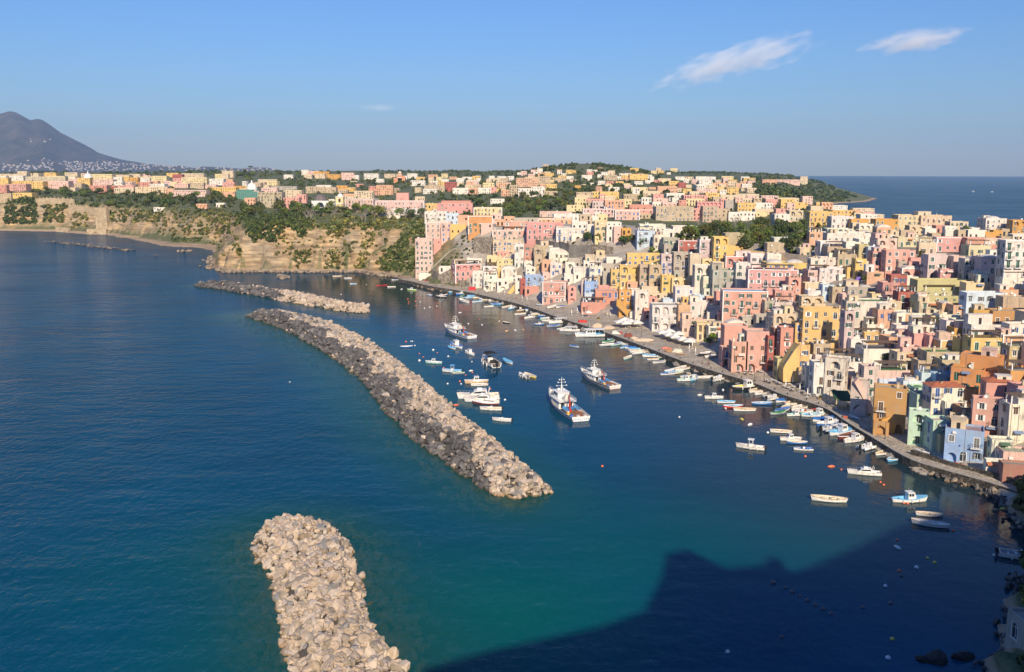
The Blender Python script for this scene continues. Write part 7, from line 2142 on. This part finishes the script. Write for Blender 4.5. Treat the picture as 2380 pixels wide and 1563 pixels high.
crate('b', 765, 1320, (.6,.04,.04), 1.1, 'red fish crate beside the net heaps, nearer the water'); crate('b', 815, 1322, (.6,.06,.05), 1.1, 'red fish crate beside the net heaps, nearer the houses'); crate('l', 1302, 572, (.45,.10,.05), .6, 'rusty red bin on the quay edge', 'bin', 'bin')
for k in range(26):
    i = 6+k*(len(ql)-40)//26; a, b = ql[i], qi[i]; l_ = math.hypot(b[0]-a[0], b[1]-a[1]); q = (a[0]+(b[0]-a[0])/l_*1.4, a[1]+(b[1]-a[1])/l_*1.4, 2.06)
    mb = MB(); mb.lathe([(.16,0),(.13,.1),(.11,.4),(.2,.48),(.2,.58),(0,.62)], 8); tag(mb.build('bollard', [M['iron']], None, q), 'short iron mooring bollard on the quay edge', 'bollard', 'mooring bollards of the quay edge')
for zid, x, y, lab in (('f',1730,1180,'low planter box beside the quay tables, nearer the yellow stairs'),('f',1980,1340,'low planter box beside the ochre parasols'),('k',700,30,'low planter box beside the pink arcaded house'),('b',1000,1290,'green planted bed beside the folded beige parasols'),('c',620,1500,'low planter box at the end of the cafe tents')):
    p = qp(zid, x, y); o = empty('planter', p, R.uniform(0,1)); mb = MB(); mb.box(-.7,.7,-.3,.3,0,.5); mb.box(-.75,.75,-.35,.35,.42,.5); mb.build('box', [M['wood']], o); f_ = link('foliage', SHR, o, (0,0,.35)); f_.scale = (.7,.45,.7); tag(o, lab, 'planter')
# people: one continuous skinned figure each, with clothes as children
def person(zid, x, y, shirt, trouser, label, sit=False, z=2.1, lean=.0):
    p = qp(zid, x, y, z); me = bpy.data.meshes.new('person'); k = .45 if sit else 0
    J = [(0,0,.95-k),(0,.02,1.2-k),(0,.01,1.42-k),(0,-.01,1.52-k),(0,-.03,1.66-k),(.1,0,.9-k),(.12,(-.42 if sit else -.05),.5 if not sit else .48),(.12,(-.42 if sit else .05),.06),(.12,(-.56 if sit else -.10),.04),(-.1,0,.9-k),(-.12,(-.42 if sit else .08),.5 if not sit else .48),(-.12,(-.42 if sit else .14),.06),(-.12,(-.56 if sit else 0.),.04),
         (.2,0,1.4-k),(.25,.03,1.15-k),(.24,-.1,.92-k),(-.2,0,1.4-k),(-.25,.03,1.15-k),(-.22,-.12,.94-k)]
    E_ = [(0,1),(1,2),(2,3),(3,4),(0,5),(5,6),(6,7),(7,8),(0,9),(9,10),(10,11),(11,12),(2,13),(13,14),(14,15),(2,16),(16,17),(17,18)]
    rad = [.14,.14,.13,.055,.105,.095,.065,.045,.04,.095,.065,.045,.04,.06,.045,.035,.06,.045,.035]
    me.from_pydata(J, E_, []); o = link('person', me, None, p, R.uniform(0,6.28)); m_ = o.modifiers.new('skin', 'SKIN'); o.modifiers.new('sub', 'SUBSURF').render_levels = 1
    for q, r in enumerate(rad): me.skin_vertices[0].data[q].radius = (r, r*.85)
    me.skin_vertices[0].data[0].use_root = True; me.materials.append(M['skin'])
    def cloth(name, ids, ex, col):
        mp = {a: n for n, a in enumerate(ids)}; m2 = bpy.data.meshes.new(name); m2.from_pydata([J[a] for a in ids], [(mp[a],mp[b]) for a,b in E_ if a in mp and b in mp], []); c = link(name, m2, o, color=col); c.modifiers.new('skin','SKIN'); c.modifiers.new('sub','SUBSURF').render_levels = 1
        for n, a in enumerate(ids): m2.skin_vertices[0].data[n].radius = (rad[a]+ex, rad[a]*.85+ex)
        m2.skin_vertices[0].data[0].use_root = True; m2.materials.append(M['fabric'])
    cloth('shirt', [0,1,2,13,14,16,17], .02, shirt); cloth('trousers', [0,5,6,7,9,10,11], .022, trouser)
    mb = MB(); mb.lathe([(.12,1.60-k),(.125,1.68-k),(.10,1.76-k),(0,1.79-k)], 10, org=(0,-.01,0)); mb.build('hair', [M['brown']], o)
    tag(o, label, 'person')
for a in (('a',842,852,(.03,.03,.04),(.03,.03,.05),'person in dark clothes walking on the quay below the pink loggia house'),('a',1462,1032,(.04,.05,.08),(.05,.05,.06),'person in dark clothes at the quay edge near the yellow stairs'),('a',2050,1088,(.03,.04,.06),(.06,.06,.08),'person standing before the two-tone pink house'),('a',1585,1012,(.5,.06,.05),(.06,.06,.1),'person in a red top near the folded parasols'),
   ('a',640,748,(.06,.06,.08),(.05,.05,.06),'person in dark clothes at the foot of the garden stairs'),('b',352,1088,(.05,.06,.10),(.08,.07,.06),'person in dark blue before the door of the two-tone pink house'),('f',382,866,(.06,.07,.06),(.07,.07,.08),'person in dark clothes sitting on the quay edge',True),('f',460,874,(.55,.03,.04),(.08,.04,.05),'person in red sitting on the quay beside the landing',True)):
    person(*a)
def laundry(zid, x0, x1, yt, yb, cols, label):
    a, b = base_at(zid, x0, yb), base_at(zid, x1, yb); vt = Z(zid, x0, yt)[1]; p = a; k = (PY-vt)/F; zt = p[1]*(k*CP-SP)/(CP+k*SP)+H
    root = empty('washing_line', (p[0], p[1]-9., zt-.5)); tag(root, label, 'laundry'); L = px(zid, x1-x0, p)
    mb = MB(); mb.tube((0,0,.0),(L,0,0),.02,n=4)
    mb.build('line', [M['iron']], root)
    for i, c in enumerate(cols):
        mb = MB(); w_ = L/len(cols); n_ = 5
        for q in range(n_): xa, xb = i*w_+w_*.9*q/n_, i*w_+w_*.9*(q+1)/n_; mb.face([(xa,.06*math.sin(q*2),-.02),(xb,.06*math.sin(q*2+2),-.02),(xb,.1*math.sin(q*2+2),-1.5),(xa,.1*math.sin(q*2),-1.5)])
        mb.build('sheet', [M['fabric']], root, color=c)
laundry('e', 1415, 1550, 1150, 1230, [(.42,.16,.42),(.46,.20,.45)], 'purple sheets hung out beside the blue arched house')
laundry('d', 1330, 1410, 640, 735, [(.24,.16,.55)], 'violet blanket hung below the white terrace house')
laundry('f', 1280, 1390, 745, 860, [(.75,.74,.72),(.72,.66,.66),(.76,.74,.72)], 'white washing hung before the dark red house')
def bird(zid, x, y, z, label):
    p = at(*Z(zid, x, y), z); mb = MB(); r = [(-.28,.02),(-.1,.09),(.1,.1),(.25,.05),(.34,.02)]
    mb.lathe([(q, a) for a, q in r], 8); mb.v = [(c, b, a) for a, b, c in mb.v]
    for s in (-1,1): mb.face([(.08,s*.07,.03),(.12,s*.45,.16),(-.05,s*.75,.08),(-.1,s*.4,.12),(-.1,s*.07,.03)][::s])
    tag(mb.build('seagull', [M['white']], None, p, .6, None), label, 'bird'); bpy.context.scene.objects[-1]
    return
bird('y', 305, 625, 6., 'white seagull flying over the open water left of the breakwater')
# far sails and boats on the open sea
for zid, x, y, lab in (('w',1910,372,'small white motorboat far out on the open sea'),('w',2086,375,'tiny white sail far out beside the motorboat')):
    boat(zid, x-12, y+4, x+12, y+4, 'cab' if 'motor' in lab else 'sail', 'W', 'W'); tag(BOATS[-1]['o'], lab, 'boat'); BOATS.pop()
# ------------------------------------------------------------------ labels that single each house and boat out
def short_house(h): return CW[h['col']]+' house'
FT = [('V','with vaulted roof'),('D','with domed roof'),('P','with reed pergola'),('R','with green roof'),('U','with blue roof'),('K','with dark roof'),('S','with outside stairs'),('L','with arched loggia'),('A','with ground arches'),('H','with tiled roof'),('T','with white cornice'),('W','with stained walls')]
def art(s): return ('an ' if s[0] in 'aeiou' else 'a ')+s
used = {}
for h in HOUSES:
    if h.get('label'): used[h['label']] = 1
def nearest(items, it, dirx, diry):
    best = None
    for o in items:
        if o is it: continue
        dx, dy = (o['cu']-it['cu'])*dirx, (o['cv']-it['cv'])*diry
        if dirx and (dx <= 4 or abs(o['cv']-it['cv']) > max(14, .6*it['ch'])): continue
        if diry and (dy <= 4 or abs(o['cu']-it['cu']) > max(16, .6*it['cw'])): continue
        d = math.hypot(o['cu']-it['cu'], o['cv']-it['cv'])
        if best is None or d < best[0]: best = (d, o)
    return best[1] if best else None
def assign(items):
    pend = list(items)
    rels = [lambda i, n: f", between {art(n[0])} and {art(n[1])}" if n[0] and n[1] else None, lambda i, n: f", beside {art(n[0])}" if n[0] else None, lambda i, n: f", behind {art(n[3])}" if n[3] else None, lambda i, n: f", in front of {art(n[2])}" if n[2] else None,
            lambda i, n: f", behind {art(n[3])}, beside {art(n[0] or n[1])}" if n[3] and (n[0] or n[1]) else None, lambda i, n: f", in front of {art(n[2])}, beside {art(n[1] or n[0])}" if n[2] and (n[0] or n[1]) else None, lambda i, n: f", between {art(n[2])} behind and {art(n[3])} in front" if n[2] and n[3] else None, lambda i, n: '']
    for it in pend:
        nb = [nearest(items, it, -1, 0), nearest(items, it, 1, 0), nearest(items, it, 0, -1), nearest(items, it, 0, 1)]
        it['nb'] = [q['short'] if q else None for q in nb]
    cand = {}
    for rl in rels:
        cnt = {}
        for it in pend:
            r = rl(it, it['nb']); it['c'] = None
            if r is None: continue
            for s in ((f"{it['desc']} {it['place']}{r}"), f"{it['desc']}{r}"):
                if len(s.replace(',', '').split()) <= 16: it['c'] = s; break
            if it['c']: cnt[it['c']] = cnt.get(it['c'], 0)+1
        nxt = []
        for it in pend:
            if it['c'] and cnt[it['c']] == 1 and it['c'] not in used: used[it['c']] = 1; tag(it['o'], it['c'], it['cat'], it['group'])
            else: nxt.append(it)
        pend = nxt
    pend.sort(key=lambda i: (i['desc'], i['place'], i['cu']))
    k = 0
    while k < len(pend):
        j = k
        while j < len(pend) and (pend[j]['desc'], pend[j]['place']) == (pend[k]['desc'], pend[k]['place']): j += 1
        for q in range(k, j):
            it = pend[q]; r = it['nb']; tail = f", {['first','second','third','fourth','fifth','sixth','seventh','eighth','ninth','tenth'][min(q-k,9)]} of {j-k} such counted from the left" if j-k > 1 else (f", near {art(r[0] or r[1] or r[2] or r[3])}")
            s = f"{it['desc']} {it['place']}{tail}"
            if len(s.replace(',','').split()) > 16: s = f"{it['desc']}{tail}"
            if s in used: s = f"{it['desc']} {it['place']}"
            used[s] = 1; tag(it['o'], s, it['cat'], it['group'])
        k = j
LB = []
for h in HOUSES:
    if h['o'] is None or h.get('label'): continue
    pw, ph = h['uR']-h['uL'], h['vB']-h['vT']
    sz = 'tall' if h['h'] > h['w']*1.25 and ph > 18 else 'wide' if h['w'] > h['h']*2.1 else 'small' if pw*ph < 420 else 'low' if h['h'] < 4.2 else ''
    fts = [t for c, t in FT if c in h['feat']][:1]
    d = ' '.join(x for x in (sz, CW[h['col']], 'house', fts[0] if fts else '') if x)
    pl = 'on the waterfront' if h['bz'] < 3.2 else 'above the beach cliffs' if h['uR'] < 560 else 'on the far plateau' if h['dep'] > 800 else 'high up the hillside' if h['vB'] < 640 else 'on the harbour slope'
    LB.append(dict(o=h['o'], desc=d, short=short_house(h), place=pl, cu=(h['uL']+h['uR'])/2, cv=(h['vT']+h['vB'])/2, cw=pw, ch=ph, cat='house', group='houses of the harbour town'))
assign(LB)
assign([dict(o=b['o'], desc=b['desc'], short=b['short'], place=b['place'], cu=b['u'], cv=b['v'], cw=50, ch=30, cat=b['cat'], group='boats of the harbour') for b in BOATS])
